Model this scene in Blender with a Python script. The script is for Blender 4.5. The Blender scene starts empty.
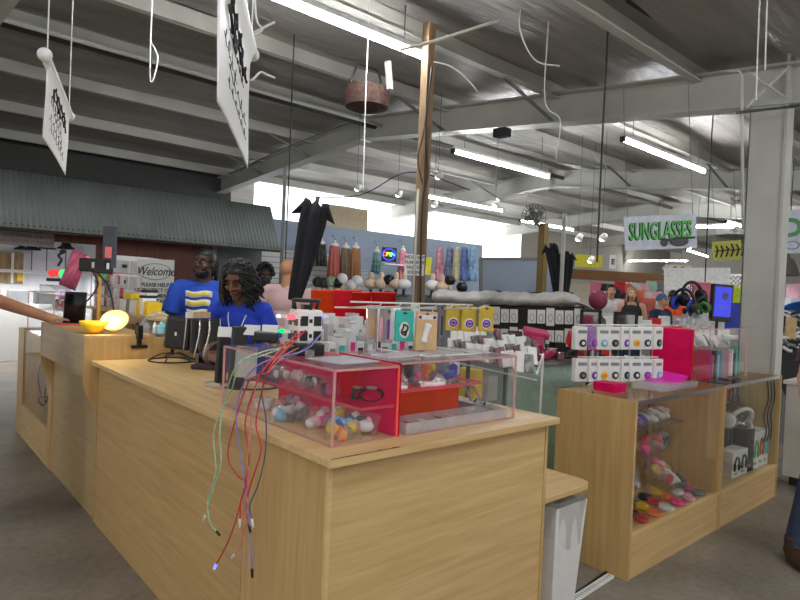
import bpy, bmesh, math, random
from mathutils import Vector, Matrix, Euler
C = bpy.context.scene.collection
PI = math.pi
rng = random.Random(7)
# ------------------------------------------------------------------ camera model (image 800x600)
FPX = 595.375
CAMH = 1.5
_y, _p, _r = [math.radians(a) for a in (41.2095, -0.7752, 2.4343)]
FW = Vector((math.sin(_y)*math.cos(_p), math.cos(_y)*math.cos(_p), math.sin(_p)))
_rt = Vector((math.cos(_y), -math.sin(_y), 0)); _up = _rt.cross(FW)
RT = _rt*math.cos(_r) + _up*math.sin(_r)
UP = _up*math.cos(_r) - _rt*math.sin(_r)
EYE = Vector((0, 0, CAMH))
def ray(px, py): return FW + RT*((px-400)/FPX) - UP*((py-300)/FPX)
def D(px, py, d): return EYE + ray(px, py)*d
def on(px, py, ax, v):
    r = ray(px, py); return EYE + r*((v-EYE[ax])/r[ax])
def atx(px, py, v): return on(px, py, 0, v)
def aty(px, py, v): return on(px, py, 1, v)
def atz(px, py, v): return on(px, py, 2, v)
cd = bpy.data.cameras.new('camera'); cam = bpy.data.objects.new('camera', cd); C.objects.link(cam)
cam.matrix_world = Matrix(((RT.x, UP.x, -FW.x, 0), (RT.y, UP.y, -FW.y, 0), (RT.z, UP.z, -FW.z, CAMH), (0, 0, 0, 1)))
cd.sensor_fit = 'HORIZONTAL'; cd.sensor_width = 36; cd.lens = 36*FPX/800
cd.clip_start = 0.05; cd.clip_end = 200
bpy.context.scene.camera = cam
SR = math.atan2(RT.y, RT.x)        # yaw of something that faces the aisle corner
# ------------------------------------------------------------------ materials
def lin(c):
    return tuple(((x/255)/12.92 if x/255 <= .04045 else ((x/255+.055)/1.055)**2.4) for x in c)
_M = {}
def node(nt, t, **kw):
    n = nt.nodes.new(t)
    for k, v in kw.items(): setattr(n, k, v)
    return n
def mat(name, c, rough=.5, metal=0, var=.12, scale=18, bump=0, bscale=60, emit=None, es=0, alpha=None, trans=0, coat=0, stretch=None, bdist=.01):
    if name in _M: return _M[name]
    m = bpy.data.materials.new(name); m.use_nodes = True; nt = m.node_tree
    b = nt.nodes['Principled BSDF']; L = nt.links.new
    c = lin(c)
    tc = node(nt, 'ShaderNodeTexCoord'); src = tc.outputs['Object']
    if stretch:
        mp = node(nt, 'ShaderNodeMapping'); mp.inputs['Scale'].default_value = stretch; L(src, mp.inputs['Vector']); src = mp.outputs['Vector']
    nz = node(nt, 'ShaderNodeTexNoise'); nz.inputs['Scale'].default_value = scale; nz.inputs['Detail'].default_value = 4
    L(src, nz.inputs['Vector'])
    cr = node(nt, 'ShaderNodeValToRGB')
    cr.color_ramp.elements[0].position = .3; cr.color_ramp.elements[1].position = .7
    cr.color_ramp.elements[0].color = tuple(x*(1-var) for x in c)+(1,)
    cr.color_ramp.elements[1].color = tuple(min(1, x*(1+var)) for x in c)+(1,)
    L(nz.outputs['Fac'], cr.inputs['Fac']); L(cr.outputs['Color'], b.inputs['Base Color'])
    b.inputs['Roughness'].default_value = rough; b.inputs['Metallic'].default_value = metal
    b.inputs['Coat Weight'].default_value = coat
    if trans: b.inputs['Transmission Weight'].default_value = trans
    if emit is not None:
        b.inputs['Emission Color'].default_value = lin(emit)+(1,); b.inputs['Emission Strength'].default_value = es
    if bump:
        n2 = node(nt, 'ShaderNodeTexNoise'); n2.inputs['Scale'].default_value = bscale; n2.inputs['Detail'].default_value = 5
        L(src, n2.inputs['Vector'])
        bp = node(nt, 'ShaderNodeBump'); bp.inputs['Strength'].default_value = bump; bp.inputs['Distance'].default_value = bdist
        L(n2.outputs['Fac'], bp.inputs['Height']); L(bp.outputs['Normal'], b.inputs['Normal'])
    _M[name] = m
    return m
def wood(name, c1, c2, axis, rough=.38):
    s = {'X': (1.2, 16, 22), 'Y': (16, 1.2, 22), 'Z': (20, 20, 1.0)}[axis]
    m = bpy.data.materials.new(name); m.use_nodes = True; nt = m.node_tree; L = nt.links.new
    b = nt.nodes['Principled BSDF']
    tc = node(nt, 'ShaderNodeTexCoord'); mp = node(nt, 'ShaderNodeMapping'); mp.inputs['Scale'].default_value = s
    mp.inputs['Rotation'].default_value = (0, .10, 0) if axis == 'X' else (0, 0, 0)
    L(tc.outputs['Object'], mp.inputs['Vector'])
    n1 = node(nt, 'ShaderNodeTexNoise'); n1.inputs['Scale'].default_value = 1.6; n1.inputs['Detail'].default_value = 8; n1.inputs['Roughness'].default_value = .62; n1.inputs['Distortion'].default_value = .4
    L(mp.outputs['Vector'], n1.inputs['Vector'])
    cr = node(nt, 'ShaderNodeValToRGB'); e = cr.color_ramp.elements
    e[0].position = .28; e[1].position = .72; e[0].color = lin(c1)+(1,); e[1].color = lin(c2)+(1,)
    L(n1.outputs['Fac'], cr.inputs['Fac']); L(cr.outputs['Color'], b.inputs['Base Color'])
    b.inputs['Roughness'].default_value = rough
    _M[name] = m
    return m
def clear(name, tint=(255, 255, 255), haze=.06, hazec=(255, 255, 255), gloss=.9, rough=.04):
    """thin clear or tinted plastic and glass: see-through tint, a little milky body and a fresnel shine"""
    if name in _M: return _M[name]
    m = bpy.data.materials.new(name); m.use_nodes = True; nt = m.node_tree; nt.nodes.clear(); L = nt.links.new
    out = node(nt, 'ShaderNodeOutputMaterial')
    t = node(nt, 'ShaderNodeBsdfTransparent'); t.inputs['Color'].default_value = lin(tint)+(1,)
    d = node(nt, 'ShaderNodeBsdfDiffuse'); d.inputs['Color'].default_value = lin(hazec)+(1,)
    tl = node(nt, 'ShaderNodeBsdfTranslucent'); tl.inputs['Color'].default_value = lin(hazec)+(1,)
    dm = node(nt, 'ShaderNodeMixShader'); dm.inputs['Fac'].default_value = .5; L(d.outputs[0], dm.inputs[1]); L(tl.outputs[0], dm.inputs[2])
    g = node(nt, 'ShaderNodeBsdfGlossy'); g.inputs['Roughness'].default_value = rough
    m1 = node(nt, 'ShaderNodeMixShader')
    nz = node(nt, 'ShaderNodeTexNoise'); nz.inputs['Scale'].default_value = 14
    mr = node(nt, 'ShaderNodeMapRange'); mr.inputs['To Min'].default_value = haze*.7; mr.inputs['To Max'].default_value = haze*1.3
    tc = node(nt, 'ShaderNodeTexCoord'); L(tc.outputs['Object'], nz.inputs['Vector']); L(nz.outputs['Fac'], mr.inputs['Value'])
    L(mr.outputs['Result'], m1.inputs['Fac']); L(t.outputs[0], m1.inputs[1]); L(dm.outputs[0], m1.inputs[2])
    fr = node(nt, 'ShaderNodeLayerWeight'); fr.inputs['Blend'].default_value = .25
    mu = node(nt, 'ShaderNodeMath', operation='MULTIPLY'); mu.inputs[1].default_value = gloss*.55; L(fr.outputs['Fresnel'], mu.inputs[0])
    m2 = node(nt, 'ShaderNodeMixShader'); L(mu.outputs[0], m2.inputs['Fac']); L(m1.outputs[0], m2.inputs[1]); L(g.outputs[0], m2.inputs[2])
    L(m2.outputs[0], out.inputs['Surface'])
    _M[name] = m
    return m
def glow(name, c, s):
    if name in _M: return _M[name]
    m = bpy.data.materials.new(name); m.use_nodes = True; nt = m.node_tree; nt.nodes.clear()
    o = node(nt, 'ShaderNodeOutputMaterial'); e = node(nt, 'ShaderNodeEmission'); e.inputs['Color'].default_value = lin(c)+(1,); e.inputs['Strength'].default_value = s
    nt.links.new(e.outputs[0], o.inputs['Surface']); _M[name] = m
    return m
# ------------------------------------------------------------------ mesh builder
def frame(o, r, u):
    """matrix with local X along r, local Z along u (Y away from the reader of a sign)"""
    r = Vector(r).normalized(); u = Vector(u); u = (u - r*u.dot(r)).normalized(); y = u.cross(r)
    return Matrix(((r.x, y.x, u.x, o[0]), (r.y, y.y, u.y, o[1]), (r.z, y.z, u.z, o[2]), (0, 0, 0, 1)))
def XF(loc=(0, 0, 0), rot=(0, 0, 0), s=(1, 1, 1)):
    return Matrix.LocRotScale(Vector(loc), Euler(rot), Vector(s))
I4 = Matrix.Identity(4)
class MB:
    def __init__(s): s.v = []; s.f = []; s.m = []; s.k = 0
    def add(s, vs, fs, M=None):
        n = len(s.v)
        s.v += [tuple((M @ Vector(p)) if M is not None else p) for p in vs]
        s.f += [tuple(i+n for i in f) for f in fs]; s.m += [s.k]*len(fs)
        return s
    def bb(s, x0, x1, y0, y1, z0, z1, M=None):
        return s.add([(x0, y0, z0), (x1, y0, z0), (x1, y1, z0), (x0, y1, z0), (x0, y0, z1), (x1, y0, z1), (x1, y1, z1), (x0, y1, z1)],
                     [(0, 3, 2, 1), (4, 5, 6, 7), (0, 1, 5, 4), (1, 2, 6, 5), (2, 3, 7, 6), (3, 0, 4, 7)], M)
    def box(s, sx, sy, sz, M=None, c=(0, 0, 0)):
        return s.bb(c[0]-sx/2, c[0]+sx/2, c[1]-sy/2, c[1]+sy/2, c[2]-sz/2, c[2]+sz/2, M)
    def tube(s, pts, r, n=8, closed=False, M=None, flat=1):
        P = [Vector(p) for p in pts]; N = len(P); rs = r if isinstance(r, (list, tuple)) else [r]*N
        T = []
        for i in range(N):
            a = P[(i-1) % N] if (closed or i > 0) else P[i]; b = P[(i+1) % N] if (closed or i < N-1) else P[i]
            t = b-a; T.append(t.normalized() if t.length > 1e-9 else Vector((0, 0, 1)))
        x = T[0].orthogonal().normalized(); vs = []; fs = []
        for i in range(N):
            if i: 
                x = x - T[i]*x.dot(T[i]); x = x.normalized() if x.length > 1e-6 else T[i].orthogonal().normalized()
            y = T[i].cross(x)
            for k in range(n):
                a = 2*PI*k/n; vs.append(tuple(P[i]+(x*math.cos(a)+y*math.sin(a)*flat)*rs[i]))
        for i in range(N if closed else N-1):
            j = (i+1) % N
            for k in range(n):
                q = (k+1) % n; fs.append((i*n+k, i*n+q, j*n+q, j*n+k))
        if not closed:
            fs.append(tuple(range(n-1, -1, -1))); fs.append(tuple((N-1)*n+k for k in range(n)))
        return s.add(vs, fs, M)
    def lathe(s, prof, n=24, M=None):
        vs = []; fs = []
        for (r, z) in prof:
            for k in range(n): a = 2*PI*k/n; vs.append((max(r, 1e-4)*math.cos(a), max(r, 1e-4)*math.sin(a), z))
        for i in range(len(prof)-1):
            for k in range(n): q = (k+1) % n; fs.append((i*n+k, i*n+q, (i+1)*n+q, (i+1)*n+k))
        fs.append(tuple(range(n-1, -1, -1))); fs.append(tuple((len(prof)-1)*n+k for k in range(n)))
        return s.add(vs, fs, M)
    def prism(s, poly, a, b, M=None):
        """2D outline (x,z), extruded along y from a to b"""
        n = len(poly); vs = [(p[0], a, p[1]) for p in poly]+[(p[0], b, p[1]) for p in poly]
        fs = [tuple(range(n)), tuple(range(2*n-1, n-1, -1))]+[(i, i+n, (i+1) % n+n, (i+1) % n) for i in range(n)]
        return s.add(vs, fs, M)
    def ell(s, c, r, M=None, nu=16, nv=10, rot=(0, 0, 0)):
        E = XF(c, rot, r); M2 = E if M is None else M @ E; vs = [(0, 0, -1)]; fs = []
        for j in range(1, nv):
            t = PI*j/nv-PI/2
            for i in range(nu): a = 2*PI*i/nu; vs.append((math.cos(t)*math.cos(a), math.cos(t)*math.sin(a), math.sin(t)))
        vs.append((0, 0, 1)); top = len(vs)-1
        for i in range(nu): fs.append((0, 1+(i+1) % nu, 1+i)); fs.append((top, top-nu+i, top-nu+(i+1) % nu))
        for j in range(nv-2):
            for i in range(nu):
                a = 1+j*nu+i; b = 1+j*nu+(i+1) % nu; fs.append((a, b, b+nu, a+nu))
        return s.add(vs, fs, M2)
    def caps(s, p0, r0, p1, r1, n=12, M=None, flatends=False):
        p0 = Vector(p0); p1 = Vector(p1); d = p1-p0; L = max(d.length, 1e-5)
        q = d.to_track_quat('Z', 'Y').to_matrix().to_4x4(); T = Matrix.Translation(p0) @ q
        prof = []
        if flatends: prof = [(r0, 0), (r1, L)]
        else:
            for i in range(1, 5): a = -PI/2+PI/2*i/4; prof.append((r0*math.cos(a), r0*math.sin(a)))
            prof.insert(0, (1e-4, -r0))
            for i in range(0, 4): a = PI/2*i/4; prof.append((r1*math.cos(a), L+r1*math.sin(a)))
            prof.append((1e-4, L+r1))
        return s.lathe(prof, n, T if M is None else M @ T)
    def pillow(s, w, h, t, M=None, n=8, wob=.15, seed=0):
        """sealed bag lying in local XZ, thick along Y"""
        R = random.Random(seed); vs = []; fs = []
        for side in (-1, 1):
            for j in range(n+1):
                for i in range(n+1):
                    u = 2*i/n-1; v = 2*j/n-1
                    k = (1-u**4)*(1-v**4)*(1+R.uniform(-wob, wob)*2)
                    vs.append((u*w/2*(1-.05*(1-abs(v))), side*(t/2*k+.0006), v*h/2))
        m = (n+1)*(n+1)
        for j in range(n):
            for i in range(n):
                a = j*(n+1)+i; fs.append((a, a+1, a+n+2, a+n+1)); fs.append((a+m, a+n+1+m, a+n+2+m, a+1+m))
        for i in range(n):
            for (a, b) in ((i, i+1), (n*(n+1)+i+1, n*(n+1)+i), ((i+1)*(n+1), i*(n+1)), (i*(n+1)+n, (i+1)*(n+1)+n)):
                fs.append((b, a, a+m, b+m))
        return s.add(vs, fs, M)
    def grid(s, f, nu, nv, thick=0, M=None):
        """f(u,v)->point, optionally doubled for thickness along z of f's normal estimate"""
        P = [[Vector(f(i/nu, j/nv)) for i in range(nu+1)] for j in range(nv+1)]
        vs = [tuple(p) for row in P for p in row]; fs = []; w = nu+1
        for j in range(nv):
            for i in range(nu): a = j*w+i; fs.append((a, a+1, a+w+1, a+w))
        if thick:
            N = []
            for j in range(nv+1):
                for i in range(nu+1):
                    du = P[j][min(i+1, nu)]-P[j][max(i-1, 0)]; dv = P[min(j+1, nv)][i]-P[max(j-1, 0)][i]
                    nn = du.cross(dv); N.append(nn.normalized() if nn.length > 1e-9 else Vector((0, 0, 1)))
            m = len(vs); vs += [tuple(Vector(vs[k])+N[k]*thick) for k in range(m)]
            fs = [tuple(reversed(f)) for f in fs]+[tuple(i+m for i in f) for f in fs]
            ring = [i for i in range(w)]+[j*w+nu for j in range(1, nv+1)]+[nv*w+i for i in range(nu-1, -1, -1)]+[j*w for j in range(nv-1, 0, -1)]
            for a, b in zip(ring, ring[1:]+ring[:1]): fs.append((a, b, b+m, a+m))
        return s.add(vs, fs, M)
    def mesh(s, name, mats, smooth=False):
        me = bpy.data.meshes.new(name); me.from_pydata(s.v, [], s.f)
        for m in (mats if isinstance(mats, (list, tuple)) else [mats]): me.materials.append(m)
        me.polygons.foreach_set('material_index', s.m)
        if smooth: me.polygons.foreach_set('use_smooth', [True]*len(me.polygons))
        me.update(); return me
    def build(s, name, mats, parent=None, smooth=False, bevel=0, M=None, sub=0, label=None):
        o = bpy.data.objects.new(name, s.mesh(name, mats, smooth)); C.objects.link(o)
        if parent is not None: o.parent = parent
        if M is not None: o.matrix_local = M
        if bevel:
            b = o.modifiers.new('b', 'BEVEL'); b.width = bevel; b.segments = 2; b.limit_method = 'ANGLE'
        if sub:
            b = o.modifiers.new('s', 'SUBSURF'); b.levels = sub; b.render_levels = sub
        if label: o['label'] = label
        return o
def tag(o, label, cat, group=None, kind=None):
    o['label'] = label; o['category'] = cat
    if group: o['group'] = group
    if kind: o['kind'] = kind
    return o
def struct(o): o['kind'] = 'structure'; return o
def thing(name, label, cat, M=None, group=None):
    o = bpy.data.objects.new(name, None); C.objects.link(o); o.empty_display_size = .05
    if M is not None: o.matrix_world = M if isinstance(M, Matrix) else Matrix.Translation(Vector(M))
    return tag(o, label, cat, group)
def dup(src, M, label, group=None):
    r = src.copy(); C.objects.link(r); r.matrix_world = M if isinstance(M, Matrix) else Matrix.Translation(Vector(M)); r['label'] = label
    if group: r['group'] = group
    for ch in list(src.children):
        c = ch.copy(); C.objects.link(c); c.parent = r
        for g in ch.children:
            d = g.copy(); C.objects.link(d); d.parent = c
    return r
def text(body, size, m, parent, M, name='lettering', shear=0, ext=.0012, align='CENTER', sx=1, bold=0):
    """M: local X = reading direction, local Z = up, local -Y faces the reader"""
    cu = bpy.data.curves.new(name, 'FONT'); cu.body = body; cu.size = size; cu.shear = shear; cu.extrude = ext; cu.offset = bold
    cu.align_x = align; cu.align_y = 'CENTER'; cu.resolution_u = 3
    t = bpy.data.objects.new(name, cu); C.objects.link(t)
    bpy.context.view_layer.update()
    me = bpy.data.meshes.new_from_object(t.evaluated_get(bpy.context.evaluated_depsgraph_get()))
    bpy.data.objects.remove(t); bpy.data.curves.remove(cu)
    me.transform(Matrix.Rotation(PI/2, 4, 'X') @ Matrix.Diagonal((sx, 1, 1, 1))); me.materials.clear(); me.materials.append(m)
    o = bpy.data.objects.new(name, me); C.objects.link(o)
    if parent is not None: o.parent = parent
    o.matrix_local = M; return o
ORD = ['first', 'second', 'third', 'fourth', 'fifth', 'sixth', 'seventh', 'eighth', 'ninth', 'tenth', 'eleventh', 'twelfth', 'thirteenth', 'fourteenth', 'fifteenth', 'sixteenth']
def smoothpts(P, n=6):
    """Catmull-Rom through points"""
    P = [Vector(p) for p in P]; Q = [P[0]*2-P[1]]+P+[P[-1]*2-P[-2]]; out = []
    for i in range(1, len(Q)-2):
        a, b, c, d = Q[i-1:i+3]
        for k in range(n):
            t = k/n; out.append(.5*((2*b)+(c-a)*t+(2*a-5*b+4*c-d)*t*t+(3*b-a-3*c+d)*t**3))
    return out+[P[-1]]
# ------------------------------------------------------------------ colours
MAPLE1, MAPLE2 = (196, 161, 106), (225, 193, 138)
WX = wood('maple_grain_along', MAPLE1, MAPLE2, 'X'); WY = wood('maple_grain_across', MAPLE1, MAPLE2, 'Y'); WZ = wood('maple_grain_up', (186, 150, 94), (214, 180, 122), 'Z')
WEDGE = wood('maple_edge_band', (212, 178, 118), (232, 201, 144), 'X')
STEEL = mat('painted_steel', (192, 193, 184), .5, 0, .08, 3, .08, 30)
DSTEEL = mat('dull_steel', (120, 122, 120), .5, 0, .12, 3)
BLACK = mat('black_plastic', (22, 22, 24), .4, 0, .1)
DARK = mat('dark_rubber', (38, 38, 40), .6)
WHITE = mat('white_plastic', (232, 232, 230), .45, 0, .03)
CARD = mat('white_card', (226, 226, 224), .7, 0, .04)
GREY = mat('grey_plastic', (130, 132, 134), .5)
CHROME = mat('chrome_wire', (200, 200, 200), .25, 1, .05)
WWIRE = mat('white_wire', (225, 225, 222), .4, 0, .03)
ACR = clear('clear_acrylic', (255, 255, 255), .012, gloss=.35)
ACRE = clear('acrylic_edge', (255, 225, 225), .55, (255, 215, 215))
PINK = clear('pink_fluorescent_acrylic', (255, 110, 190), .58, (255, 45, 140), .5)
PINKE = mat('painted_edge_glow', (255, 92, 74), .3, 0, .05)  # bright colour stands in for the fluorescent edge glow, nothing is emitted
ORANGE = clear('orange_red_acrylic', (255, 130, 70), .65, (236, 96, 34), .5)
GLASS = clear('shop_glass', (254, 255, 254), .005, (230, 240, 235), .45, .01)
BAG = clear('cellophane', (255, 255, 255), .13, (250, 250, 252), .8, .12)
INK = mat('black_ink', (20, 20, 22), .6, 0, .05)
RED = mat('red_plastic', (200, 30, 40), .4); BLUE = mat('blue_plastic', (40, 70, 190), .4); YEL = mat('yellow_plastic', (235, 200, 40), .45)
HOT = mat('hot_pink_plastic', (240, 60, 150), .4); TEAL = mat('teal_plastic', (60, 190, 180), .4); GREEN = mat('green_plastic', (70, 170, 80), .4)
PURP = mat('purple_plastic', (120, 70, 170), .4); ORG = mat('orange_plastic', (240, 120, 50), .45); LPINK = mat('pale_pink_plastic', (240, 180, 195), .5)
TAN = mat('tan_card', (196, 166, 120), .8); LBLUE = mat('pale_blue_plastic', (130, 190, 220), .45); GOLD = mat('gold_foil', (196, 170, 62), .3, .55, .2, 12, .4, 30)
COLS = [RED, BLUE, YEL, HOT, TEAL, GREEN, PURP, ORG, LPINK, LBLUE, WHITE, DARK]
TUBE, WORLD, EXPO = 62, 0.55, 0.68
# ================================================================== SETTING
def concrete():
    m = bpy.data.materials.new('worn_concrete'); m.use_nodes = True; nt = m.node_tree; L = nt.links.new; b = nt.nodes['Principled BSDF']
    tc = node(nt, 'ShaderNodeTexCoord')
    n1 = node(nt, 'ShaderNodeTexNoise'); n1.inputs['Scale'].default_value = 1.1; n1.inputs['Detail'].default_value = 9; n1.inputs['Roughness'].default_value = .65
    n2 = node(nt, 'ShaderNodeTexNoise'); n2.inputs['Scale'].default_value = 26; n2.inputs['Detail'].default_value = 6
    L(tc.outputs['Object'], n1.inputs['Vector']); L(tc.outputs['Object'], n2.inputs['Vector'])
    cr = node(nt, 'ShaderNodeValToRGB'); e = cr.color_ramp.elements; e[0].position = .3; e[1].position = .72
    e[0].color = lin((104, 96, 86))+(1,); e[1].color = lin((158, 149, 136))+(1,)
    L(n1.outputs['Fac'], cr.inputs['Fac'])
    mx = node(nt, 'ShaderNodeMix', data_type='RGBA', blend_type='MULTIPLY'); mx.inputs['Factor'].default_value = .35
    c2 = node(nt, 'ShaderNodeValToRGB'); c2.color_ramp.elements[0].position = .35; c2.color_ramp.elements[1].position = .6
    c2.color_ramp.elements[0].color = (.5, .48, .45, 1)
    L(n2.outputs['Fac'], c2.inputs['Fac']); L(cr.outputs['Color'], mx.inputs['A']); L(c2.outputs['Color'], mx.inputs['B']); L(mx.outputs['Result'], b.inputs['Base Color'])
    b.inputs['Roughness'].default_value = .55
    bp = node(nt, 'ShaderNodeBump'); bp.inputs['Strength'].default_value = .12; L(n2.outputs['Fac'], bp.inputs['Height']); L(bp.outputs['Normal'], b.inputs['Normal'])
    return m
struct(MB().bb(-7, 30, -7, 17, -.12, 0).build('floor', concrete()))
# roof: two slopes, ridge at y=7.9, frames every 5.3 m in x
RX, RIDGE = 6.0, 7.9
def girder_z(y):   # underside of the frame
    return 3.32+(y-2.1)*(3.99-3.32)/(RIDGE-2.1) if y < RIDGE else 3.99-(y-RIDGE)*(.39/6.1)
def roof_z(y): return girder_z(y)+.52
insul = mat('foil_roof_insulation', (158, 154, 147), .45, .0, .26, 1.6, .9, 4, stretch=(.3, 1.6, 1), bdist=.07)
def roofsheet(y0, y1):
    r = random.Random(3)
    def f(u, v):
        y = y0+(y1-y0)*u; x = -7+37*v
        return (x, y, roof_z(y)+.02*math.sin(x*2.1+y)*math.sin(y*3.9)-.03*abs(math.sin((y-.95)*PI/1.65)))
    return f
mb = MB(); mb.grid(roofsheet(-7, RIDGE), 60, 60, .03); mb.grid(roofsheet(RIDGE, 17), 40, 60, .03)
struct(mb.build('ceiling', insul, smooth=True))
# rigid frames (I-section girders) and their purlins
def girder(x):
    ys = (-7, 2.1, RIDGE, 14.2)
    o = None
    mb = MB()
    for y0, y1 in zip(ys, ys[1:]):
        z0, z1 = girder_z(y0), girder_z(y1)
        for (dx, lo, hi) in ((.012, 0, .36), (.11, 0, .02), (.11, .34, .36)):
            mb.add([(x-dx, y0, z0+lo), (x+dx, y0, z0+lo), (x+dx, y1, z1+lo), (x-dx, y1, z1+lo), (x-dx, y0, z0+hi), (x+dx, y0, z0+hi), (x+dx, y1, z1+hi), (x-dx, y1, z1+hi)],
                   [(0, 3, 2, 1), (4, 5, 6, 7), (0, 1, 5, 4), (1, 2, 6, 5), (2, 3, 7, 6), (3, 0, 4, 7)])
    mb.bb(x-.11, x+.11, RIDGE-.02, RIDGE+.02, girder_z(RIDGE)-.03, girder_z(RIDGE)+.4)
    return struct(mb.build('roof_girder', STEEL))
for k in (-1, 0, 1, 2, 3): girder(RX+5.3*k)
purl = mat('primed_purlin', (196, 195, 186), .5, 0, .1, 2)
PY_ = [-2.3, -.7, .95, 2.58, 4.2, 6.02, RIDGE+.05, 9.5, 11.25, 12.9]
for y in PY_:
    z = roof_z(y)
    mb = MB(); mb.bb(-7, 30, y-.012, y+.012, z-.22, z-.02); mb.bb(-7, 30, y-.07, y+.012, z-.225, z-.21); mb.bb(-7, 30, y-.012, y+.07, z-.035, z-.02)
    struct(mb.build('roof_purlin', purl))
# sagging pipe run along the ridge and conduit
tag(MB().tube([(-7, 7.62, roof_z(7.6)-.3), (6, 7.62, roof_z(7.6)-.32), (30, 7.62, roof_z(7.6)-.3)], .045, 10).build('ceiling_pipe', mat('dark_pipe', (70, 70, 70), .5), smooth=True), 'dark steel sprinkler pipe running under the ridge of the roof', 'pipe')
tag(MB().tube([(-7, 7.35, roof_z(7.35)-.33), (5.9, 7.35, roof_z(7.35)-.34)], .03, 8).build('ceiling_pipe', STEEL, smooth=True), 'thin pale conduit pipe running beside the dark sprinkler pipe', 'pipe')
a = D(622, -8, 5.2); b = D(735, 75, 6.0)
tag(MB().tube([D(628, 0, 4.6), D(682, 35, 5.3), D(728, 68, 5.9)], .022, 8).build('ceiling_pipe', mat('black_iron', (52, 50, 48), .5), smooth=True), 'black iron pipe slanting down to the girder above the white column', 'pipe')
tag(MB().tube([D(684, 35, 5.3), D(745, 29, 5.2), D(812, 23, 5.1)], .02, 8).build('ceiling_pipe', mat('black_iron', (52, 50, 48), .5), smooth=True), 'black iron pipe crossing level under the roof near the white column', 'pipe')
# knee braces
for x in (RX, RX+5.3):
    for (y0, dz) in ((9.5, 0), (11.25, 0), (6.02, 0), (4.2, 0)):
        struct(MB().tube([(x-.02, y0, girder_z(y0)+.03), (x-1.0, y0, roof_z(y0)-.2)], .022, 6).build('roof_brace', DSTEEL))
# steel column under the girder, seen behind the second showcase
mb = MB(); cx, cy = RX, 1.905
mb.bb(cx-.07, cx-.055, cy-.145, cy+.145, 0, 3.36); mb.bb(cx+.055, cx+.07, cy-.145, cy+.145, 0, 3.36)
mb.bb(cx-.07, cx+.07, cy-.145, cy-.13, 0, 3.36); mb.bb(cx-.07, cx+.07, cy+.13, cy+.145, 0, 3.36)
col = struct(mb.build('steel_column', STEEL, bevel=.004))
mb = MB(); mb.bb(cx-.085, cx+.085, cy-.165, cy-.14, 0, 3.72); mb.build('flange', STEEL, col)
mb = MB()
mb.tube([D(745, 107, 5.05), D(785, 69, 5.05)], .02, 4); mb.tube([D(748, 72, 5.02), D(785, 97, 5.02)], .008, 6)
mb.build('cross_brace', STEEL, col)
mb = MB(); mb.tube([D(727, 71, 4.99), D(739, 71, 4.99), D(742, 76, 4.99), D(742, 118, 4.99), D(743, 230, 4.99)], .012, 8); mb.build('conduit', STEEL, col, smooth=True)
struct(MB().tube([D(735, 113, 4.95), D(770, 109, 4.95), D(815, 104, 4.95)], .012, 6).build('ceiling_cable', BLACK))
# timber post
p0 = D(425, 53, 5.2); px, py = 3.46, 3.72
post = MB().bb(px-.04, px+.04, py-.04, py+.04, 0, roof_z(py)-.25).build('wooden_post', wood('fir_post', (118, 94, 66), (160, 132, 98), 'Z', .7))
struct(post)
MB().bb(px-.05, px-.005, py-.062, py-.042, 1.2, 2.9).build('nailer_board', wood('old_board', (92, 74, 56), (130, 108, 84), 'Z', .8), post)
tag(MB().tube(smoothpts([(px-.02, py-.07, 3.4), (px-.06, py-.07, 2.9), (px-.02, py-.075, 2.5), (px-.06, py-.07, 2.2), (px-.03, py-.07, 1.2)]), .008, 6).build('electric_cable', BLACK, smooth=True), 'black electric cable stapled down the wooden post', 'cable')
# ---- corrugated awning over the office, its wall and lit opening
AY = 10.4; AX1 = 5.95
zb, zt = atz(0, 0, 1).z, 0
zb = on(100, 235, 1, AY).z; zt = on(100, 178, 1, AY+.5).z-.08
def corr(u, v):
    x = -6+(AX1+6)*u; ph = math.sin(x*2*PI/.075)
    return (x, AY+.5*v+.012*ph, zb+(zt-zb)*v)
aw = mat('galvanised_corrugated_sheet', (136, 144, 142), .5, .0, .14, 1.5)
struct(MB().grid(corr, 1280, 2, .004).build('corrugated_awning', aw, smooth=True))
MB().bb(-6, AX1, AY+.03, AY+.1, zb-.03, zb+.06).build('awning_rail', mat('dark_timber', (58, 40, 30), .7), bpy.data.objects['corrugated_awning'])
WYY = AY+.55
x0 = on(97, 260, 1, WYY).x; x1 = on(213, 260, 1, WYY).x
doorz = on(60, 242, 1, WYY).z
red = wood('red_brown_boards', (72, 30, 20), (104, 48, 32), 'Z', .6)
struct(MB().bb(x0, x1+.05, WYY, WYY+.1, 0, zt).build('wall_office', red))
struct(MB().bb(-6, x0, WYY, WYY+.1, doorz, zt).build('trim_1', red))
struct(MB().bb(x1, AX1, WYY+.25, WYY+.35, 0, zt+.02).build('wall_recess', mat('dark_grey_wall', (92, 94, 96), .7)))
struct(MB().bb(x1-.02, x1+.06, WYY-.03, WYY+.3, 0, zb).build('trim_2', DSTEEL))
struct(MB().bb(-6, AX1+.3, AY+3.0, AY+3.08, 2.5, 4.25).build('wall_over_awning', mat('dark_loft', (74, 74, 72), .8)))
# inside of the office
OY = WYY+2.6
struct(MB().bb(-6, x0+1.2, OY, OY+.1, 0, zt-.1).build('wall_office_rear', mat('office_white', (226, 230, 232), .8, 0, .02)))
struct(MB().bb(x0+.4, x0+.5, WYY+.1, OY, 0, zt-.1).build('wall_office_side', mat('office_white', (226, 230, 232), .8)))
struct(MB().bb(-6, x0+1.2, WYY+.1, OY, zt-.18, zt-.08).build('ceiling_office', mat('office_white', (226, 230, 232), .8)))
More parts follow.
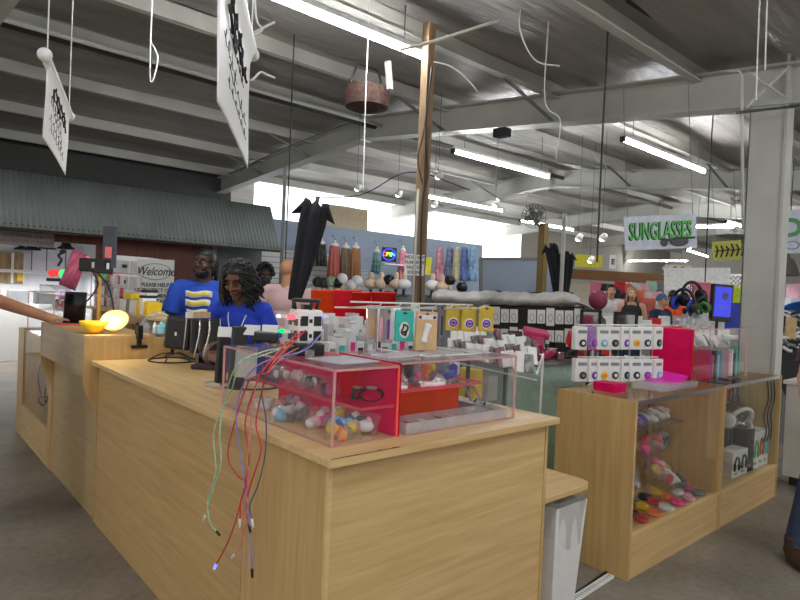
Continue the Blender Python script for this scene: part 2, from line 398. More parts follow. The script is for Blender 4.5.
# ---- white slat wall strip, pegboard wall, upper cream wall
def slat(name, base, groove, pitch):
    m = bpy.data.materials.new(name); m.use_nodes = True; nt = m.node_tree; L = nt.links.new; b = nt.nodes['Principled BSDF']
    tc = node(nt, 'ShaderNodeTexCoord'); sp = node(nt, 'ShaderNodeSeparateXYZ'); L(tc.outputs['Object'], sp.inputs[0])
    d = node(nt, 'ShaderNodeMath', operation='DIVIDE'); d.inputs[1].default_value = pitch; L(sp.outputs['Z'], d.inputs[0])
    f = node(nt, 'ShaderNodeMath', operation='FRACT'); L(d.outputs[0], f.inputs[0])
    g = node(nt, 'ShaderNodeMath', operation='LESS_THAN'); g.inputs[1].default_value = .16; L(f.outputs[0], g.inputs[0])
    mx = node(nt, 'ShaderNodeMix', data_type='RGBA'); mx.inputs['A'].default_value = lin(base)+(1,); mx.inputs['B'].default_value = lin(groove)+(1,)
    L(g.outputs[0], mx.inputs['Factor']); L(mx.outputs['Result'], b.inputs['Base Color']); b.inputs['Roughness'].default_value = .6
    return m
BY = 12.55
bx0 = on(284, 250, 1, BY).x; bx1 = on(482, 260, 1, BY).x
peg = mat('blue_grey_pegboard', (150, 164, 182), .8, 0, .05, 2)
top0 = on(320, 222, 1, BY).z; top1 = on(480, 247, 1, BY).z; topz = (top0+top1)/2
struct(MB().bb(x1+.1, bx1, BY, BY+.08, 0, topz).build('wall_rear', peg))
MB().bb(bx0-1.2, bx1-4.6, BY-.03, BY, 0, topz-1.05).build('slatwall_panel', slat('grey_slatwall', (176, 182, 190), (120, 126, 134), .1), bpy.data.objects['wall_rear'])
mb = MB(); holes = []
for i in range(26):
    for k in range(2):
        mb.bb(bx0+.4+i*.26, bx0+.42+i*.26, BY-.05, BY, topz-.5-k*.3, topz-.485-k*.3)
mb.build('peg_hook', CHROME, bpy.data.objects['wall_rear'])
struct(MB().bb(x1+.1, 8.2, BY-.5, BY-.45, 0, 2.35).build('wall_slat', slat('white_slatwall', (214, 216, 216), (150, 152, 154), .12)))
# translucent daylight panels above the pegboard (the lit eave)
day = glow('daylight_fibreglass', (250, 252, 255), 1.9)
struct(MB().bb(6.9, 17.5, BY+.9, BY+.95, 2.2, 5.2).build('window_1', day))
mb = MB(); mb.grid(lambda u, v: tuple(on(322+46*u, 203+7*u+(30-6*u)*v, 1, BY+.5)+Vector((0, .04*math.sin(9*u), 0))), 10, 6, .01)
tag(mb.build('tarp', mat('tan_tarp', (176, 158, 130), .8), smooth=True), 'tan tarp hung across the bright opening above the blue wall', 'tarp')
struct(MB().bb(17.5, 29.5, BY+.9, BY+1, 0, 5).build('wall_far_side', mat('dim_wall', (150, 146, 136), .8)))
# blue-grey partition further on
a = D(481, 262, 8.4); b = D(557, 262, 8.4)
M = frame(D(519, 300, 8.4), b-a, (0, 0, 1)); w = (b-a).length
part = thing('partition_panel', 'blue grey pegboard partition standing behind the grey covered table', 'partition', Matrix.Translation((0, 0, 0)) @ M)
zz = -M.translation.z
MB().bb(-w/2, w/2, 0, .04, zz, .56).build('panel', peg, part); MB().bb(-w/2-.02, w/2+.02, -.01, .05, .56, .6).build('top_rail', DSTEEL, part)
for s in (-1, 1): MB().bb(s*w/2-.02, s*w/2+.02, -.02, .06, zz, .6).build('upright', DSTEEL, part)
# ---- far hall
FX = 17.4
struct(MB().bb(29.4, 29.5, -7, BY+1, 0, 5).build('wall_far', mat('pale_wall', (206, 204, 196), .8, 0, .06, .6)))
# ================================================================== COUNTERS
T = 1.0
def slab(x0, x1, y0, y1, z0=T-.025, z1=T): return MB().bb(x0, x1, y0, y1, z0, z1)
c = thing('front_counter', 'maple laminate counter facing the camera with two acrylic cases on its top', 'counter', (1.0, 1.42, 0))
O = Vector((1.0, 1.42, 0))
def loc(mb, o): 
    mb.v = [(p[0]-o[0], p[1]-o[1], p[2]-o[2]) for p in mb.v]; return mb
loc(slab(1.0, 2.165, 1.42, 2.02), O).build('countertop', WX, c, bevel=.002)
loc(MB().bb(1.035, 2.12, 1.46, 1.478, 0, T-.025), O).build('front_panel', wood('maple_face', MAPLE1, MAPLE2, 'X'), c)
loc(MB().bb(1.03, 1.048, 1.478, 2.0, 0, T-.025), O).build('end_panel', WZ, c, label='narrow end panel with upright grain')
loc(MB().bb(2.12, 2.135, 1.455, 2.0, 0, T-.025), O).build('end_panel', WZ, c)
loc(MB().bb(1.022, 1.036, 1.455, 1.47, 0, T-.025), O).build('corner_strip', WEDGE, c)
mb = MB()
for i in range(9):
    x = 1.005+i*.03; mb.add([(x, 1.424, T+.0006), (x+.034, 1.4235, T+.0006), (x+.03, 1.43+.004*rng.random(), T+.0006), (x+.004, 1.43+.006*rng.random(), T+.0006)], [(0, 1, 2, 3)])
loc(mb, O).build('chipped_edge', mat('bare_chipboard', (92, 66, 44), .9), c, label='dark chipped edge of the laminate')

c = thing('long_counter', 'long maple laminate counter running along the aisle with the staff behind it', 'counter', (1.0, 2.0, 0)); O = Vector((1.0, 2.0, 0))
loc(slab(.985, 1.50, 2.022, 3.96), O).build('countertop', WY, c, bevel=.002)
loc(MB().bb(1.03, 1.048, 2.005, 3.95, 0, T-.025), O).build('front_panel', wood('maple_face_across', (182, 148, 94), (212, 178, 122), 'Y'), c)
loc(MB().bb(1.05, 1.48, 3.93, 3.948, 0, T-.025), O).build('end_panel', WZ, c)
loc(MB().bb(1.05, 1.46, 2.03, 3.93, .5, .52), O).build('shelf', WY, c)

c = thing('cash_desk', 'raised maple cash desk with curved brackets standing between the long counter and the glass case', 'counter', (1.0, 3.98, 0)); O = Vector((1.0, 3.98, 0))
y0, y1 = 3.965, 5.25
prof = [(1.03, 0), (1.03, .60), (1.025, .66), (1.005, .72), (.972, .78), (.952, .83), (.945, .88), (.945, 1.135), (1.66, 1.135), (1.66, 0)]
loc(MB().prism(prof, y0, y0+.02), O).build('end_panel', WZ, c)
loc(MB().prism(prof, y1-.02, y1), O).build('end_panel', WZ, c)
loc(MB().bb(.948, .966, y0+.02, y1-.02, .90, 1.135), O).build('apron', wood('maple_face_across2', (176, 148, 102), (204, 177, 130), 'Y'), c)
loc(MB().bb(.945, 1.35, y0, y1, 1.135, 1.155), O).build('countertop', WY, c, bevel=.002)
loc(MB().bb(1.04, 1.056, y0+.02, y1-.02, 0, .9), O).build('front_panel', wood('maple_face_across3', (176, 148, 102), (204, 177, 130), 'Y'), c)
loc(MB().bb(1.035, 1.66, y0+.02, y0+.035, 0, 1.135), O).build('lower_panel', WZ, c)
loc(MB().bb(1.46, 1.66, y0+.25, y1+.85, 1.225, 1.245).bb(1.64, 1.66, y0+.25, y1+.85, 0, 1.225), O).build('rear_shelf', WY, c)
loc(MB().bb(1.51, 1.66, y1+.83, y1+.85, 0, 1.225), O).build('shelf_end', WZ, c)

c = thing('glass_counter_case', 'maple showcase with a glass front full of tangled cords beyond the cash desk', 'display case', (1.03, 5.26, 0)); O = Vector((1.03, 5.26, 0))
y0, y1 = 5.262, 6.76
loc(MB().bb(1.03, 1.5, y0, y0+.1, 0, 1.0), O).build('end_panel', WZ, c); loc(MB().bb(1.03, 1.5, y1-.28, y1, 0, 1.0), O).build('end_panel', WZ, c)
loc(MB().bb(1.03, 1.05, y0+.1, y1-.28, 0, .3), O).build('base_panel', WY, c); loc(MB().bb(1.05, 1.5, y0+.1, y1-.28, .28, .3), O).build('deck', WY, c)
loc(MB().bb(1.48, 1.5, y0+.1, y1-.28, .3, 1.0), O).build('back_panel', WY, c)
loc(MB().bb(1.035, 1.041, y0+.1, y1-.28, .3, .99), O).build('glass_front', GLASS, c); loc(MB().bb(1.03, 1.5, y0, y1, 1.0, 1.008), O).build('glass_top', GLASS, c)
mb = MB()
for i in range(40):
    a = Vector((1.14+rng.random()*.25, y0+.2+rng.random()*.8, .32+rng.random()*.04)); pts = [a+Vector((rng.uniform(-.07, .07), rng.uniform(-.16, .16), j*.05*rng.random())) for j in range(6)]
    mb.k = i % 4; mb.tube(smoothpts(pts, 4), .006, 5)
o = mb.build('cord_tangle', [BLACK, GREY, DARK, WHITE], smooth=True); tag(o, 'dark tangle of charging cords lying on the floor of the glass counter case', 'cords', kind='stuff')
for i in range(7):
    y = y0+.18+i*.13; x = 1.12+.05*(i % 3)
    o = MB().tube(smoothpts([(x, y, .97), (x+.02, y+.02, .8), (x-.01, y, .6), (x+.02, y+.01, .42), (x, y-.02, .36+.02*i)], 5), .006, 6).build('hanging_cable', [WHITE, BLACK, GREY, LPINK, DARK, CARD, PURP][i], smooth=True)
    tag(o, f'{["white", "black", "grey", "pale pink", "charcoal", "off-white", "purple"][i]} charging cord hanging inside the glass counter case', 'cord', 'cords hung in the glass counter case')
# small flap shelf and bin at the end of the front counter
sx0, sx1, sy0, sy1, sz = 2.14, 2.55, 1.47, 1.76, .645
def flapshape(z0, z1):
    pts = [(sx0, sy0), (sx1-.06, sy0), (sx1-.02, sy0+.02), (sx1, sy0+.06), (sx1, sy1), (sx0, sy1)]
    m = MB(); n = len(pts); m.add([(p[0], p[1], z0) for p in pts]+[(p[0], p[1], z1) for p in pts], [tuple(range(n-1, -1, -1)), tuple(range(n, 2*n))]+[(i, (i+1) % n, (i+1) % n+n, i+n) for i in range(n)]); return m
t = thing('side_shelf', 'small maple shelf with a rounded corner fixed to the end of the front counter', 'shelf', (0, 0, 0))
flapshape(sz-.022, sz).build('shelf_board', WX, t); MB().bb(2.137, 2.16, 1.5, 1.74, sz-.14, sz-.022).build('bracket', DSTEEL, t)
t = thing('trash_bin', 'white plastic trash bin with a clear liner under the small maple shelf', 'trash bin', (2.42, 1.63, 0))
def bin_prof(w0, d0, w1, d1, h, th):
    m = MB(); V = []
    for (w, d, z) in ((w0, d0, 0), (w1, d1, h), (w1-th, d1-th, h), (w0-th, d0-th, .01)): V += [(-w/2, -d/2, z), (w/2, -d/2, z), (w/2, d/2, z), (-w/2, d/2, z)]
    F = [(3, 2, 1, 0)]
    for k in range(3):
        for i in range(4): F.append((k*4+i, k*4+(i+1) % 4, k*4+4+(i+1) % 4, k*4+4+i))
    F.append((12, 13, 14, 15)); return m.add(V, F)
bin_prof(.18, .2, .25, .26, .56, .008).build('bin_body', WHITE, t, bevel=.004)
def liner(u, v):
    a = u*2*PI; q = max(abs(math.cos(a)), abs(math.sin(a))); w = .128+.012*math.sin(a*9)*v; return (w*math.cos(a)/q*.99, (w+.004)*math.sin(a)/q, .585-.2*v*(1+.2*math.sin(3*a)))
MB().grid(liner, 60, 6).build('bin_liner', BAG, t, smooth=True)
# power strip on the floor
a = atz(577, 599, 0); b = atz(611, 577, 0); d = (b-a).normalized(); L0 = (b-a).length+.25; o0 = a-d*.25
M = frame(o0, d, (0, 0, 1))
t = thing('floor_cable_strip', 'white slotted cable strip lying on the concrete between the counter and the showcase', 'cable strip', M)
MB().bb(0, L0, -.02, .02, 0, .016).build('strip_body', WHITE, t, bevel=.004)
mb = MB()
for i in range(int(L0/.022)): mb.bb(.01+i*.022, .019+i*.022, -.015, .008, .0162, .0166)
mb.build('slots', GREY, t)
tag(MB().tube([o0+Vector((-.02, .05, .006)), a+d*.1+Vector((-.03, .03, .006)), b+Vector((-.02, .04, .006)), b+d*.5+Vector((-.03, .03, .006))], .006, 6).build('floor_cable', BLACK, smooth=True), 'black cord lying on the floor beside the white cable strip', 'cord')

# ================================================================== RIGHT-HAND SHOWCASES
H = .972
def showcase(x0, x1, y0, y1, name, label, last):
    c = thing(name, label, 'display case', (x0, y0, 0)); O = Vector((x0, y0, 0)); th = .02
    loc(MB().bb(x0, x0+th, y0, y1, 0, H-.006), O).build('side_panel', WZ, c); loc(MB().bb(x1-th, x1, y0, y1, 0, H-.006), O).build('side_panel', WZ, c)
    loc(MB().bb(x0+th, x1-th, y0+.006, y0+.024, 0, .235), O).build('kick_panel', wood('maple_face_kick'+name, MAPLE1, MAPLE2, 'X'), c)
    loc(MB().bb(x0+th, x1-th, y0, y0+.03, .235, .255), O).build('sill', WEDGE, c)
    loc(MB().bb(x0+th, x1-th, y0+.03, y1, .235, .25), O).build('deck', WX, c); loc(MB().bb(x0+th, x1-th, y1-.012, y1, .25, H-.01), O).build('back_panel', WX, c)
    loc(MB().bb(x0+th+.004, x1-th-.004, y0+.012, y0+.018, .256, H-.03), O).build('glass_front', GLASS, c)
    loc(MB().bb(x0+.002, x1-.002, y0, y1, H-.006, H), O).build('glass_top', GLASS, c)
    loc(MB().bb(x0+th, x1-th, y0+.004, y0+.012, H-.03, H-.006), O).build('metal_rail', CHROME, c)
    loc(MB().bb(x0+.3, x1-th-.002, y1-.28, y1-.014, .70, .706), O).build('glass_shelf', GLASS, c)
    mb = MB()
    for sx in (x0+.35, x1-.1): mb.bb(sx, sx+.02, y1-.02, y1-.012, .3, .93); mb.bb(sx+.004, sx+.016, y1-.26, y1-.014, .685, .70)
    loc(mb, O).build('shelf_bracket', CHROME, c)
    return c
showcase(3.055, 4.268, 1.54, 2.03, 'showcase', 'maple and glass showcase of small packaged toys next to the aisle gap', 0)
showcase(4.272, 5.42, 1.54, 2.03, 'showcase', 'maple and glass showcase of headphone boxes standing by the white steel column', 1)

# ================================================================== ACRYLIC CASES ON THE FRONT COUNTER
def panel(p, name, x0, x1, y0, y1, z0, z1, m): return MB().bb(x0, x1, y0, y1, z0, z1).build(name, m, p)
c = thing('acrylic_case', 'clear acrylic case with a hot pink end wall holding bagged toys at the counter corner', 'acrylic case', (0, 0, 0))
ax0, ax1, ay0, ay1, az = 1.085, 1.352, 1.535, 2.33, 1.243
t_ = .005
panel(c, 'end_wall', ax1-t_, ax1, ay0, ay1, T, az, PINK).__setitem__('label', 'hot pink see-through end wall')
panel(c, 'front_wall', ax0, ax1-t_, ay0, ay0+t_, T, az, ACR); panel(c, 'aisle_wall', ax0, ax0+t_, ay0+t_, ay1, T, az, ACR); panel(c, 'rear_wall', ax0, ax1-t_, ay1-t_, ay1, T, az, ACR)
panel(c, 'case_lid', ax0-.003, ax1, ay0-.003, ay1+.003, az, az+t_, clear('lid_glare_haze', (255, 254, 255), .10, (255, 246, 250), 1.0))  # white haze stands in for the tubes' reflection on the lid
panel(c, 'case_floor', ax0, ax1, ay0, ay1, T+.0006, T+.004, ACR)
mb = MB(); e = .0035
for (x, y) in ((ax0, ay0), (ax0, ay1), ): mb.bb(x-e, x+e, y-e, y+e, T, az)
for (y) in (ay0,): mb.bb(ax0, ax1, y-e, y+e, az-e, az+e)
mb.bb(ax0-e, ax0+e, ay0, ay1, az-e, az+e); mb.bb(ax0-e, ax0+e, ay0, ay1, T, T+.004); mb.bb(ax0, ax1, ay0-e, ay0+e, T, T+.004)
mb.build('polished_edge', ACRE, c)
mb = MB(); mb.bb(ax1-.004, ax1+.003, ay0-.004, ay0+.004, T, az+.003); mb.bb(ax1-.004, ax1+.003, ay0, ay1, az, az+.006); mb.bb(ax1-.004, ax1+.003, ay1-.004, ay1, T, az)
mb.build('bright_edge', PINKE, c, label='orange-pink edges of the end wall, their glow painted in bright colour')
shx = 1.20
panel(c, 'inner_shelf', shx, ax1-t_, ay0+.01, ay1-t_, 1.105, 1.110, ACR)
mb = MB(); mb.bb(shx-.002, shx+.003, ay0+.01, ay1-t_, 1.103, 1.112); mb.bb(shx, ax1-t_, ay0+.008, ay0+.013, 1.103, 1.112); mb.build('shelf_edge', clear('pink_edge', (255, 190, 190), .6, (255, 130, 150)), c, label='pinkish edge of the inner shelf')
panel(c, 'divider', shx+.06, ax1-t_, 1.74, 1.744, 1.11, az, clear('pink_tint_acrylic', (255, 120, 160), .25, (255, 70, 120)))

c2 = thing('acrylic_case', 'clear acrylic case with an orange-red box and compartment tray inside, at the counter end', 'acrylic case', (0, 0, 0))
bx0_, bx1_, by0_, by1_, bz = 1.357, 1.985, 1.525, 1.90, 1.254
panel(c2, 'front_wall', bx0_, bx1_, by0_, by0_+t_, T, bz, ACR); panel(c2, 'end_wall', bx1_-t_, bx1_, by0_+t_, by1_, T, bz, ACR)
panel(c2, 'end_wall', bx0_, bx0_+t_, by0_+t_, by1_, T, bz, clear('pink_tint_acrylic', (255, 120, 160), .25)); panel(c2, 'rear_wall', bx0_, bx1_, by1_-t_, by1_, T, bz, ACR)
panel(c2, 'case_lid', bx0_, bx1_+.003, by0_-.003, by1_+.003, bz, bz+t_, clear('lid_glare_haze', (255, 253, 254), .10))
mb = MB()
mb.bb(bx1_-e, bx1_+e, by0_-e, by0_+e, T, bz); mb.bb(bx0_, bx1_, by0_-e, by0_+e, bz-e, bz+e); mb.bb(bx0_, bx1_, by0_-e, by0_+e, T, T+.004); mb.bb(bx1_-e, bx1_+e, by0_, by1_, bz-e, bz+e); mb.bb(bx1_-e, bx1_+e, by1_-e, by1_+e, T, bz)
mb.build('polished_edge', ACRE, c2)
panel(c2, 'inner_shelf', bx0_+t_, 1.89, by0_+.10, by1_-t_, 1.135, 1.14, ACR)
mb = MB().bb(bx0_+t_, 1.89, by0_+.098, by0_+.103, 1.133, 1.143).bb(1.888, 1.893, by0_+.1, by1_-t_, 1.133, 1.143); mb.build('shelf_edge', clear('pink_edge', (255, 150, 150), .6), c2)
pb = thing('acrylic_bin', 'orange-red see-through acrylic bin standing inside the clear case at the counter end', 'acrylic bin', (0, 0, 0))
mb = MB().bb(1.37, 1.80, by0_+.14, by0_+.145, T+.005, 1.125); mb.build('front_wall', ORANGE, pb)
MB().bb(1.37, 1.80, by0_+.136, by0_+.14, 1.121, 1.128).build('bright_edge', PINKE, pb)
panel(pb, 'end_wall', 1.795, 1.80, by0_+.145, by1_-.03, T+.005, 1.125, PINK); panel(pb, 'rear_wall', 1.37, 1.80, by1_-.035, by1_-.03, T+.005, 1.125, ORANGE)
panel(pb, 'bin_floor', 1.37, 1.80, by0_+.14, by1_-.03, T+.001, T+.005, PINK)
for i in range(9):
    o = MB().box(.018, .16, .095, XF((1.40+i*.043, by0_+.26, T+.056), (0, rng.uniform(-.2, .2), 0))).build('phone_sleeve', [RED, DARK, ORG, HOT][i % 4], bevel=.003)
    tag(o, f'{["red", "dark", "orange", "hot pink"][i % 4]} phone sleeve filed {ORD[i]} from the toy case inside the orange-red bin', 'phone sleeve', 'sleeves in the orange-red bin')
# compartment tray
ty0, ty1 = by0_+.012, by0_+.12
tr = thing('compartment_tray', 'clear seven-compartment bead tray lying at the front of the acrylic case', 'tray', (0, 0, 0))
frost = clear('frosted_plastic', (254, 254, 254), .22, (245, 245, 246), .9)
mb = MB().bb(1.40, 1.955, ty0, ty0+.004, T+.002, T+.04).bb(1.40, 1.955, ty1-.004, ty1, T+.002, T+.04)
for i in range(8): mb.bb(1.40+i*.079, 1.404+i*.079, ty0+.004, ty1-.004, T+.002, T+.04)
mb.bb(1.40, 1.955, ty0, ty1, T+.001, T+.003); mb.build('tray_body', clear('tray_white', (255, 255, 255), .6, (245, 244, 246)), tr)
panel(tr, 'tray_lid', 1.398, 1.957, ty0-.002, ty1+.002, T+.04, T+.044, ACR)
for i in range(7):
    x = 1.404+i*.079+.037; mb = MB()
    for k in range(5): mb.tube([(x+.015*math.cos(a)+rng.uniform(-.01, .01), ty0+.05+.02*math.sin(a), T+.008+.005*k) for a in [2*PI*q/10 for q in range(10)]], .003, 5, True)
    mb.box(.045, .05, .02, XF((x, ty0+.07, T+.013), (0, 0, .4*i)))
    tag(mb.build('charm_set', [GREY, WHITE, DARK, LPINK, CHROME, GREY, DARK][i]), f'{["grey", "white", "dark", "pale pink", "chrome", "steel grey", "black"][i]} charms in the compartment {ORD[i]} from the toy case', 'charms', 'charm sets in the tray')
# ------ bagged toys
def toy(name, label, cat, M, w, h, t, cols, group, seed, kind='bag'):
    r = thing(name, label, cat, M, group)
    R = random.Random(seed); mb = MB()
    for i in range(7):
        mb.k = i % len(cols); mb.ell((R.uniform(-.3, .3)*w, 0, R.uniform(-.25, .3)*h), (w*R.uniform(.12, .24), t*.38, h*R.uniform(.14, .24)), nu=10, nv=7, rot=(0, R.uniform(0, 3), 0))
    mb.build('toy', cols, r, smooth=True)
    MB().pillow(w, h, t, seed=seed, n=9).build('cellophane_bag', BAG, r, smooth=True)
    return r
flat = PI/2
spec = [ # pixel, plane z, w,h, tilt, cols, label
 ((342, 428), 1.03, .13, .10, [LBLUE, BLUE, YEL], 'blue and yellow toy in a clear bag at the case corner', .3),
 ((374, 421), 1.035, .13, .095, [WHITE, DARK, LPINK], 'white toy with dark trim bagged against the pink end wall', -.2),
 ((318, 418), 1.03, .12, .10, [LPINK, WHITE, HOT], 'pale pink toy in a clear bag beside the blue and yellow toy', .5),
 ((296, 412), 1.028, .11, .09, [WHITE, GREY, DARK], 'white and grey toy bagged under the clear inner shelf', .1),
 ((281, 414), 1.026, .09, .08, [LBLUE, WHITE], 'pale blue toy with white face in a clear bag by the aisle wall', .2),
 ((262, 404), 1.022, .10, .06, [WHITE, CARD], 'plain white bagged toy at the far end of the case floor', 0),
 ((303, 402), 1.03, .12, .08, [DARK, RED, GREY], 'dark toy with red trim bagged beneath the shelf edge', .7),
 ((320, 402), 1.03, .12, .09, [LPINK, RED, WHITE], 'rosy toy in crumpled cellophane behind the pale pink toy', -.4),
 ((352, 437), 1.022, .07, .06, [ORG, YEL, TAN], 'small amber toy lying in front of the blue and yellow toy', .9),
 ((345, 412), 1.05, .09, .07, [YEL, TAN, WHITE], 'golden toy in cellophane leaning behind the corner toys', .1)]
for i, (p, z, w, h, cols, lab, yaw) in enumerate(spec):
    P = atz(p[0], p[1], z)
    P.x = min(max(P.x, ax0+.06), ax1-.065); P.y = max(P.y, ay0+.06)
    toy('bagged_toy', lab, 'toy', Matrix.Translation(P) @ XF(rot=(-.9, 0, -.75+yaw)), w, h, .055, cols, 'bagged toys in the pink walled case', i)
for i, (p, cols, lab) in enumerate([((287, 372), [WHITE, GREY], 'clear bagged silver toy at the aisle end of the inner shelf'), ((312, 382), [GREY, WHITE, DARK], 'clear bagged grey toy midway along the inner shelf'), ((328, 388), [HOT, RED, DARK], 'hot pink bagged toy on the inner shelf beside the watch'), ((300, 377), [WHITE, LPINK], 'whitish bagged trinket lying between two toys on the inner shelf')]):
    P = atz(p[0], p[1], 1.135)
    P.x = min(max(P.x, shx+.05), ax1-.05)
    toy('bagged_toy', lab, 'toy', Matrix.Translation(P) @ XF(rot=(-1.1, 0, -.9)), .10, .08, .05, cols, 'bagged toys on the inner shelf', 40+i)
def watch(name, label, M, m, group=None):
    r = thing(name, label, 'watch', M, group)
    MB().tube([(.036*math.cos(a), .0, .028*math.sin(a)) for a in [2*PI*k/20 for k in range(20)]], .009, 8, True, flat=.35).build('strap', m, r, smooth=True)
    MB().lathe([(.017, -.004), (.018, .004), (.014, .005)], 18, XF((0, -.002, .03))).build('watch_face', GREY, r)
    return r
P = atz(370, 399, 1.125); P.x = ax1-.06; P.y = ay0+.07
watch('wristwatch', 'dark wristwatch in a loop on the inner shelf against the pink wall', Matrix.Translation(Vector((P.x, P.y, 1.110+.03))) @ XF(rot=(0, 0, -.6), s=(1.1, 1.1, .8)), BLACK)
P = Vector((1.27, 1.66, 1.138))
watch('wristwatch', 'black wristwatch lying on the inner shelf behind the case corner', Matrix.Translation(P) @ XF(rot=(0, 0, .5), s=(.9, .9, .7)), DARK)
for i, (x, cols, lab, w, h) in enumerate([(1.40, [WHITE, GREY, LPINK], 'white boxy toy standing by the pink wall on the upper shelf', .08, .085), (1.47, [RED, WHITE], 'red and white toy car lying on the upper shelf', .10, .05), (1.55, [DARK, GREY, HOT], 'dark plush toy with pink nose on the upper shelf', .09, .08), (1.64, [ORG, YEL, GREY], 'orange and yellow toy on the upper shelf', .1, .08), (1.75, [BLUE, BLUE, WHITE], 'blue toy with white edge at the end of the upper shelf', .12, .07)]):
    toy('shelf_toy', lab, 'toy', Matrix.Translation((x+.02, by0_+.17+.02*(i % 2), 1.14+h*.5+.002)) @ XF(rot=(-.25, 0, rng.uniform(-.4, .2))), w, h, .07, cols, 'toys on the upper shelf of the counter-end case', 70+i)
# two folded metal stands at the case end
mb = MB()
for s in (0, .06): mb.tube([(1.92+s*.2, 1.62+s, 1.06), (1.95, 1.66+s, 1.03), (1.955, 1.72+s, 1.10), (1.93, 1.78+s, 1.11)], .006, 6)
mb.bb(1.90, 1.97, 1.62, 1.8, T+.001, T+.04)
tag(mb.build('phone_stand', mat('brushed_grey', (150, 150, 152), .35, .7)), 'grey folding metal phone stand inside the clear case end', 'phone stand')
# ================================================================== CHARGING TOWER AND LIT CABLES
LZ = az+t_
TX, TY = 1.213, 1.92
tw = thing('charging_tower', 'white square power tower with lit USB plugs standing on the acrylic case lid', 'power tower', Matrix.Translation((TX, TY, LZ)) @ XF(rot=(0, 0, -.15)))
MB().box(.115, .115, .045, c=(0, 0, .0235)).build('tower_base', BLACK, tw, bevel=.006)
MB().box(.098, .098, .125, c=(0, 0, .109)).build('tower_body', WHITE, tw, bevel=.008)
for k in range(2):
    for (rx, nm) in ((0, 'socket'), (PI/2, 'socket'), (-PI/2, 'socket')):
        R = Matrix.Rotation(-rx, 4, 'Z'); z = .075+k*.055
        mb = MB(); mb.bb(-.042, -.012, -.0515, -.048, z-.018, z+.018, R).bb(.012, .042, -.0515, -.048, z-.018, z+.018, R).bb(-.006, .006, -.0505, -.048, z-.007, z+.007, R)
        mb.build('socket_plate', BLACK, tw)
MB().tube([(.05*math.cos(a), .05*math.sin(a), .205) for a in [2*PI*k/24 for k in range(24)]], .007, 8, True).tube([(.05, 0, .205), (.042, 0, .172)], .006, 6).tube([(-.05, 0, .205), (-.042, 0, .172)], .006, 6).tube([(0, -.05, .205), (0, -.042, .172)], .006, 6).build('carry_handle', BLACK, tw, smooth=True)
MB().box(.03, .03, .02, c=(0, 0, .18)).build('power_button', BLACK, tw)
def at_tower(px, py): return D(px, py, 2.22)
CUT = .962
def cable(name, pix, m, tips, label, starts=None, r=.0026):
    """from a tower plug over the case lid, then down past the counter edge"""
    pts = [at_tower(*starts[0])]+[D(p[0], p[1], p[2]) for p in starts[1:]]+[atx(px, py, CUT) for px, py in pix]
    P = smoothpts(pts, 8); t = thing(name, label, 'cable', (0, 0, 0), 'lit charging cables')
    MB().tube(P, r, 6).build('cord', m, t, smooth=True)
    d = (P[-1]-P[-3]).normalized()
    MB().caps(P[-1], .0055, P[-1]+d*.022, .0045, 8).build('plug', tips, t, smooth=True)
    d = (P[1]-P[0]).normalized()
    return t
mint = mat('mint_glitter_cord', (170, 220, 185), .4, 0, .3, 90); redc = mat('red_cord', (215, 50, 60), .4); pinkc = mat('pink_cord', (235, 130, 140), .4); violet = mat('violet_cord', (150, 130, 210), .4); slate = mat('slate_cord', (90, 95, 125), .4)
gl_g = glow('green_led', (10, 225, 90), 1.3); gl_r = glow('red_led', (255, 70, 80), 2.2); gl_b = glow('blue_led', (70, 80, 255), 3.6); gl_w = glow('pale_led', (215, 235, 255), 1.6)
cable('charging_cable', [(226, 395), (220, 430), (221, 462), (213, 490), (205, 516)], mint, WHITE, 'mint green cable hanging lowest at the aisle face with a white tip', [(298, 345), (262, 352, 2.0), (237, 366, 1.85)])
cable('charging_cable', [(231, 392), (214, 430), (216, 470), (208, 500), (210, 522), (217, 532)], mint, BLACK, 'mint green cable hanging with a dark end curled at its foot', [(296, 343), (258, 357, 1.98), (240, 362, 1.85)])
cable('charging_cable', [(252, 395), (245, 425), (249, 455), (246, 480), (240, 505), (230, 537), (216, 565)], redc, gl_b, 'red cable with a lit blue end hanging lowest of all', [(300, 328), (283, 352, 2.0), (266, 366, 1.8)])
cable('charging_cable', [(247, 385), (230, 440), (229, 462), (240, 478), (248, 482), (241, 500), (240, 520)], redc, WHITE, 'red cable looping out then in over the aisle face', [(305, 330), (282, 348, 2.0), (262, 372, 1.8)])
cable('charging_cable', [(260, 400), (256, 425), (261, 450), (252, 480), (246, 505), (249, 525)], redc, BLACK, 'red cable hanging beside the violet cable', [(308, 328), (286, 350, 2.0), (270, 368, 1.8)])
cable('charging_cable', [(257, 380), (250, 430), (248, 480), (246, 520), (240, 545), (234, 555)], pinkc, WHITE, 'pink cable hanging straight with a white tip', [(302, 346), (284, 356, 2.0), (268, 372, 1.8)])
cable('charging_cable', [(262, 390), (266, 420), (265, 455), (258, 485), (250, 505), (252, 520)], slate, WHITE, 'slate blue cable hanging closest to the counter corner', [(318, 337), (300, 352, 2.1), (274, 366, 1.85)])
cable('charging_cable', [(243, 385), (236, 420), (243, 470), (250, 530), (252, 570)], violet, BLACK, 'violet cable hanging thin down the counter seam', [(322, 333), (305, 350, 2.1), (262, 363, 1.85)], .0026)
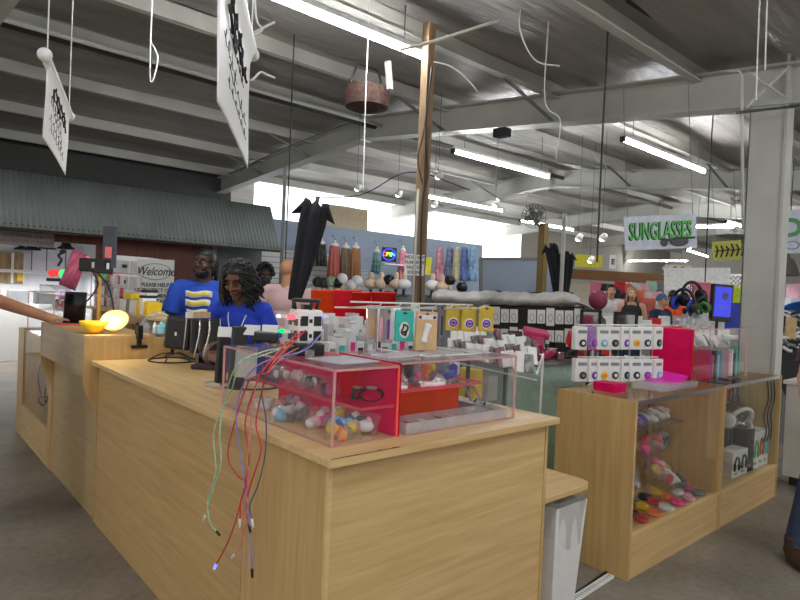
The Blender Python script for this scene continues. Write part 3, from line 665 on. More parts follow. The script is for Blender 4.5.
for (px, py, d, m, lab, sz) in ((291, 331, 2.15, gl_r, 'red lit USB plug pushed into the tower', .017), (282, 331, 2.12, gl_g, 'green lit USB plug at the tower foot', .012), (320, 316, 2.24, gl_b, 'blue lit USB plug on the far side of the tower', .014), (279, 316, 2.12, gl_w, 'pale lit USB plug beside the red one', .009)):
    if m is gl_r: py = 317
    q = thing('usb_plug', lab, 'plug', Matrix.Translation(D(px, py, d)) @ XF(rot=(0, 0, SR)), 'lit USB plugs')
    MB().caps((-sz*.5, 0, 0), sz*.6, (sz*.5, 0, 0), sz*.6, 10).build('lit_cap', m, q, smooth=True)
    MB().box(.022, .008, .012, c=(sz+.008, 0, 0)).build('connector', WHITE, q)
q = MB().bb(-.05, .05, -.03, .03, 0, .003).build('lid_card', mat('grey_card', (170, 172, 178), .6)); q.matrix_world = Matrix.Translation((1.25, 1.72, LZ)) @ XF(rot=(0, 0, .1), s=(1.9, 3.2, 1)); tag(q, 'large grey plastic sheet lying flat on the lid of the pink walled case', 'sheet')
q = MB().lathe([(.016, 0), (.017, .03), (.015, .032)], 16).build('plastic_cup', frost, smooth=True); q.location = (1.16, 1.80, LZ); tag(q, 'tiny clear plastic cup on the case lid beside the tower', 'cup')
for i, (px, py, z, w, m) in enumerate([(262, 372, 1.30, .0, DARK)]): pass

# ================================================================== STAND DISPLAYS ON THE LONG COUNTER
def stand(label, C0, R, h, m=BLACK):
    s = thing('display_stand', label, 'display stand', Matrix.Translation(C0))
    MB().tube([(R*math.cos(a), R*math.sin(a), .006) for a in [2*PI*k/36 for k in range(36)]], .005, 6, True).build('base_ring', m, s, smooth=True)
    for k in range(5):
        a = 2*PI*k/5+.3; MB().tube(smoothpts([(0, 0, .05), (R*.5*math.cos(a), R*.5*math.sin(a), .045), (R*math.cos(a), R*math.sin(a), .006)], 4), .004, 6).build('spoke', m, s, smooth=True)
    MB().tube([(0, 0, .04), (0, 0, h)], .011, 10).build('stem', m, s, smooth=True)
    return s
P = atz(172, 361, T); stand('black wire spider stand carrying black speaker pouches on the long counter', P, .14, .12)
S1 = P.copy()
def pouch(label, Mx, w, h, t, m, logo=True):
    q = thing('speaker_pouch', label, 'pouch', Mx, 'black pouches on the wire stand')
    MB().box(w, t, h).build('pouch_body', m, q, bevel=.02)
    MB().tube([(w*.38, -t/2-.002, h/2), (w*.40, -t/2-.008, 0), (w*.36, -t/2-.002, -h/2)], .004, 6).build('zip', CHROME, q)
    if logo: MB().bb(-.006, .006, -t/2-.002, -t/2, -.014, .008).build('logo_patch', WHITE, q)
    return q
pouch('black speaker pouch with a small white patch on the wire stand', Matrix.Translation(D(180, 333, 3.65)) @ XF(rot=(0, .06, SR-.2)), .17, .20, .09, BLACK)
for i in range(3):
    pouch(f'black slim case hanging {ORD[i]} behind the pouch with the white patch', Matrix.Translation(D(196+i*9, 336, 3.6-.03*i)) @ XF(rot=(0, 0, SR+.5)), .07, .21, .05, DARK, False)
for i in range(3):
    q = MB().box(.05, .03, .035).build('card_tag', TAN if i else CARD, bevel=.002); q.matrix_world = Matrix.Translation(D(190+i*8, 315, 3.55)) @ XF(rot=(0, 0, SR+.4)); tag(q, f'{["white", "tan", "pale brown"][i]} header card above the black cases on the wire stand', 'tag', 'header cards on the wire stand')
for i in range(2): 
    pts = smoothpts([D(200+i*10, 320, 3.4), D(199+i*10, 335, 3.38), D(194+i*9, 357, 3.36)], 5); tag(MB().tube(pts, .004, 6).build('lanyard', CHROME, smooth=True), f'grey lanyard hanging {ORD[i]} across the black slim cases', 'lanyard')
# bracelet / watch cuff display beside
mb = MB(); 
for k in range(7):
    a = k/6*PI; mb.tube([(.05*math.cos(b)*1.0, .012*k-.04, .085+.07*math.sin(b)) for b in [2*PI*q/18 for q in range(18)]], .009, 6, True)
brw = mb.build('bangle_row', mat('bronze_beads', (112, 88, 84), .4, .2, .4, 60, .4, 120), smooth=True); brw.matrix_world = Matrix.Translation(atz(213, 368, T)) @ XF(rot=(0, 0, SR+.6)); tag(brw, 'grey brown coiled bangles standing on the counter beside the black pouches', 'bangle')
mb = MB(); mb.box(.14, .1, .03, c=(0, 0, .015)); o = mb.build('jewellery_block', mat('plum_velvet', (70, 45, 55), .9), bevel=.01); o.matrix_world = Matrix.Translation(atz(205, 369, T)) @ XF(rot=(0, 0, SR)); tag(o, 'dark plum pad lying under the coiled bangles on the long counter', 'pad')
# silver bowl / foil fan and price tag
o = MB().lathe([(.01, 0), (.06, .012), (.1, .05), (.115, .10), (.108, .10), (.09, .055), (.04, .02)], 28).build('foil_bowl', mat('brushed_silver', (205, 208, 210), .3, .8), smooth=True)
o.matrix_world = Matrix.Translation(D(160, 332, 4.35)) @ XF(rot=(1.1, .2, SR)); tag(o, 'silver bowl tipped on its side behind the speaker pouch', 'bowl')
a = D(141, 360, 4.0); o = MB().bb(-.035, .035, -.002, .002, 0, .17).build('price_card', clear('card_sleeve', (240, 240, 240), .6, (240, 236, 228)), bevel=.001); o.matrix_world = Matrix.Translation((a.x, a.y, T+.001)) @ XF(rot=(-.1, .35, SR)); tag(o, 'clear sleeve price card leaning against the raised desk end', 'price card')
# second wire stand base, tall dark panels beside the tower
P = atz(258, 387, T); stand('black wire spider stand with a tall dark holder behind the acrylic case', P+Vector((-.01, .05, 0)), .15, .25)
tag(MB().tube([(P.x-.12+.1*math.cos(a), P.y+.12+.1*math.sin(a), T+.006+.004*(k % 3)) for k, a in enumerate([2*PI*q/14 for q in range(30)])], .004, 6).build('coiled_wire', mat('pale_grey_cord', (190, 188, 184), .5), smooth=True), 'pale grey wire coiled on the counter next to the black wire base', 'wire')
for i, (px, py, w, h, m, lab, d, yw) in enumerate([(222, 356, .05, .25, BLACK, 'tall black phone case standing edge-on beside the staff member', 2.75, .9), (238, 357, .07, .27, DARK, 'tall charcoal phone case hanging behind the cables', 2.6, .5), (246, 362, .09, .13, clear('dull_clear', (235, 235, 235), .6), 'clear pouch hanging behind the cables', 2.5, .3), (266, 337, .10, .045, BLACK, 'black box end showing behind the tower cables', 2.5, .1)]):
    o = MB().box(w, .03, h).build('phone_case', m, bevel=.008); o.matrix_world = Matrix.Translation(D(px, py, d)) @ XF(rot=(0, .05, SR+yw)); tag(o, lab, 'phone case')
for i, (px, py, m, lab) in enumerate([(226, 332, WHITE, 'white card tucked behind the black phone case'), (252, 330, CARD, 'white printed card lying on top of the clear pouch'), (270, 330, WHITE, 'white folded card beside the green lit plug')]):
    o = MB().box(.07, .004, .045).build('small_card', m); o.matrix_world = Matrix.Translation(D(px, py, 2.6)) @ XF(rot=(-.3, 0, SR)); tag(o, lab, 'card')

# ================================================================== CASH DESK ITEMS
DZ = 1.155
def dz(px, py): return atz(px, py, DZ)
lp = thing('desk_lamp', 'yellow desk lamp lit and tipped over its bowl on the raised cash desk', 'lamp', Matrix.Translation((1.075, 4.06, DZ)) @ XF(rot=(0, 0, SR), s=(.92, .92, .92)))
yl = mat('lamp_yellow', (246, 205, 40), .35); warm = glow('warm_bulb', (255, 236, 190), 5)
MB().lathe([(.03, 0), (.055, .02), (.085, .05), (.10, .085), (.096, .085), (.05, .03)], 26, XF((-.06, 0, 0))).build('lamp_base', yl, lp, smooth=True)
MB().tube(smoothpts([(-.06, .03, .05), (-.01, .06, .07), (.05, .05, .09)], 5), .007, 8).build('lamp_arm', yl, lp, smooth=True)
Ms = XF((.06, .03, .10), (-2.35, .25, 0))
MB().lathe([(.088, 0), (.091, .004), (.073, .045), (.036, .08), (.02, .10), (.018, .098), (.032, .075), (.068, .042), (.084, .002)], 28, Ms).build('lamp_shade', mat('lamp_shade_cream', (250, 226, 150), .5), lp, smooth=True)
MB().ell((0, 0, .03), (.035, .035, .04), Ms).build('bulb', warm, lp, smooth=True)
ld = bpy.data.lights.new('lamp_light', 'POINT'); ld.energy = 2.6; ld.color = (1, .84, .55); ld.shadow_soft_size = .04; lo = bpy.data.objects.new('lamp_light', ld); C.objects.link(lo); lo.parent = lp; lo.location = (.05, -.10, .19)
# tablet, flyer, clip arms
o = thing('tablet', 'black tablet standing upright behind the customer hand on the cash desk', 'tablet', Matrix.Translation(dz(73, 326)+Vector((.03, .12, 0))) @ XF(rot=(-.12, 0, SR+.15)))
MB().box(.155, .012, .245, c=(0, 0, .1225)).build('tablet_body', BLACK, o, bevel=.006); MB().bb(-.068, .068, -.0075, -.0062, .015, .23).build('tablet_screen', mat('dark_screen', (12, 13, 16), .08), o)
tag(MB().tube(smoothpts([D(83, 300, 5.1), D(78, 310, 5.0), D(82, 325, 4.9)], 5), .005, 6).build('white_cable', WHITE, smooth=True), 'short white cord looping from the black tablet to the desk', 'cord')
o = MB().box(.2, .14, .012).build('booklet', mat('pink_red_paper', (214, 90, 100), .6), bevel=.002); o.matrix_world = Matrix.Translation(Vector((1.09, 4.86, DZ+.007))) @ XF(rot=(0, 0, SR)); tag(o, 'pink red booklet lying under the customer hand on the cash desk', 'booklet')
def clipcam(px, py, d, w, h, label, extra):
    q = thing('phone_clamp', label, 'phone clamp', Matrix.Translation(D(px, py, d)) @ XF(rot=(0, 0, SR+.2)))
    MB().box(w, .05, h).build('clamp_body', BLACK, q, bevel=.008); MB().box(.018, .01, .045, c=(w*.28, -.028, 0)).build('clamp_window', WHITE, q, bevel=.003)
    if extra:
        MB().box(.085, .05, .30, c=(.035, 0, .14)).build('boxed_adapter', mat('charcoal_box', (58, 64, 74), .6), q, bevel=.004)
        MB().bb(.01, .055, -.027, -.025, .06, .14).build('box_label', [mat('coral_label', (225, 110, 120), .6)], q)
    return q
clipcam(89, 265, 4.45, .13, .10, 'black clip-on holder beside the pink bag over the cash desk', False)
clipcam(104, 266, 4.35, .12, .11, 'black clip-on holder carrying a charcoal box with a coral label', True)
tag(MB().tube(smoothpts([D(93, 272, 4.4), D(98, 284, 4.35), D(90, 298, 4.35), D(78, 310, 4.4), D(80, 326, 4.5)], 6), .006, 8).build('gooseneck', BLACK, smooth=True), 'black gooseneck curving from the clip-on holder to the desk', 'gooseneck')
t = thing('clip_gooseneck', 'black gooseneck ending in a clamp on the edge of the cash desk', 'gooseneck', (0, 0, 0))
MB().tube(smoothpts([D(97, 272, 4.35), D(108, 286, 4.25), D(113, 304, 4.15), D(114, 322, 4.12), D(110, 334, 4.12)], 6), .006, 8).build('flexible_arm', BLACK, t, smooth=True)
g = D(109, 338, 4.1); Mg = Matrix.Translation((1.26, 3.955, 1.14)) 
MB().box(.035, .05, .09, Mg, (0, 0, .03)).box(.10, .03, .022, Mg, (-.0, -.008, -.06)).box(.03, .02, .06, Mg, (0, -.006, -.03)).build('clamp', BLACK, t, bevel=.006)
# acrylic cases at the aisle end of the desk
def clearbox(label, x0, x1, y0, y1, z0, z1):
    q = thing('acrylic_case', label, 'acrylic case', (0, 0, 0))
    for nm, a in (('front_wall', (x0, x0+.004, y0, y1, z0, z1)), ('end_wall', (x0, x1, y0, y0+.004, z0, z1)), ('end_wall', (x0, x1, y1-.004, y1, z0, z1)), ('case_lid', (x0, x1, y0, y1, z1, z1+.004)), ('inner_shelf', (x0+.005, x1, y0+.005, y1-.005, (z0+z1)/2, (z0+z1)/2+.004))): MB().bb(*a).build(nm, ACR, q)
    mb = MB()
    for (x, y) in ((x0, y0), (x0, y1), (x1, y0), (x1, y1)): mb.bb(x-.004, x+.004, y-.004, y+.004, z0, z1)
    for x in (x0, x1): mb.bb(x-.004, x+.004, y0-.004, y1+.004, z1-.004, z1+.003)
    for y in (y0, y1): mb.bb(x0-.004, x1+.004, y-.004, y+.004, z1-.004, z1+.003)
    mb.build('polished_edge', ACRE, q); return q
clearbox('clear acrylic case on the glass counter case, filled with wrapped cables', 1.06, 1.45, 5.4, 6.5, 1.01, 1.36)
for i in range(8):
    y = 5.48+i*.12; toy('packed_cable', f'wrapped {["white", "purple", "brown", "black", "grey", "red", "cream", "dark"][i]} cable bundle in the clear case above the glass counter', 'cable pack', Matrix.Translation((1.2+.06*(i % 2), y, 1.09+.17*(i % 2 if i > 1 else 1))) @ XF(rot=(0, .3*(i-3)/3, -1.0)), .11, .14, .06, [[WHITE], [PURP, DARK], [TAN, DARK], [BLACK, GREY], [GREY, WHITE], [RED, WHITE], [CARD, TAN], [DARK, GREY]][i], 'wrapped cables in the clear case', 200+i)
CB = clearbox('clear acrylic case of hung earphone cards behind the yellow lamp', 1.47, 1.655, 5.2, 6.0, 1.25, 1.56)
for r_ in range(3):
    for k in range(5):
        o = MB().box(.008, .085, .075).build('earphone_card', [WHITE, CARD, GREY, RED, PURP][(k*2+r_*3) % 5] if r_ else [LBLUE, WHITE, GREY, CARD, WHITE][k], bevel=.002)
        o.location = (1.53+.02*(k % 2), 5.29+k*.14, 1.30+r_*.10)
        tag(o, f'earphone card {ORD[k]} from the welcome sign, {["bottom", "middle", "top"][r_]} row of the case behind the lamp', 'card', 'earphone cards behind the lamp')
t = MB().bb(-.012, .012, -.012, .012, 0, .42).build('yellow_post', mat('yellow_wood', (222, 172, 78), .6)); t.location = (1.27, 4.95, 1.1551); tag(t, 'thin yellow wooden post standing on the cash desk behind the lamp', 'post')
# pink striped bag, santa lights, hats
o = thing('foil_bag', 'pink striped foil bag hanging open over the clear cable case', 'bag', Matrix.Translation(D(74, 270, 5.0)) @ XF(rot=(0, .35, SR)))
MB().pillow(.15, .32, .07, seed=5).build('bag_body', mat('pink_stripe_foil', (190, 90, 120), .35, .2, .5, 9, .3, 30, stretch=(6, 1, 1)), o, smooth=True)
o = MB().ell((0, 0, 0), (.045, .045, .045)).build('green_light', glow('green_bulb', (60, 220, 120), 1.2), smooth=True); o.location = D(64, 274, 5.6); tag(o, 'round green light glowing on top of the clear cable case', 'light')
o = MB().caps((0, 0, 0), .035, (.09, 0, .01), .02).build('red_light', glow('red_bulb', (230, 60, 60), .9), smooth=True); o.matrix_world = Matrix.Translation(D(52, 273, 5.6)) @ XF(rot=(0, 0, SR)); tag(o, 'red light glowing beside the round green light', 'light')
o = MB().box(.2, .12, .03).build('black_tray', BLACK, bevel=.008); o.matrix_world = Matrix.Translation(D(60, 280, 5.65)) @ XF(rot=(0, 0, SR)); tag(o, 'black base under the green and red lights', 'base plate')
mb = MB().tube(smoothpts([(0, 0, 0), (.03, 0, .06), (0, 0, .1), (.05, 0, .13)], 4), .012, 6).ell((.04, 0, .14), (.03, .02, .02)); o = mb.build('dark_figurine', DARK, smooth=True); o.matrix_world = Matrix.Translation(D(58, 266, 5.6)) @ XF(rot=(0, 0, SR)); tag(o, 'small dark figurine above the red light', 'figurine')
o = MB().pillow(.3, .24, .16, seed=3).build('plastic_bundle', frost, smooth=True); o.matrix_world = Matrix.Translation((1.24, 6.30, 1.19+.12)) @ XF(rot=(0, 0, SR)); tag(o, 'white plastic bundle inside the clear case near the customer', 'bundle')
# rear shelf: yellow box, boxed cards
ry = 1.246
for i in range(8):
    w = .062; o = MB().box(.11, w, .10, c=(0, 0, .05)).build('boxed_cable', [YEL, WHITE, YEL, CARD, WHITE, GREY, WHITE, CARD, WHITE, WHITE][i], bevel=.003)
    o.matrix_world = Matrix.Translation((1.54, 4.56+i*.085, ry)) @ XF(rot=(.12, 0, .1)); tag(o, f'{["yellow", "white", "pale yellow", "off-white", "white", "grey", "white", "cream", "white", "white"][i]} boxed cable {ORD[i]} from the lamp-side end of the rear shelf'.replace('lamp-side end', 'counter end'), 'box', 'boxed cables on the rear shelf')
for i in range(4):
    o = MB().box(.10, .08, .02).build('flat_box', [WHITE, DARK, CARD, DARK][i], bevel=.002); o.matrix_world = Matrix.Translation((1.55+.01*i, 4.70+.02*i, ry+.114+.0205*i)) @ XF(rot=(0, 0, .2*i)); tag(o, f'flat {["white", "dark", "cream", "black"][i]} box, {ORD[i]} up in the pile above the boxed cables', 'box', 'flat boxes above the boxed cables')
o = MB().box(.1, .2, .05).build('yellow_pack', YEL, bevel=.008); o.location = (1.55, 5.05, ry+.128); tag(o, 'yellow pack lying behind the pile of flat boxes', 'pack')
for i, (px, py, m, w, lab) in enumerate([(128, 333, BLACK, .03, 'black bottle standing under the rear shelf'), (121, 336, frost, .05, 'clear tub next to the yellow lamp'), (133, 331, WHITE, .025, 'white tipped bottle under the rear shelf'), (146, 336, LBLUE, .09, 'bright blue cloth under the rear shelf')]):
    P = dz(px, 341); o = MB().lathe([(w*.5, 0), (w*.5, .045), (w*.25, .06), (w*.2, .075)], 14).build('small_bottle' if i < 3 else 'blue_cloth', m, smooth=False); o.matrix_world = Matrix.Translation((1.22+.055*i+.06, 4.06, DZ)); tag(o, lab, 'bottle' if i < 3 else 'cloth')

# ================================================================== WELCOME SIGN, WHITE DRAWER CABINET, NOTICE
d0 = 6.3
a = D(139, 261, d0); b = D(176, 262, d0); lo_ = D(132, 310, d0)
M = frame(D(155, 285, d0), b-a, a-lo_); w = (b-a).length; hgt = (a-D(136, 312, d0)).length
ws = thing('welcome_sign', 'grey white welcome notice board leaning in front of the dark red wall', 'sign', M @ Matrix.Translation((0, 0, -.1)))
MB().bb(-w/2, w/2, 0, .015, -hgt/2-.12, hgt/2+.1).build('board', mat('pale_board', (196, 198, 196), .6, 0, .03), ws, bevel=.004)
zt_ = hgt/2+.1
MB().tube([(w*.43*math.cos(q), -.002, zt_-.13+.085*math.sin(q)) for q in [2*PI*k/40 for k in range(40)]], .0035, 4, True).build('oval_line', INK, ws)
text('Welcome', .125, INK, ws, Matrix.Translation((0, -.002, zt_-.13)), shear=.35, sx=.82, bold=.001)
maroon = mat('maroon_ink', (80, 30, 34), .6)
for i, (s, sz, m) in enumerate([('PLEASE HELP', .055, INK), ('US PROTECT OUR', .055, maroon), ('CUSTOMERS', .055, maroon), ('AND STAFF', .055, INK), ('PRACTICE SOCIAL', .036, INK), ('DISTANCING BY STAYING', .036, INK), ('AT LEAST SIX FEET', .036, INK), ('FROM OTHERS', .036, INK)]):
    text(s, sz, m, ws, Matrix.Translation((0, -.002, zt_-.27-i*.058-(.03 if i > 3 else 0))), bold=.0012, sx=.86 if i > 3 else .95)
for s in (-1, 1): MB().tube([(s*w*.4, .03, -hgt/2-.1), (s*w*.46, .2, -1.0)], .012, 6).build('easel_leg', DSTEEL, ws)
a = D(113, 256, 6.9); b = D(140, 258, 6.9)
M = frame(D(126, 255, 6.9), (b-a), (0, 0, 1)); M.translation.z = 0
cb = thing('drawer_cabinet', 'white pigeonhole drawer cabinet standing behind the welcome notice', 'cabinet', M)
zt = D(126, 256, 6.9).z; w = .40
MB().bb(-w/2, w/2, 0, .4, 0, zt).build('cabinet_body', WHITE, cb)
for k in range(5):
    for i in range(2):
        x0c = -w/2+.02+i*.185; z0c = zt-.21-k*.18
        dr = MB().bb(x0c, x0c+.165, -.015, 0, z0c, z0c+.155).build('drawer', mat('grey_white_drawer', (184, 186, 186), .5), cb, bevel=.004)
        MB().bb(x0c+.1, x0c+.15, -.03, -.015, z0c+.07, z0c+.11).build('drawer_label', DARK, dr)
a = on(0, 234, 1, WYY); b = on(54, 240, 1, WYY)
nb = thing('notice_board', 'long grey printed notice board fixed above the office opening', 'sign', Matrix.Translation(((a.x-.5+b.x)/2, WYY-.0175, b.z-.02)))
L_ = b.x-a.x+.5; MB().bb(-L_/2, L_/2, 0, .018, -.11, .11).build('board', mat('grey_board', (142, 130, 128), .7), nb)
for i in range(2): text('NOTICE TO ALL CUSTOMERS AND VENDORS' if i == 0 else 'NO REFUNDS WITHOUT RECEIPT', .07, mat('brown_ink', (88, 70, 70), .7), nb, Matrix.Translation((.1, -.003, .045-.09*i)))
# office: pendant hats, wall board, shelves
hatm = mat('charcoal_felt', (52, 56, 62), .8)
for i, (px, py) in enumerate([(21, 250), (32, 250), (47, 249), (66, 249)]):
    o = MB().lathe([(.16, 0), (.15, .02), (.09, .06), (.075, .13), (.03, .16), (.02, .17)], 24).build('pendant_lamp', hatm, smooth=True); P = D(px, py, 11.6); o.location = P; tag(o, f'dark pendant shade hanging {ORD[i]} from the aisle side inside the office opening', 'lamp shade', 'dark pendant shades in the office'); 
    MB().tube([(0, 0, .17), (0, 0, zt-.18-P.z)], .008, 6).build('hanging_rod', BLACK, o)
a = on(0, 252, 1, OY-.1); b = on(25, 284, 1, OY-.1)
o = thing('framed_print', 'brown bamboo print with yellow corner on the office wall', 'picture', Matrix.Translation(((a.x+b.x)/2, OY-.06, (a.z+b.z)/2)))
w = b.x-a.x; h = a.z-b.z
MB().bb(-w/2, w/2, 0, .03, -h/2, h/2).build('print', mat('bamboo_print', (150, 132, 92), .7, 0, .4, 6, stretch=(3, 1, .6)), o)
MB().bb(-.02, .02, -.02, .0, -h/2, h/2).bb(w/2-.03, w/2, -.02, 0, -h/2, h/2).build('print_frame', WHITE, o)
MB().bb(w*.2, w*.45, -.01, 0, -h*.4, -h*.15).build('yellow_patch', YEL, o)
t = thing('office_counter', 'white office counter with dark boxes seen through the lit opening', 'counter', Matrix.Translation((on(30, 300, 1, OY-1.2).x, OY-1.2, 0)))
MB().bb(-1.4, 1.0, 0, .5, 0, 1.0).build('counter_body', WHITE, t)
for i in range(5):
    o = MB().box(.3, .25, .24).build('storage_box', [DARK, RED, GREY, BLACK, PURP][i], bevel=.01); o.location = (t.location.x-1.0+i*.42, OY-.95, 1.121); tag(o, f'{["dark", "red", "grey", "black", "purple"][i]} storage box on the office counter', 'box')
od = bpy.data.lights.new('office_light', 'AREA'); od.shape = 'RECTANGLE'; od.size = 3.5; od.size_y = 1.2; od.energy = 50; oo = bpy.data.objects.new('office_light', od); C.objects.link(oo); oo.location = (x0-1.6, WYY+1.4, zt-.25)
fx = thing('ceiling_fixture', 'long white office ceiling light above the lit opening', 'light', (x0-1.6, WYY+1.4, zt-.23)); MB().bb(-1.8, 1.8, -.6, .6, .005, .05).build('diffuser', WHITE, fx)
# ================================================================== PEOPLE
def sdf(name, prims, vox, m, parent, it=2):
    mb = MB()
    for p in prims:
        if p[0] == 'c': mb.caps(p[1], p[2], p[3], p[4], 14)
        elif p[0] == 'f': mb.caps(p[1], p[2], p[3], p[4], 16, flatends=True)
        else: mb.ell(p[1], p[2], p[4] if len(p) > 4 else None, 20, 14, p[3] if len(p) > 3 else (0, 0, 0))
    o = bpy.data.objects.new(name, mb.mesh(name, m, True)); C.objects.link(o)
    r = o.modifiers.new('r', 'REMESH'); r.mode = 'VOXEL'; r.voxel_size = vox; r.use_smooth_shade = True
    s = o.modifiers.new('s', 'SMOOTH'); s.iterations = it; s.factor = .5
    dg = bpy.context.evaluated_depsgraph_get(); me = bpy.data.meshes.new_from_object(o.evaluated_get(dg)); me.name = name
    o.modifiers.clear(); o.data = me; o.parent = parent
    return o
def hand(W, dirv, side, up, curl=.5, s=1.0):
    """palm + five fingers; W wrist, dirv pointing direction, up = back of the hand"""
    d = Vector(dirv).normalized(); u = Vector(up); u = (u-d*u.dot(d)).normalized(); sd = d.cross(u)*side; W = Vector(W); pr = []
    for k, off in enumerate((-.03, -.01, .01, .03)): pr.append(('c', W+sd*off*.7*s+d*.012*s, .014*s, W+sd*off*s+d*.085*s, .0125*s))
    for k, (off, L) in enumerate(((-.03, .06), (-.01, .075), (.01, .08), (.031, .07))):
        p = W+sd*off*s+d*.09*s; a = p+(d*math.cos(curl*.5)-u*math.sin(curl*.5))*L*.45*s; b = a+(d*math.cos(curl)-u*math.sin(curl))*L*.32*s; e = b+(d*math.cos(curl*1.5)-u*math.sin(curl*1.5))*L*.27*s
        pr += [('c', p, .0098*s, a, .009*s), ('c', a, .009*s, b, .0083*s), ('c', b, .0083*s, e, .0072*s)]
    p = W+sd*.026*s+d*.03*s; a = p+(sd*.6+d*.75-u*.2).normalized()*.045*s; b = a+(sd*.25+d*.95-u*.25).normalized()*.032*s
    pr += [('c', p, .014*s, a, .0115*s), ('c', a, .0115*s, b, .009*s)]
    return pr
def head_prims(Hc, R, s, jaw=1.0):
    def P(x, y, z): return Hc+R @ Vector((x*s, y*s, z*s))
    e = R.to_euler()
    def E(c, r): return ('e', P(*c), tuple(q*s for q in r), tuple(e))
    pr = [E((0, -.012, .028), (.076, .096, .092)), E((0, .022, -.045), (.056*jaw, .066, .068)), E((0, .070, -.098), (.026*jaw, .022, .02)), E((.035, .055, -.028), (.03, .032, .03)), E((-.035, .055, -.028), (.03, .032, .03)),
          ('c', P(0, .088, .018), .009*s, P(0, .108, -.022), .0125*s), E((.013, .098, -.03), (.010, .011, .008)), E((-.013, .098, -.03), (.010, .011, .008)),
          ('c', P(-.036, .074, .031), .0115*s, P(0, .088, .03), .009*s), ('c', P(.036, .074, .031), .0115*s, P(0, .088, .03), .009*s),
          E((0, .084, -.056), (.026, .014, .008)), E((0, .083, -.068), (.022, .014, .0085)), E((.077, -.012, -.01), (.012, .022, .032)), E((-.077, -.012, -.01), (.012, .022, .032))]
    return pr, P, e
def person(label, pos, yaw, skin, shirt, pants, hgt=1.72, head=(0, 0), lean=0, arms=None, hair=None, hairm=None, vox=.011, shirt_kind='tee', build=1.0, faced=True, hands=True, lids=False, step=None):
    k = hgt/1.75
    M = Matrix.Translation(Vector(pos)) @ Matrix.Rotation(yaw, 4, 'Z') @ Matrix.Scale(k, 4)
    r = thing('person', label, 'person', M)
    def L(x, y, z):  # lean forward about the hips
        dz = max(0, z-.95); return Vector((x, y+dz*math.sin(lean), .95+dz*math.cos(lean) if z > .95 else z))
    b = build
    A = arms or {}
    sh = {s: L(s*.185*b, 0, 1.42) for s in (-1, 1)}
    el = {s: Vector(A.get(s, ((s*.25*b, .02, 1.13), 0, 0))[0]) for s in (-1, 1)}
    wr = {s: Vector(A.get(s, (0, (s*.25*b, .10, .89), 0))[1]) for s in (-1, 1)}
    dr = {s: (A[s][2] if s in A else (0, .15, -1)) for s in (-1, 1)}
    Hc = L(0, .03, 1.625); R = (Matrix.Rotation(head[0], 4, 'Z') @ Matrix.Rotation(-head[1], 4, 'X')).to_3x3()
    if lean: Hc = Hc+Vector((0, .02, 0))
    hp, P, e = head_prims(Hc, R, 1.0)
    body = list(hp)
    body += [('c', L(0, -.005, 1.44), .058, Hc+R @ Vector((0, -.02, -.06)), .054)]
    tor = [('e', L(0, 0, 1.30), (.165*b, .105*b, .15), (-lean, 0, 0)), ('e', L(0, 0, 1.12), (.145*b, .10*b, .16), (-lean, 0, 0)), ('e', (0, -.005, .94), (.165*b, .115*b, .13)), ('c', sh[-1]*.9+L(0, 0, 1.42)*.1, .06, sh[1]*.9+L(0, 0, 1.42)*.1, .06)]
    body += tor
    def legs(s): return (Vector(step[0]), Vector(step[1])) if step and s == step[2] else (Vector((s*.1, .01, .5)), Vector((s*.1, -.02, .06)))
    for s in (-1, 1):
        body += [('c', sh[s], .054*b, el[s], .041*b), ('c', el[s], .045*b, wr[s], .029*b)]
        if hands: body += hand(wr[s], dr[s], -s, (s*1.0, .15, .3) if abs(Vector(dr[s]).z) > .7 else (0, 0, 1), A[s][3] if s in A and len(A[s]) > 3 else .5)
        kn, an = legs(s); body += [('c', (s*.095, 0, .9), .085*b, kn, .058), ('c', kn, .056, an+Vector((0, 0, .04)), .038), ('c', an+Vector((0, -.01, -.01)), .04, an+Vector((.005*s, .15, -.025)), .034)]
    bm_ = sdf('body', body, vox, skin, r, 2)
    # clothes
    ov = .014
    tee = [('e', L(0, 0, 1.30), (.165*b+ov+.008, .105*b+ov+.01, .155), (-lean, 0, 0)), ('e', L(0, 0, 1.12), (.150*b+ov+.012, .105*b+ov+.014, .18), (-lean, 0, 0)), ('f', L(0, 0, 1.05), .165*b+.0, Vector((0, 0, .86)), .17*b), ('c', sh[-1]*.92+L(0, 0, 1.425)*.08, .068, sh[1]*.92+L(0, 0, 1.425)*.08, .068)]
    # flatten the hem in depth
    if shirt_kind != 'tank':
        for s in (-1, 1):
            q = sh[s]+(el[s]-sh[s])*(.72 if shirt_kind == 'tee' else 1.0)
            tee.append(('f', sh[s]+(sh[s]-el[s]).normalized()*.02, .068*b, q, .074*b))
            if shirt_kind == 'long': tee.append(('f', el[s], .056*b, el[s]+(wr[s]-el[s])*.93, .04)); tee.append(('c', el[s], .055*b, el[s], .055*b))
    else:
        tee = tee[:3]
        for s in (-1, 1): tee.append(('c', L(s*.105, .02, 1.46), .03, L(s*.11, .05, 1.33), .05))
    sdf('t_shirt' if shirt_kind == 'tee' else ('tank_top' if shirt_kind == 'tank' else 'shirt'), tee, vox, shirt, r, 3)
    pan = [('e', (0, -.005, .92), (.178*b, .128*b, .13))]
    for s in (-1, 1): kn, an = legs(s); pan += [('c', (s*.095, 0, .88), .098*b, kn, .074), ('f', kn+Vector((0, 0, .02)), .072, an+Vector((0, 0, .02)), .058)]
    sdf('trousers', pan, vox, pants, r, 2)
    for s in (-1, 1):
        an = legs(s)[1]; sdf('shoe', [('c', an+Vector((0, -.025, -.01)), .05, an+Vector((s*.007, .16, -.018)), .044), ('e', an+Vector((s*.004, .07, -.048)), (.052, .14, .018)), ('f', an, .05, an+Vector((0, 0, .09)), .056)], .012, DARK, r, 1)
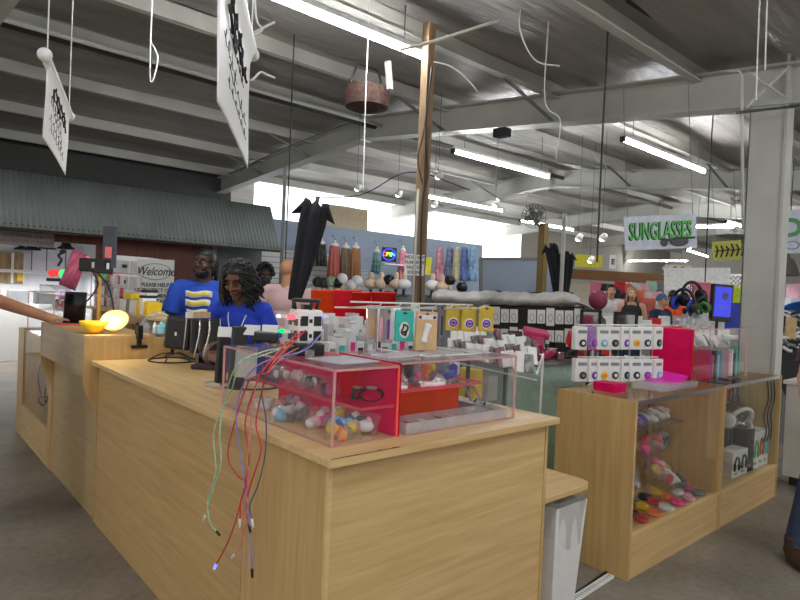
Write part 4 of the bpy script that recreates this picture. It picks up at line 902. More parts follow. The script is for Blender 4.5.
    if faced:
        ew = mat('eye_white', (225, 220, 212), .3); ed = mat('eye_dark', (28, 18, 14), .2); lipm = mat('lip_'+skin.name, (92, 54, 48) if 'brown_skin' in skin.name else (168, 96, 88), .5)
        for s in (-1, 1):
            eye = MB().ell(P(s*.031, .0775, .008), (.0120, .0088, .0050), rot=tuple(e)).build('eyelid' if lids else 'eye', skin if lids else ew, r, smooth=True)
            if lids: MB().tube(smoothpts([P(s*.020, .0868, .001), P(s*.031, .0885, -.001), P(s*.043, .0835, .001)], 4), .0022, 5).build('eyelashes', ed, r, smooth=True); continue_ = 1
            else: MB().ell(P(s*.031, .0858, .008), (.0066, .004, .0058), rot=tuple(e)).build('iris', ed, eye, smooth=True)
            MB().tube(smoothpts([P(s*.016, .094, .030), P(s*.032, .092, .037), P(s*.050, .078, .031)], 4), .0042, 6).build('eyebrow', hairm or ed, r, smooth=True)
        MB().tube(smoothpts([P(-.023, .090, -.060), P(0, .098, -.057), P(.023, .090, -.060)], 4), [.003]+[.0065]*7+[.003], 8).tube(smoothpts([P(-.02, .089, -.066), P(0, .097, -.070), P(.02, .089, -.066)], 4), [.003]+[.0065]*7+[.003], 8).build('lips', lipm, r, smooth=True)
    if hair: hair(r, P, R, e, hairm)
    return r, P, M
skinD = mat('deep_brown_skin', (74, 46, 34), .5, 0, .08, 8); skinM = mat('brown_skin', (104, 68, 50), .5, 0, .08, 8); skinL = mat('tan_skin', (192, 140, 108), .5, 0, .06, 8); skinF = mat('light_skin', (198, 150, 124), .5, 0, .06, 8)
hairB = mat('black_hair', (14, 12, 12), .45, 0, .3, 80)
def cap(r, P, R, e, m, s=1.0, low=-.02, name='hair', fwd=.066):
    mb = MB()
    def f(u, v):
        a = 2*PI*u; t = v*PI*.60; x = math.sin(t)*math.sin(a); y = -math.cos(a)*math.sin(t); z = math.cos(t)
        return P(x*.083*s, -.014+y*.102*s if y < .3 else -.014+y*.094*s*(1 if z > .25 else .8), .034+z*.097*s)
    mb.grid(f, 32, 14, .006); return mb
def hair_bob(r, P, R, e, m):
    mb = cap(r, P, R, e, m, 1.06); Q = random.Random(4)
    for i in range(300):
        a = Q.uniform(-2.55, 2.55); # angle from the back, leaves the face open
        t = Q.uniform(.12, 1.35); sx = math.sin(a)*math.sin(t); sy = -math.cos(a)*math.sin(t); sz = math.cos(t)
        st = (sx*.088, -.014+sy*.104, .034+sz*.1); L = Q.uniform(.14, .2)*(.8+.3*math.sin(t)); pts = []; ph = Q.uniform(0, 6); rad = Q.uniform(.006, .012)
        out = .02+.035*Q.random()
        for k in range(22):
            u = k/21; w = 1+out*8*math.sin(u*PI*.6)
            x = st[0]*w+rad*math.cos(ph+u*24); y = -.014+(st[1]+.014)*w+rad*math.sin(ph+u*24); pts.append(P(x*(1+.15*u), y, st[2]-L*u*(.7+.5*u)))
        mb.tube(pts, [.0062]*21+[.002], 5)
    mb.build('hair', m, r, smooth=True)
def hair_afro(r, P, R, e, m):
    mb = cap(r, P, R, e, m, 1.1); Q = random.Random(9)
    for i in range(160):
        a = Q.uniform(-2.3, 2.3); t = Q.uniform(0, 1.7); x, y, z = math.sin(a)*math.sin(t), -math.cos(a)*math.sin(t), math.cos(t)
        mb.ell(P(x*.1, -.014+y*.12, .04+z*.12), tuple([Q.uniform(.018, .03)]*3), nu=7, nv=5)
    mb.build('hair', m, r, smooth=True)
    mb = MB(); 
    def f(u, v): 
        a = (u-.5)*2.2; return P(.068*math.sin(a), .012+.098*math.cos(a)*(1-.15*abs(v-.45)), -.015-.085*v)
    mb.grid(f, 14, 8, .005); mb.build('face_mask', mat('patterned_black_mask', (40, 38, 42), .8, 0, .6, 60), r, smooth=True)
def hair_locs(r, P, R, e, m):
    mb = cap(r, P, R, e, m, 1.03); Q = random.Random(2)
    for i in range(46):
        a = Q.uniform(-1.5, 1.5); t = Q.uniform(.5, 1.5); x, y, z = math.sin(a)*math.sin(t), -math.cos(a)*math.sin(t), math.cos(t)
        p = (x*.084, -.014+y*.1, .034+z*.097); mb.tube([P(*p), P(p[0]*1.15, p[1]-.03, p[2]-.05), P(p[0]*1.1, p[1]-.035, p[2]-.14), P(p[0], p[1]-.02, p[2]-.2)], .007, 6)
    mb.build('hair', m, r, smooth=True)
    mb = MB(); 
    def f(u, v):
        a = (u-.5)*3.0; z = -.055-.055*v; q = math.sqrt(max(.05, 1-((z+.045)/.078)**2)); return P((.062*math.sin(a))*q, .022+(.071+.010*v)*math.cos(a)*q, z-.012*math.cos(a))
    mb.grid(f, 16, 5, .008); mb.build('beard', m, r, smooth=True)
def hair_short(r, P, R, e, m): cap(r, P, R, e, m, 1.02).build('hair', m, r, smooth=True)
def hair_bald(r, P, R, e, m): 
    mb = MB(); Q = random.Random(1)
    def f(u, v):
        a = (u-.5)*3.6; z = -.05+.07*v; return P(.079*math.sin(a), -.014-.099*math.cos(a)*(1-.04*v), z)
    mb.grid(f, 24, 4, .002); mb.build('hair_fringe', mat('grey_stubble', (92, 72, 62), .8), r, smooth=True)
def hair_long(r, P, R, e, m):
    mb = cap(r, P, R, e, m, 1.05); Q = random.Random(3)
    for i in range(50):
        a = Q.uniform(-1.9, 1.9); p = (math.sin(a)*.085, -.014-math.cos(a)*.1, .02); mb.tube([P(*p), P(p[0]*1.1, p[1]*1.1, -.1), P(p[0]*1.05, p[1]*1.0, -.2)], .012, 6)
    mb.build('hair', m, r, smooth=True)
def hair_cap(r, P, R, e, m):
    cap(r, P, R, e, m, 1.02).build('hair', m, r, smooth=True)
    mb = cap(r, P, R, e, m, 1.07); mb.grid(lambda u, v: P((u-.5)*.13, .06+.07*v*(1-.8*(u-.5)**2*4*.5), .05-.015*v), 8, 4, .006); mb.build('cap', mat('blue_cap', (62, 86, 120), .7), r, smooth=True)
def stand_at(px, py, d, hgt):  # ground position so that the head centre lands on the pixel
    P = D(px, py, d); return Vector((P.x, P.y, 0)), P.z
royal = mat('royal_blue_cotton', (38, 82, 190), .85, 0, .08, 4, .15, 20); royal2 = mat('bright_royal_cotton', (30, 62, 186), .85, 0, .08, 4, .15, 20); denim = mat('denim', (48, 62, 92), .85, 0, .15, 60)
def face_yaw(pos, off=0):   # person looking back at the camera
    return math.atan2(-pos.y, -pos.x)-PI/2+off
# seated-height staff member bent over the counter
pos, hz = stand_at(240, 292, 3.68, 1.6)
hg = 1.66; gy = face_yaw(pos, -.30)
girl, GP, GM = person('person with curly black bob in a blue T-shirt looking down behind the long counter', pos-Vector((math.cos(gy+PI/2), math.sin(gy+PI/2), 0))*.10, gy, skinM, royal2, DARK, hg, head=(-.15, .42), lean=.16, arms={-1: ((-.25, .06, 1.16), (-.12, .22, 1.16), (.3, 1, -.1)), 1: ((.25, .06, 1.16), (.10, .24, 1.16), (-.3, 1, -.1))}, hair=hair_bob, hairm=hairB, vox=.0075, lids=True, build=.84)
ly = MB().tube(smoothpts([Vector((-.07, .055, 1.47)), Vector((-.05, .16, 1.36)), Vector((0, .2, 1.22)), Vector((.05, .17, 1.36)), Vector((.07, .075, 1.47))], 6), .004, 6).build('lanyard', WHITE, girl, smooth=True)
pos, hz = stand_at(205, 264, 5.1, 1.75)
gy = face_yaw(pos, -.3)
man, MP, MM = person('bearded person with pulled-back locs in a blue printed T-shirt standing before the dark wall', pos, gy, skinD, royal, DARK, 1.80, head=(-.2, 0), arms={-1: ((-.27, .04, 1.12), (-.16, .22, 1.0), (.6, .8, -.2)), 1: ((.27, .04, 1.12), (.18, .24, 1.0), (-.5, .8, -.2))}, hair=hair_locs, hairm=hairB, vox=.009, build=1.12)
yw = mat('print_yellow', (236, 214, 96), .7); pw = mat('print_white', (236, 236, 230), .7)
pr = MB()
def chest(u, v):
    x = (u-.5)*.24; z = 1.18+.22*v; return (x, .137*math.sqrt(max(.2, 1-(x/.24)**2))+.006, z)
mb = MB()
for (z0, z1, x0c, x1c, kk) in ((.76, .98, .05, .95, 1), (.80, .93, .12, .88, 0), (.42, .66, .1, .95, 1), (.46, .6, .2, .85, 0), (.2, .3, .15, .9, 1), (.05, .12, .3, .8, 1)):
    mb.k = kk; off = .002*(1-kk)
    mb.grid(lambda u, v: tuple(Vector(chest(x0c+(x1c-x0c)*u, z0+(z1-z0)*v+.03*math.sin(u*7)))+Vector((0, off, 0))), 14, 3, .002)
mb.build('shirt_print', [yw, pw], man, smooth=True)
pos, hz = stand_at(287, 270, 6.2, 1.75)
bald, _, _ = person('bald person in a pale pink shirt with back turned beyond the charging tower', pos, face_yaw(pos, PI-.5), skinL, mat('pale_pink_cotton', (222, 188, 186), .85, 0, .05, 5, .2, 14), denim, 1.80, shirt_kind='tee', hair=None, hairm=hairB, faced=True, build=1.1)
pos, hz = stand_at(265, 271, 7.3, 1.7)
person('person with a black afro and patterned face mask standing past the pink shirt', pos, face_yaw(pos, .1), skinD, mat('black_cotton', (34, 32, 36), .85), denim, 1.74, hair=hair_afro, hairm=hairB)
# customer at the cash desk: arm reaches in from outside the picture
cx, cy = .33, 4.46
P1 = D(22, 333, 4.55); P2 = D(47, 325, 4.85)
yaw = -1.05
Mi = (Matrix.Translation((cx, cy, 0)) @ Matrix.Rotation(yaw, 4, 'Z') @ Matrix.Scale(1.72/1.75, 4)).inverted()
hd = Mi.to_3x3() @ (Vector((1.02, 4.98, 1.172))-P2)
E1 = Mi @ D(-5, 300, 4.4); W1 = Mi @ Vector((.93, 4.87, 1.205))
person('person in black reaching a bare arm over the cash desk booklet', (cx, cy, 0), yaw, skinL, mat('black_cotton', (34, 32, 36), .85), mat('black_denim', (30, 30, 34), .85), 1.72, arms={1: (tuple(E1), tuple(W1), tuple(Mi.to_3x3() @ Vector((.85, .42, -.10))), .22)}, hair=hair_long, hairm=hairB, vox=.0085, shirt_kind='tank', build=1.2)
# passer-by whose boot and sleeve show at the picture edge
pb0 = atz(789, 560, 0)
gp = Vector((pb0.x+.02, pb0.y-.02, 0))+Vector((RT.x, RT.y, 0))*.27
PI_ = (Matrix.Translation(gp) @ Matrix.Rotation(2.2, 4, 'Z') @ Matrix.Scale(1.68/1.75, 4)).inverted()
_f = PI_ @ Vector((atz(793, 560, 0).x, atz(793, 560, 0).y, .062)); _k = PI_ @ (atz(793, 560, 0)+Vector((RT.x*.10, RT.y*.10, .5)))
STEP = (tuple(_k), tuple(_f), 1 if _f.x > 0 else -1)
person('person in plum top, jeans and brown boots standing in the aisle before the white table', gp, 2.2, skinF, mat('plum_knit', (70, 44, 62), .85), denim, 1.68, hair=hair_long, hairm=mat('brown_hair', (60, 40, 28), .5), vox=.011, step=STEP)
for o in bpy.data.objects[:]:
    if o.parent and o.parent.get('label', '').startswith('person in plum') and o.name.startswith('shoe'): o.data.materials.clear(); o.data.materials.append(mat('brown_leather', (74, 52, 38), .6, 0, .3, 30))
# shoppers in the far hall
for (px, py, d, lab, sk, sh, pa, kd, hr, hm, hgt, off) in [
    (611, 291, 11.5, 'person in a white T-shirt standing by the crimson bag', skinF, mat('white_cotton', (214, 214, 212), .85), denim, 'tee', hair_short, hairB, 1.80, .2),
    (632, 294, 10.5, 'person with fair hair in a black tank top', skinF, mat('black_cotton', (34, 32, 36), .85), denim, 'tank', hair_long, mat('fair_hair', (150, 120, 84), .5), 1.66, .1),
    (661, 301, 10.0, 'person in a navy T-shirt and blue cap bending over the racks', skinF, mat('navy_cotton', (36, 44, 72), .85), denim, 'tee', hair_cap, hairB, 1.62, .9),
    (673, 297, 10.8, 'person in a bright orange T-shirt with back turned', skinL, mat('orange_cotton', (240, 88, 30), .8), denim, 'tee', hair_short, hairB, 1.66, PI)]:
    pos, hz = stand_at(px, py, d, hgt)
    person(lab, pos, face_yaw(pos, off), sk, sh, pa, min(1.92, max(1.5, hz*1.75/1.625)), shirt_kind=kd, hair=hr, hairm=hm, vox=.016)
# ================================================================== WIRE RACK OF PHONE PACKS ON THE COUNTER-END CASE
LZ2 = bz+t_
rk = thing('wire_rack', 'white wire countertop rack of hanging phone packs on the lid of the counter-end case', 'rack', (0, 0, 0))
rx0, rx1, ryy = 1.45, 1.96, 1.80
mb = MB()
for x in (rx0+.1, rx1-.1): mb.tube([(x, ryy-.2, LZ2+.004), (x, ryy+.1, LZ2+.004), (x, ryy+.1, 1.43)], .0035, 6)
mb.tube([(rx0+.1, ryy-.2, LZ2+.004), (rx1-.1, ryy-.2, LZ2+.004)], .0035, 6)
mb.build('rack_legs', WWIRE, rk, smooth=True)
MB().tube([(rx0-.12, ryy, 1.455), (rx1+.05, ryy, 1.455)], .0035, 6).tube([(rx0-.12, ryy+.1, 1.43), (rx1+.05, ryy+.1, 1.43)], .0035, 6).build('crossbar', WWIRE, rk, smooth=True)
mb = MB()
for i in range(7): x = rx0-.06+i*.095; mb.tube([(x, ryy+.1, 1.43), (x, ryy-.1, 1.445), (x, ryy-.11, 1.455)], .0025, 6)
mb.build('peg_hook', WWIRE, rk, smooth=True)
RK = XF(rot=(0, 0, 0))
def pack(name, label, M, w, h, m, inner=None, group=None, dep=.018, win=None, cat='pack'):
    r = thing(name, label, cat, M, group)
    MB().box(w, dep, h).build('pack_body', m, r, bevel=.004)
    MB().bb(-.008, .008, -dep/2-.001, dep/2+.001, h/2-.014, h/2-.008).bb(-.003, .003, -dep/2-.001, dep/2+.001, h/2-.012, h/2-.004).build('hang_slot', DARK, r)
    if inner: inner(r, w, h, dep)
    return r
def cable_loop(m1, m2):
    def f(r, w, h, dep):
        MB().lathe([(.001, 0), (1, 0), (1, .002), (.001, .002)], 24, XF((0, -dep/2, -h*.12), (PI/2, .0, 0), (w*.27, h*.27, 1)) @ I4).build('product_window', m2, r)
        MB().tube([(w*.14*math.cos(a)+.004*math.sin(3*a), -dep/2-.004, -h*.12+h*.17*math.sin(a)) for a in [2*PI*k/20 for k in range(20)]], .0035, 6, True).tube([(-w*.1, -dep/2-.006, -h*.2), (w*.1, -dep/2-.006, -.02)], .004, 6).build('coiled_cable', m1, r, smooth=True)
    return f
def handset(r, w, h, dep):
    MB().tube(smoothpts([(-.012, -dep/2-.006, -h*.28), (-.006, -dep/2-.008, -h*.05), (.006, -dep/2-.006, h*.18)], 4), [.014, .013, .011, .01, .010, .011, .012, .014, .015], 10).build('white_plug', WHITE, r, smooth=True)
    MB().bb(-w*.42, w*.42, -dep/2-.0012, -dep/2, h*.30, h*.42).build('header_band', mat('header_pale', (222, 214, 206), .6), r)
    MB().lathe([(.006, 0), (.007, .0015), (.001, .0015)], 12, XF((-w*.33, -dep/2-.001, h*.355), (PI/2, 0, 0))).lathe([(.006, 0), (.007, .0015), (.001, .0015)], 12, XF((w*.33, -dep/2-.001, h*.355), (PI/2, 0, 0))).build('badge', mat('badge_navy', (60, 50, 120), .5), r)
def gamepad(r, w, h, dep):
    MB().lathe([(.001, 0), (1, 0), (1, .0015), (.001, .0015)], 24, XF((0, -dep/2, -h*.18), (PI/2, 0, 0), (w*.33, h*.2, 1))).build('window', WHITE, r)
    MB().tube([(w*.22*math.cos(a), -dep/2-.003, -h*.18+h*.13*math.sin(a)) for a in [2*PI*k/18 for k in range(18)]], .004, 6, True).ell((0, -dep/2-.003, -h*.18), (w*.15, .004, h*.06)).build('earbud_loop', PURP, r, smooth=True)
yw_ = SR+.28
pack('phone_pack', 'teal phone cable pack hanging on the wire rack', Matrix.Translation(D(404, 326, 2.42)) @ XF(rot=(0, 0, yw_)), .078, .125, TEAL, cable_loop(BLACK, WHITE), 'packs on the wire rack')
pack('phone_pack', 'tan phone charger pack with white plug hanging on the wire rack', Matrix.Translation(D(426, 331, 2.38)) @ XF(rot=(0, 0, yw_)), .09, .155, mat('tan_pack', (205, 172, 128), .6), handset, 'packs on the wire rack')
for i, (px, py, lab) in enumerate([(453, 318, 'gold foil pack next to the tan charger pack'), (469, 319, 'middle gold foil pack of three on the wire rack'), (486, 319, 'gold foil pack at the outer end of the wire rack')]):
    pack('phone_pack', lab, Matrix.Translation(D(px, py, 2.72)) @ XF(rot=(0, 0, yw_)), .074, .115, GOLD, gamepad, 'packs on the wire rack', .012)
for i, (px, py, w, h, m, inn, lab) in enumerate([(372, 322, .05, .14, clear('pale_sleeve', (240, 238, 236), .55, (228, 222, 216)), TAN, 'clear sleeve with a brown strip, first on the wire rack from the tower'), (381, 324, .05, .15, clear('pale_sleeve', (240, 238, 236), .55), LPINK, 'clear sleeve with a rose strip, second on the wire rack from the tower'), (388, 326, .045, .14, clear('pale_sleeve', (240, 238, 236), .55), PURP, 'clear sleeve with a mauve phone case beside the teal pack'), (395, 324, .045, .13, WHITE, GREY, 'white sleeve tucked behind the teal pack'), (440, 322, .03, .14, mat('smoke_sleeve', (110, 104, 108), .4), DARK, 'smoky sleeve seen edge-on next to the gold packs'), (415, 320, .05, .13, CARD, GREY, 'off-white card sleeve between the teal and tan packs')]):
    def inner(r, w, h, dep, inn=inn): MB().bb(-w*.28, w*.28, -dep/2-.002, dep/2-.001, -h*.4, h*.2).build('phone_case', inn, r, bevel=.004)
    pack('phone_sleeve', lab, Matrix.Translation(D(px, py, 2.48)) @ XF(rot=(0, 0, SR+.5+.1*i)), w, h, m, inner, 'sleeves on the wire rack', .02)
for i in range(5):
    o = MB().box(.13, .10, .006).build('clear_sheet', clear('pale_sheet', (246, 244, 244), .5), bevel=.001); o.matrix_world = Matrix.Translation((1.43+i*.11, 1.66+.03*(i % 2), LZ2+.006+.0005*i)) @ XF(rot=(0, 0, .3*i)); tag(o, f'white-edged plastic sheet lying {ORD[i]} from the tower side on the counter-end case lid', 'sheet', 'sheets on the case lid')

# ================================================================== WHITE ACCESSORY ORGANISERS BEHIND THE COUNTER
bt = thing('back_table', 'white topped work table behind the front counter holding rows of white boxed accessories', 'table', (0, 0, 0))
tb0, tb1, td0, td1, tz = 2.12, 3.1, 3.08, 3.7, 1.06
MB().bb(tb0, tb1, td0, td1, tz-.03, tz).build('table_top', WHITE, bt)
for x in (tb0+.04, tb1-.04):
    for y in (td0+.04, td1-.04): MB().bb(x-.02, x+.02, y-.02, y+.02, 0, tz-.03).build('leg', DSTEEL, bt)
QN = ['white', 'cream', 'pale grey', 'white and black', 'white and pink', 'white and teal']
QM = [WHITE, CARD, mat('pale_grey_pack', (188, 188, 186), .6), WHITE, CARD, WHITE]
QA = [GREY, DARK, WHITE, BLACK, HOT, TEAL]
def smallbox(label, M, w, dep, h, k, group):
    r = thing('accessory_box', label, 'box', M, group)
    MB().box(w, dep, h, c=(0, 0, h/2)).build('box_body', QM[k], r, bevel=.003)
    MB().bb(-w*.36, w*.36, -dep/2-.0012, -dep/2, h*.18, h*.62).build('box_window', QA[k], r)
    MB().bb(-w*.36, w*.36, -dep*.3, dep*.3, h, h+.0012).build('box_label', QA[(k+2) % 6], r)
    return r
names_row = ['front', 'second', 'third', 'rear']
for row in range(4):
    for i in range(13):
        k = (i*5+row*3) % 6; h = .10+.03*((i+row) % 3)+row*.045
        w = .06
        x = tb0+.05+i*.073; y = td0+.07+row*.15
        if row == 3 and i % 3 == 2: continue
        smallbox(f'{QN[k]} boxed accessory, {ORD[i]} from the staff end, {names_row[row]} row on the table', Matrix.Translation((x, y, tz+.001)) @ XF(rot=(0, 0, rng.uniform(-.2, .2))), w, .10, h, k, 'boxed accessories on the white table')
# red acrylic screens behind
a = D(311, 290, 4.6); b = D(367, 291, 4.5)
for (px0, px1, py0, py1, d, m, lab) in [(311, 337, 290, 318, 4.62, ORANGE, 'brick-orange acrylic screen nearest the black umbrella'), (334, 362, 290, 322, 4.58, clear('pink_red_acrylic', (255, 70, 90), .5, (235, 40, 70)), 'pink-red acrylic screen overlapping the orange screens'), (352, 371, 292, 326, 4.5, clear('deep_red_acrylic', (240, 40, 30), .6, (205, 28, 24)), 'deep red acrylic screen beside the clear phone sleeves'), (372, 396, 292, 304, 4.9, clear('deep_red_acrylic', (240, 40, 30), .6), 'low crimson acrylic strip behind the phone sleeves')]:
    p0 = D(px0, py0, d); p1 = D(px1, py0+.5, d); q0 = D(px0, py1, d)
    M = frame(p0, p1-p0, (0, 0, 1)); w = (p1-p0).length
    r = thing('acrylic_screen', lab, 'screen', M, 'red acrylic screens')
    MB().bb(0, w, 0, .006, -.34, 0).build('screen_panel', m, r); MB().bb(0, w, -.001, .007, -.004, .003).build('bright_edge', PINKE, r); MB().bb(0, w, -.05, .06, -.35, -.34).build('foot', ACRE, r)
    MB().bb(w*.3, w*.62, .008, .02, -.2, -.04).build('backing_card', HOT, r)
st = thing('display_ledge', 'white display ledge carrying the red acrylic screens', 'ledge', frame(D(309, 318, 4.6), D(400, 322, 4.6)-D(309, 318, 4.6), (0, 0, 1)))
zt = st.matrix_world.translation.z; MB().bb(0, .75, -.12, .2, -.06, -.025).build('ledge_board', WHITE, st); MB().bb(.05, .7, -.1, .18, -zt, -.06).build('ledge_base', CARD, st)

# ================================================================== CENTRE ISLAND: WIRE SHELF, TEAL PANEL, CARD TRAYS, COVERED TABLE
P = atz(548, 480, .4)
ws_ = thing('wire_shelf_unit', 'chrome wire shelf unit with black posts between the counter and the teal panel', 'shelf unit', Matrix.Translation((3.05, 2.42, 0)))
for x in (0, -.36):
    for y in (0, .4): MB().tube([(x, y, 0), (x, y, 1.17)], .014, 8).build('post', mat('black_chrome', (50, 50, 52), .3, .6), ws_, smooth=True)
for z in (.25, .82, 1.12):
    mb = MB()
    for k in range(12): mb.tube([(-.36, k*.4/11, z), (0, k*.4/11, z)], .003, 5)
    for y in (0, .4): mb.tube([(-.36, y, z-.02), (0, y, z-.02)], .004, 5); mb.tube(smoothpts([(-.36+q*.024, y, z-.02+.018*(q % 2)) for q in range(16)], 2), .003, 5)
    for x in (0, -.36): mb.tube([(x, 0, z-.02), (x, .4, z-.02)], .004, 5)
    mb.build('wire_shelf', CHROME, ws_)
for i, (x, y, z, w, h, m, lab) in enumerate([(2.86, 2.55, .83, .08, .2, YEL, 'yellow box standing on the middle wire shelf'), (2.97, 2.52, .83, .09, .16, clear('cloudy', (230, 230, 230), .6), 'cloudy clear box on the middle wire shelf'), (2.77, 2.7, .83, .1, .18, DARK, 'dark box on the middle wire shelf'), (2.87, 2.72, .83, .12, .14, GREY, 'grey box on the middle wire shelf'), (2.9, 2.6, .26, .25, .28, BLACK, 'black bag on the bottom wire shelf')]):
    o = MB().box(w, .14, h, c=(0, 0, h/2)).build('shelf_box' if i < 4 else 'black_bag', m, bevel=.006 if i < 4 else .05); o.location = (x, y, z); tag(o, lab, 'box' if i < 4 else 'bag')
for i in range(10):
    o = MB().box(.16, .2, .012).build('white_packet', [WHITE, CARD, LPINK][i % 3], bevel=.002); o.matrix_world = Matrix.Translation((2.93, 2.6, 1.131+.0165*i)) @ XF(rot=(0, 0, .05*(i % 3))); tag(o, f'flat white packet, {ORD[i]} up in the pile on the top wire shelf', 'packet', 'flat packets on the top wire shelf')
cr0 = random.Random(31)
# card trays leaning: white envelopes standing in rows (465-535, 335-368)
for row in range(3):
    for i in range(12):
        o = MB().box(cr0.uniform(.045, .085), .014, cr0.uniform(.08, .11)).build('card_packet', [WHITE, CARD, mat('black_white_pack', (130, 130, 130), .5, 0, .9, 25), WHITE, mat('pack_red_black', (120, 90, 92), .5, 0, .9, 22)][(i*2+row) % 5], bevel=.002)
        P = D(452+i*7.0+row*3, 346+i*1.6-row*8, 3.15+row*.2); o.matrix_world = Matrix.Translation(P) @ XF(rot=(-.35+cr0.uniform(-.25, .2), cr0.uniform(-.2, .2), SR+.5+cr0.uniform(-.35, .35)))
        tag(o, f'white card packet, {ORD[i]} from the gold packs in the {["front", "middle", "rear"][row]} row of the slanted rack', 'packet', 'card packets in the slanted rack')
sl = thing('slanted_rack', 'white wire slanted rack of card packets behind the counter-end case', 'rack', (0, 0, 0))
for row in range(3):
    A = D(446+row*3, 351-row*8, 3.19+row*.2); B = D(537+row*3, 371-row*8, 3.22+row*.2)
    MB().tube([A, B], .004, 6).tube([A+Vector((0, 0, -.05)), B+Vector((0, 0, -.05))], .004, 6).build('rail', WWIRE, sl, smooth=True)
for q in (446, 537):
    A = D(q, 356 if q < 500 else 374, 3.22); mb = MB().tube([A, D(q+6, A.z and (334 if q < 500 else 354), 3.6)], .006, 6).tube([D(q+6, 334 if q < 500 else 354, 3.6), Vector((D(q+6, 340, 3.6).x, D(q+6, 340, 3.6).y, 0))], .008, 6); mb.build('support', WWIRE, sl)
# teal panel island
ti = thing('teal_island', 'teal green panelled sales island behind the toy showcase', 'table', (0, 0, 0))
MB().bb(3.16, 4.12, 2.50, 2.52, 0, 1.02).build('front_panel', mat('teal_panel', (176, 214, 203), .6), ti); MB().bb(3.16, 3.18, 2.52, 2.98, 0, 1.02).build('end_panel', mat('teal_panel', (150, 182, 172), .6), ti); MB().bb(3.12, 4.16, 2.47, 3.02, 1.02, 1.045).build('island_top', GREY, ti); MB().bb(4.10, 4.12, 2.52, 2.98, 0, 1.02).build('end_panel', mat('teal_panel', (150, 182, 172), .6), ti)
tag(MB().ell((0, 0, 0), (.16, .1, .2)).build('black_bag', BLACK, smooth=True), 'black bag on the floor against the teal panel', 'bag'); bpy.data.objects['black_bag.001'].location = (3.03, 2.28, .2)
cr_ = random.Random(12)
nm = ['red', 'black', 'crimson', 'white', 'dark grey', 'dusty pink', 'charcoal', 'brick red', 'silver', 'plum']; cm = [RED, BLACK, mat('crimson', (150, 30, 50), .6), WHITE, DARK, mat('dusty_pink', (200, 70, 120), .6), DARK, mat('brick', (170, 70, 60), .6), CHROME, mat('plum_velvet', (70, 45, 55), .9)]
for row in range(4):
    for i in range(10):
        k = (i*3+row*7) % 10; x = 3.18+i*.103; y = 2.55+row*.13; s = cr_.uniform(.8, 1.2)
        P = (x, y, 1.0465)
        if (row+i) % 3 == 0: o = MB().box(.085*s, .10, .06+.05*row*s, c=(0, 0, (.06+.05*row*s)/2+.0)).build('gift_box', cm[k], bevel=.004); n_ = 'box'
        elif (row+i) % 3 == 1: o = MB().tube(smoothpts([(-.05, 0, .012), (0, .04, .03+.03*row), (.05, 0, .012), (0, -.05, .02), (-.05, 0, .02)], 4), .012, 7).build('strap_loop', cm[k], smooth=True); n_ = 'strap'
        else: o = MB().pillow(.10, .10, .05, XF((0, 0, .042), (.9, 0, 0)), seed=i).build('wrapped_pack', cm[k], smooth=True); n_ = 'pack'
        o.matrix_world = Matrix.Translation(P) @ XF(rot=(0, 0, cr_.uniform(-.5, .5)))
        tag(o, f'{nm[k]} {n_}, {ORD[i]} from the wire shelf end, {["front", "second", "third", "rear"][row]} row on the teal island', n_, 'goods on the teal island')
for (px, py, d, w, h, m, lab) in [(536, 333, 4.75, .2, .05, mat('deep_pink_cloth', (196, 62, 110), .7), 'hot pink folded pouch lying on black trays behind the teal island'), (575, 340, 4.3, .1, .1, RED, 'bright red case propped open on the island'), (592, 343, 4.2, .09, .09, mat('brick', (170, 70, 60), .6), 'brick red case leaning beside the bright red one')]:
    o = MB().box(w, .12, h).build('display_pouch', m, bevel=.012); o.matrix_world = Matrix.Translation(D(px, py, d)) @ XF(rot=(.3, .15, SR)); tag(o, lab, 'pouch')
# hung white jewellery cards on a dark grid under the covered table
A = D(490, 305, 5.75); B = D(584, 307, 5.55); Mg = frame(A, B-A, (0, 0, 1)); w = (B-A).length
gd = thing('grid_stand', 'dark grid stand hung with white jewellery cards under the grey covered shelf', 'display stand', Mg)
mb = MB()
for i in range(14): mb.bb(i*w/13-.004, i*w/13+.004, 0, .008, -.42, 0)
for k in range(7): mb.bb(0, w, 0, .008, -.42+k*.07-.004, -.42+k*.07+.004)
mb.build('grid_bars', DARK, gd); MB().bb(0, w, .03, .05, -1.3, 0).build('backing_panel', mat('dark_cloth', (60, 58, 60), .9), gd)
for row in range(2):
    for i in range(10):
        if (row, i) in ((0, 3), (1, 5)): continue
        hh = .13 if (i+row) % 3 else .17
        o = thing('jewellery_card', f'{["white", "cream"][row]} jewellery card {ORD[i]} from the counter side in the {["upper", "lower"][row]} row of the dark grid', 'card', Mg @ XF((.06+i*w/10.3, -.02, -.10-row*.19)), 'jewellery cards on the dark grid')
        MB().box(.075, .008, hh).build('card', WHITE if row == 0 else CARD, o, bevel=.004); MB().tube([(.018*math.cos(a), -.006, -.01+.035*math.sin(a)) for a in [2*PI*q/14 for q in range(14)]], .003, 5, True).build('necklace', GREY, o)
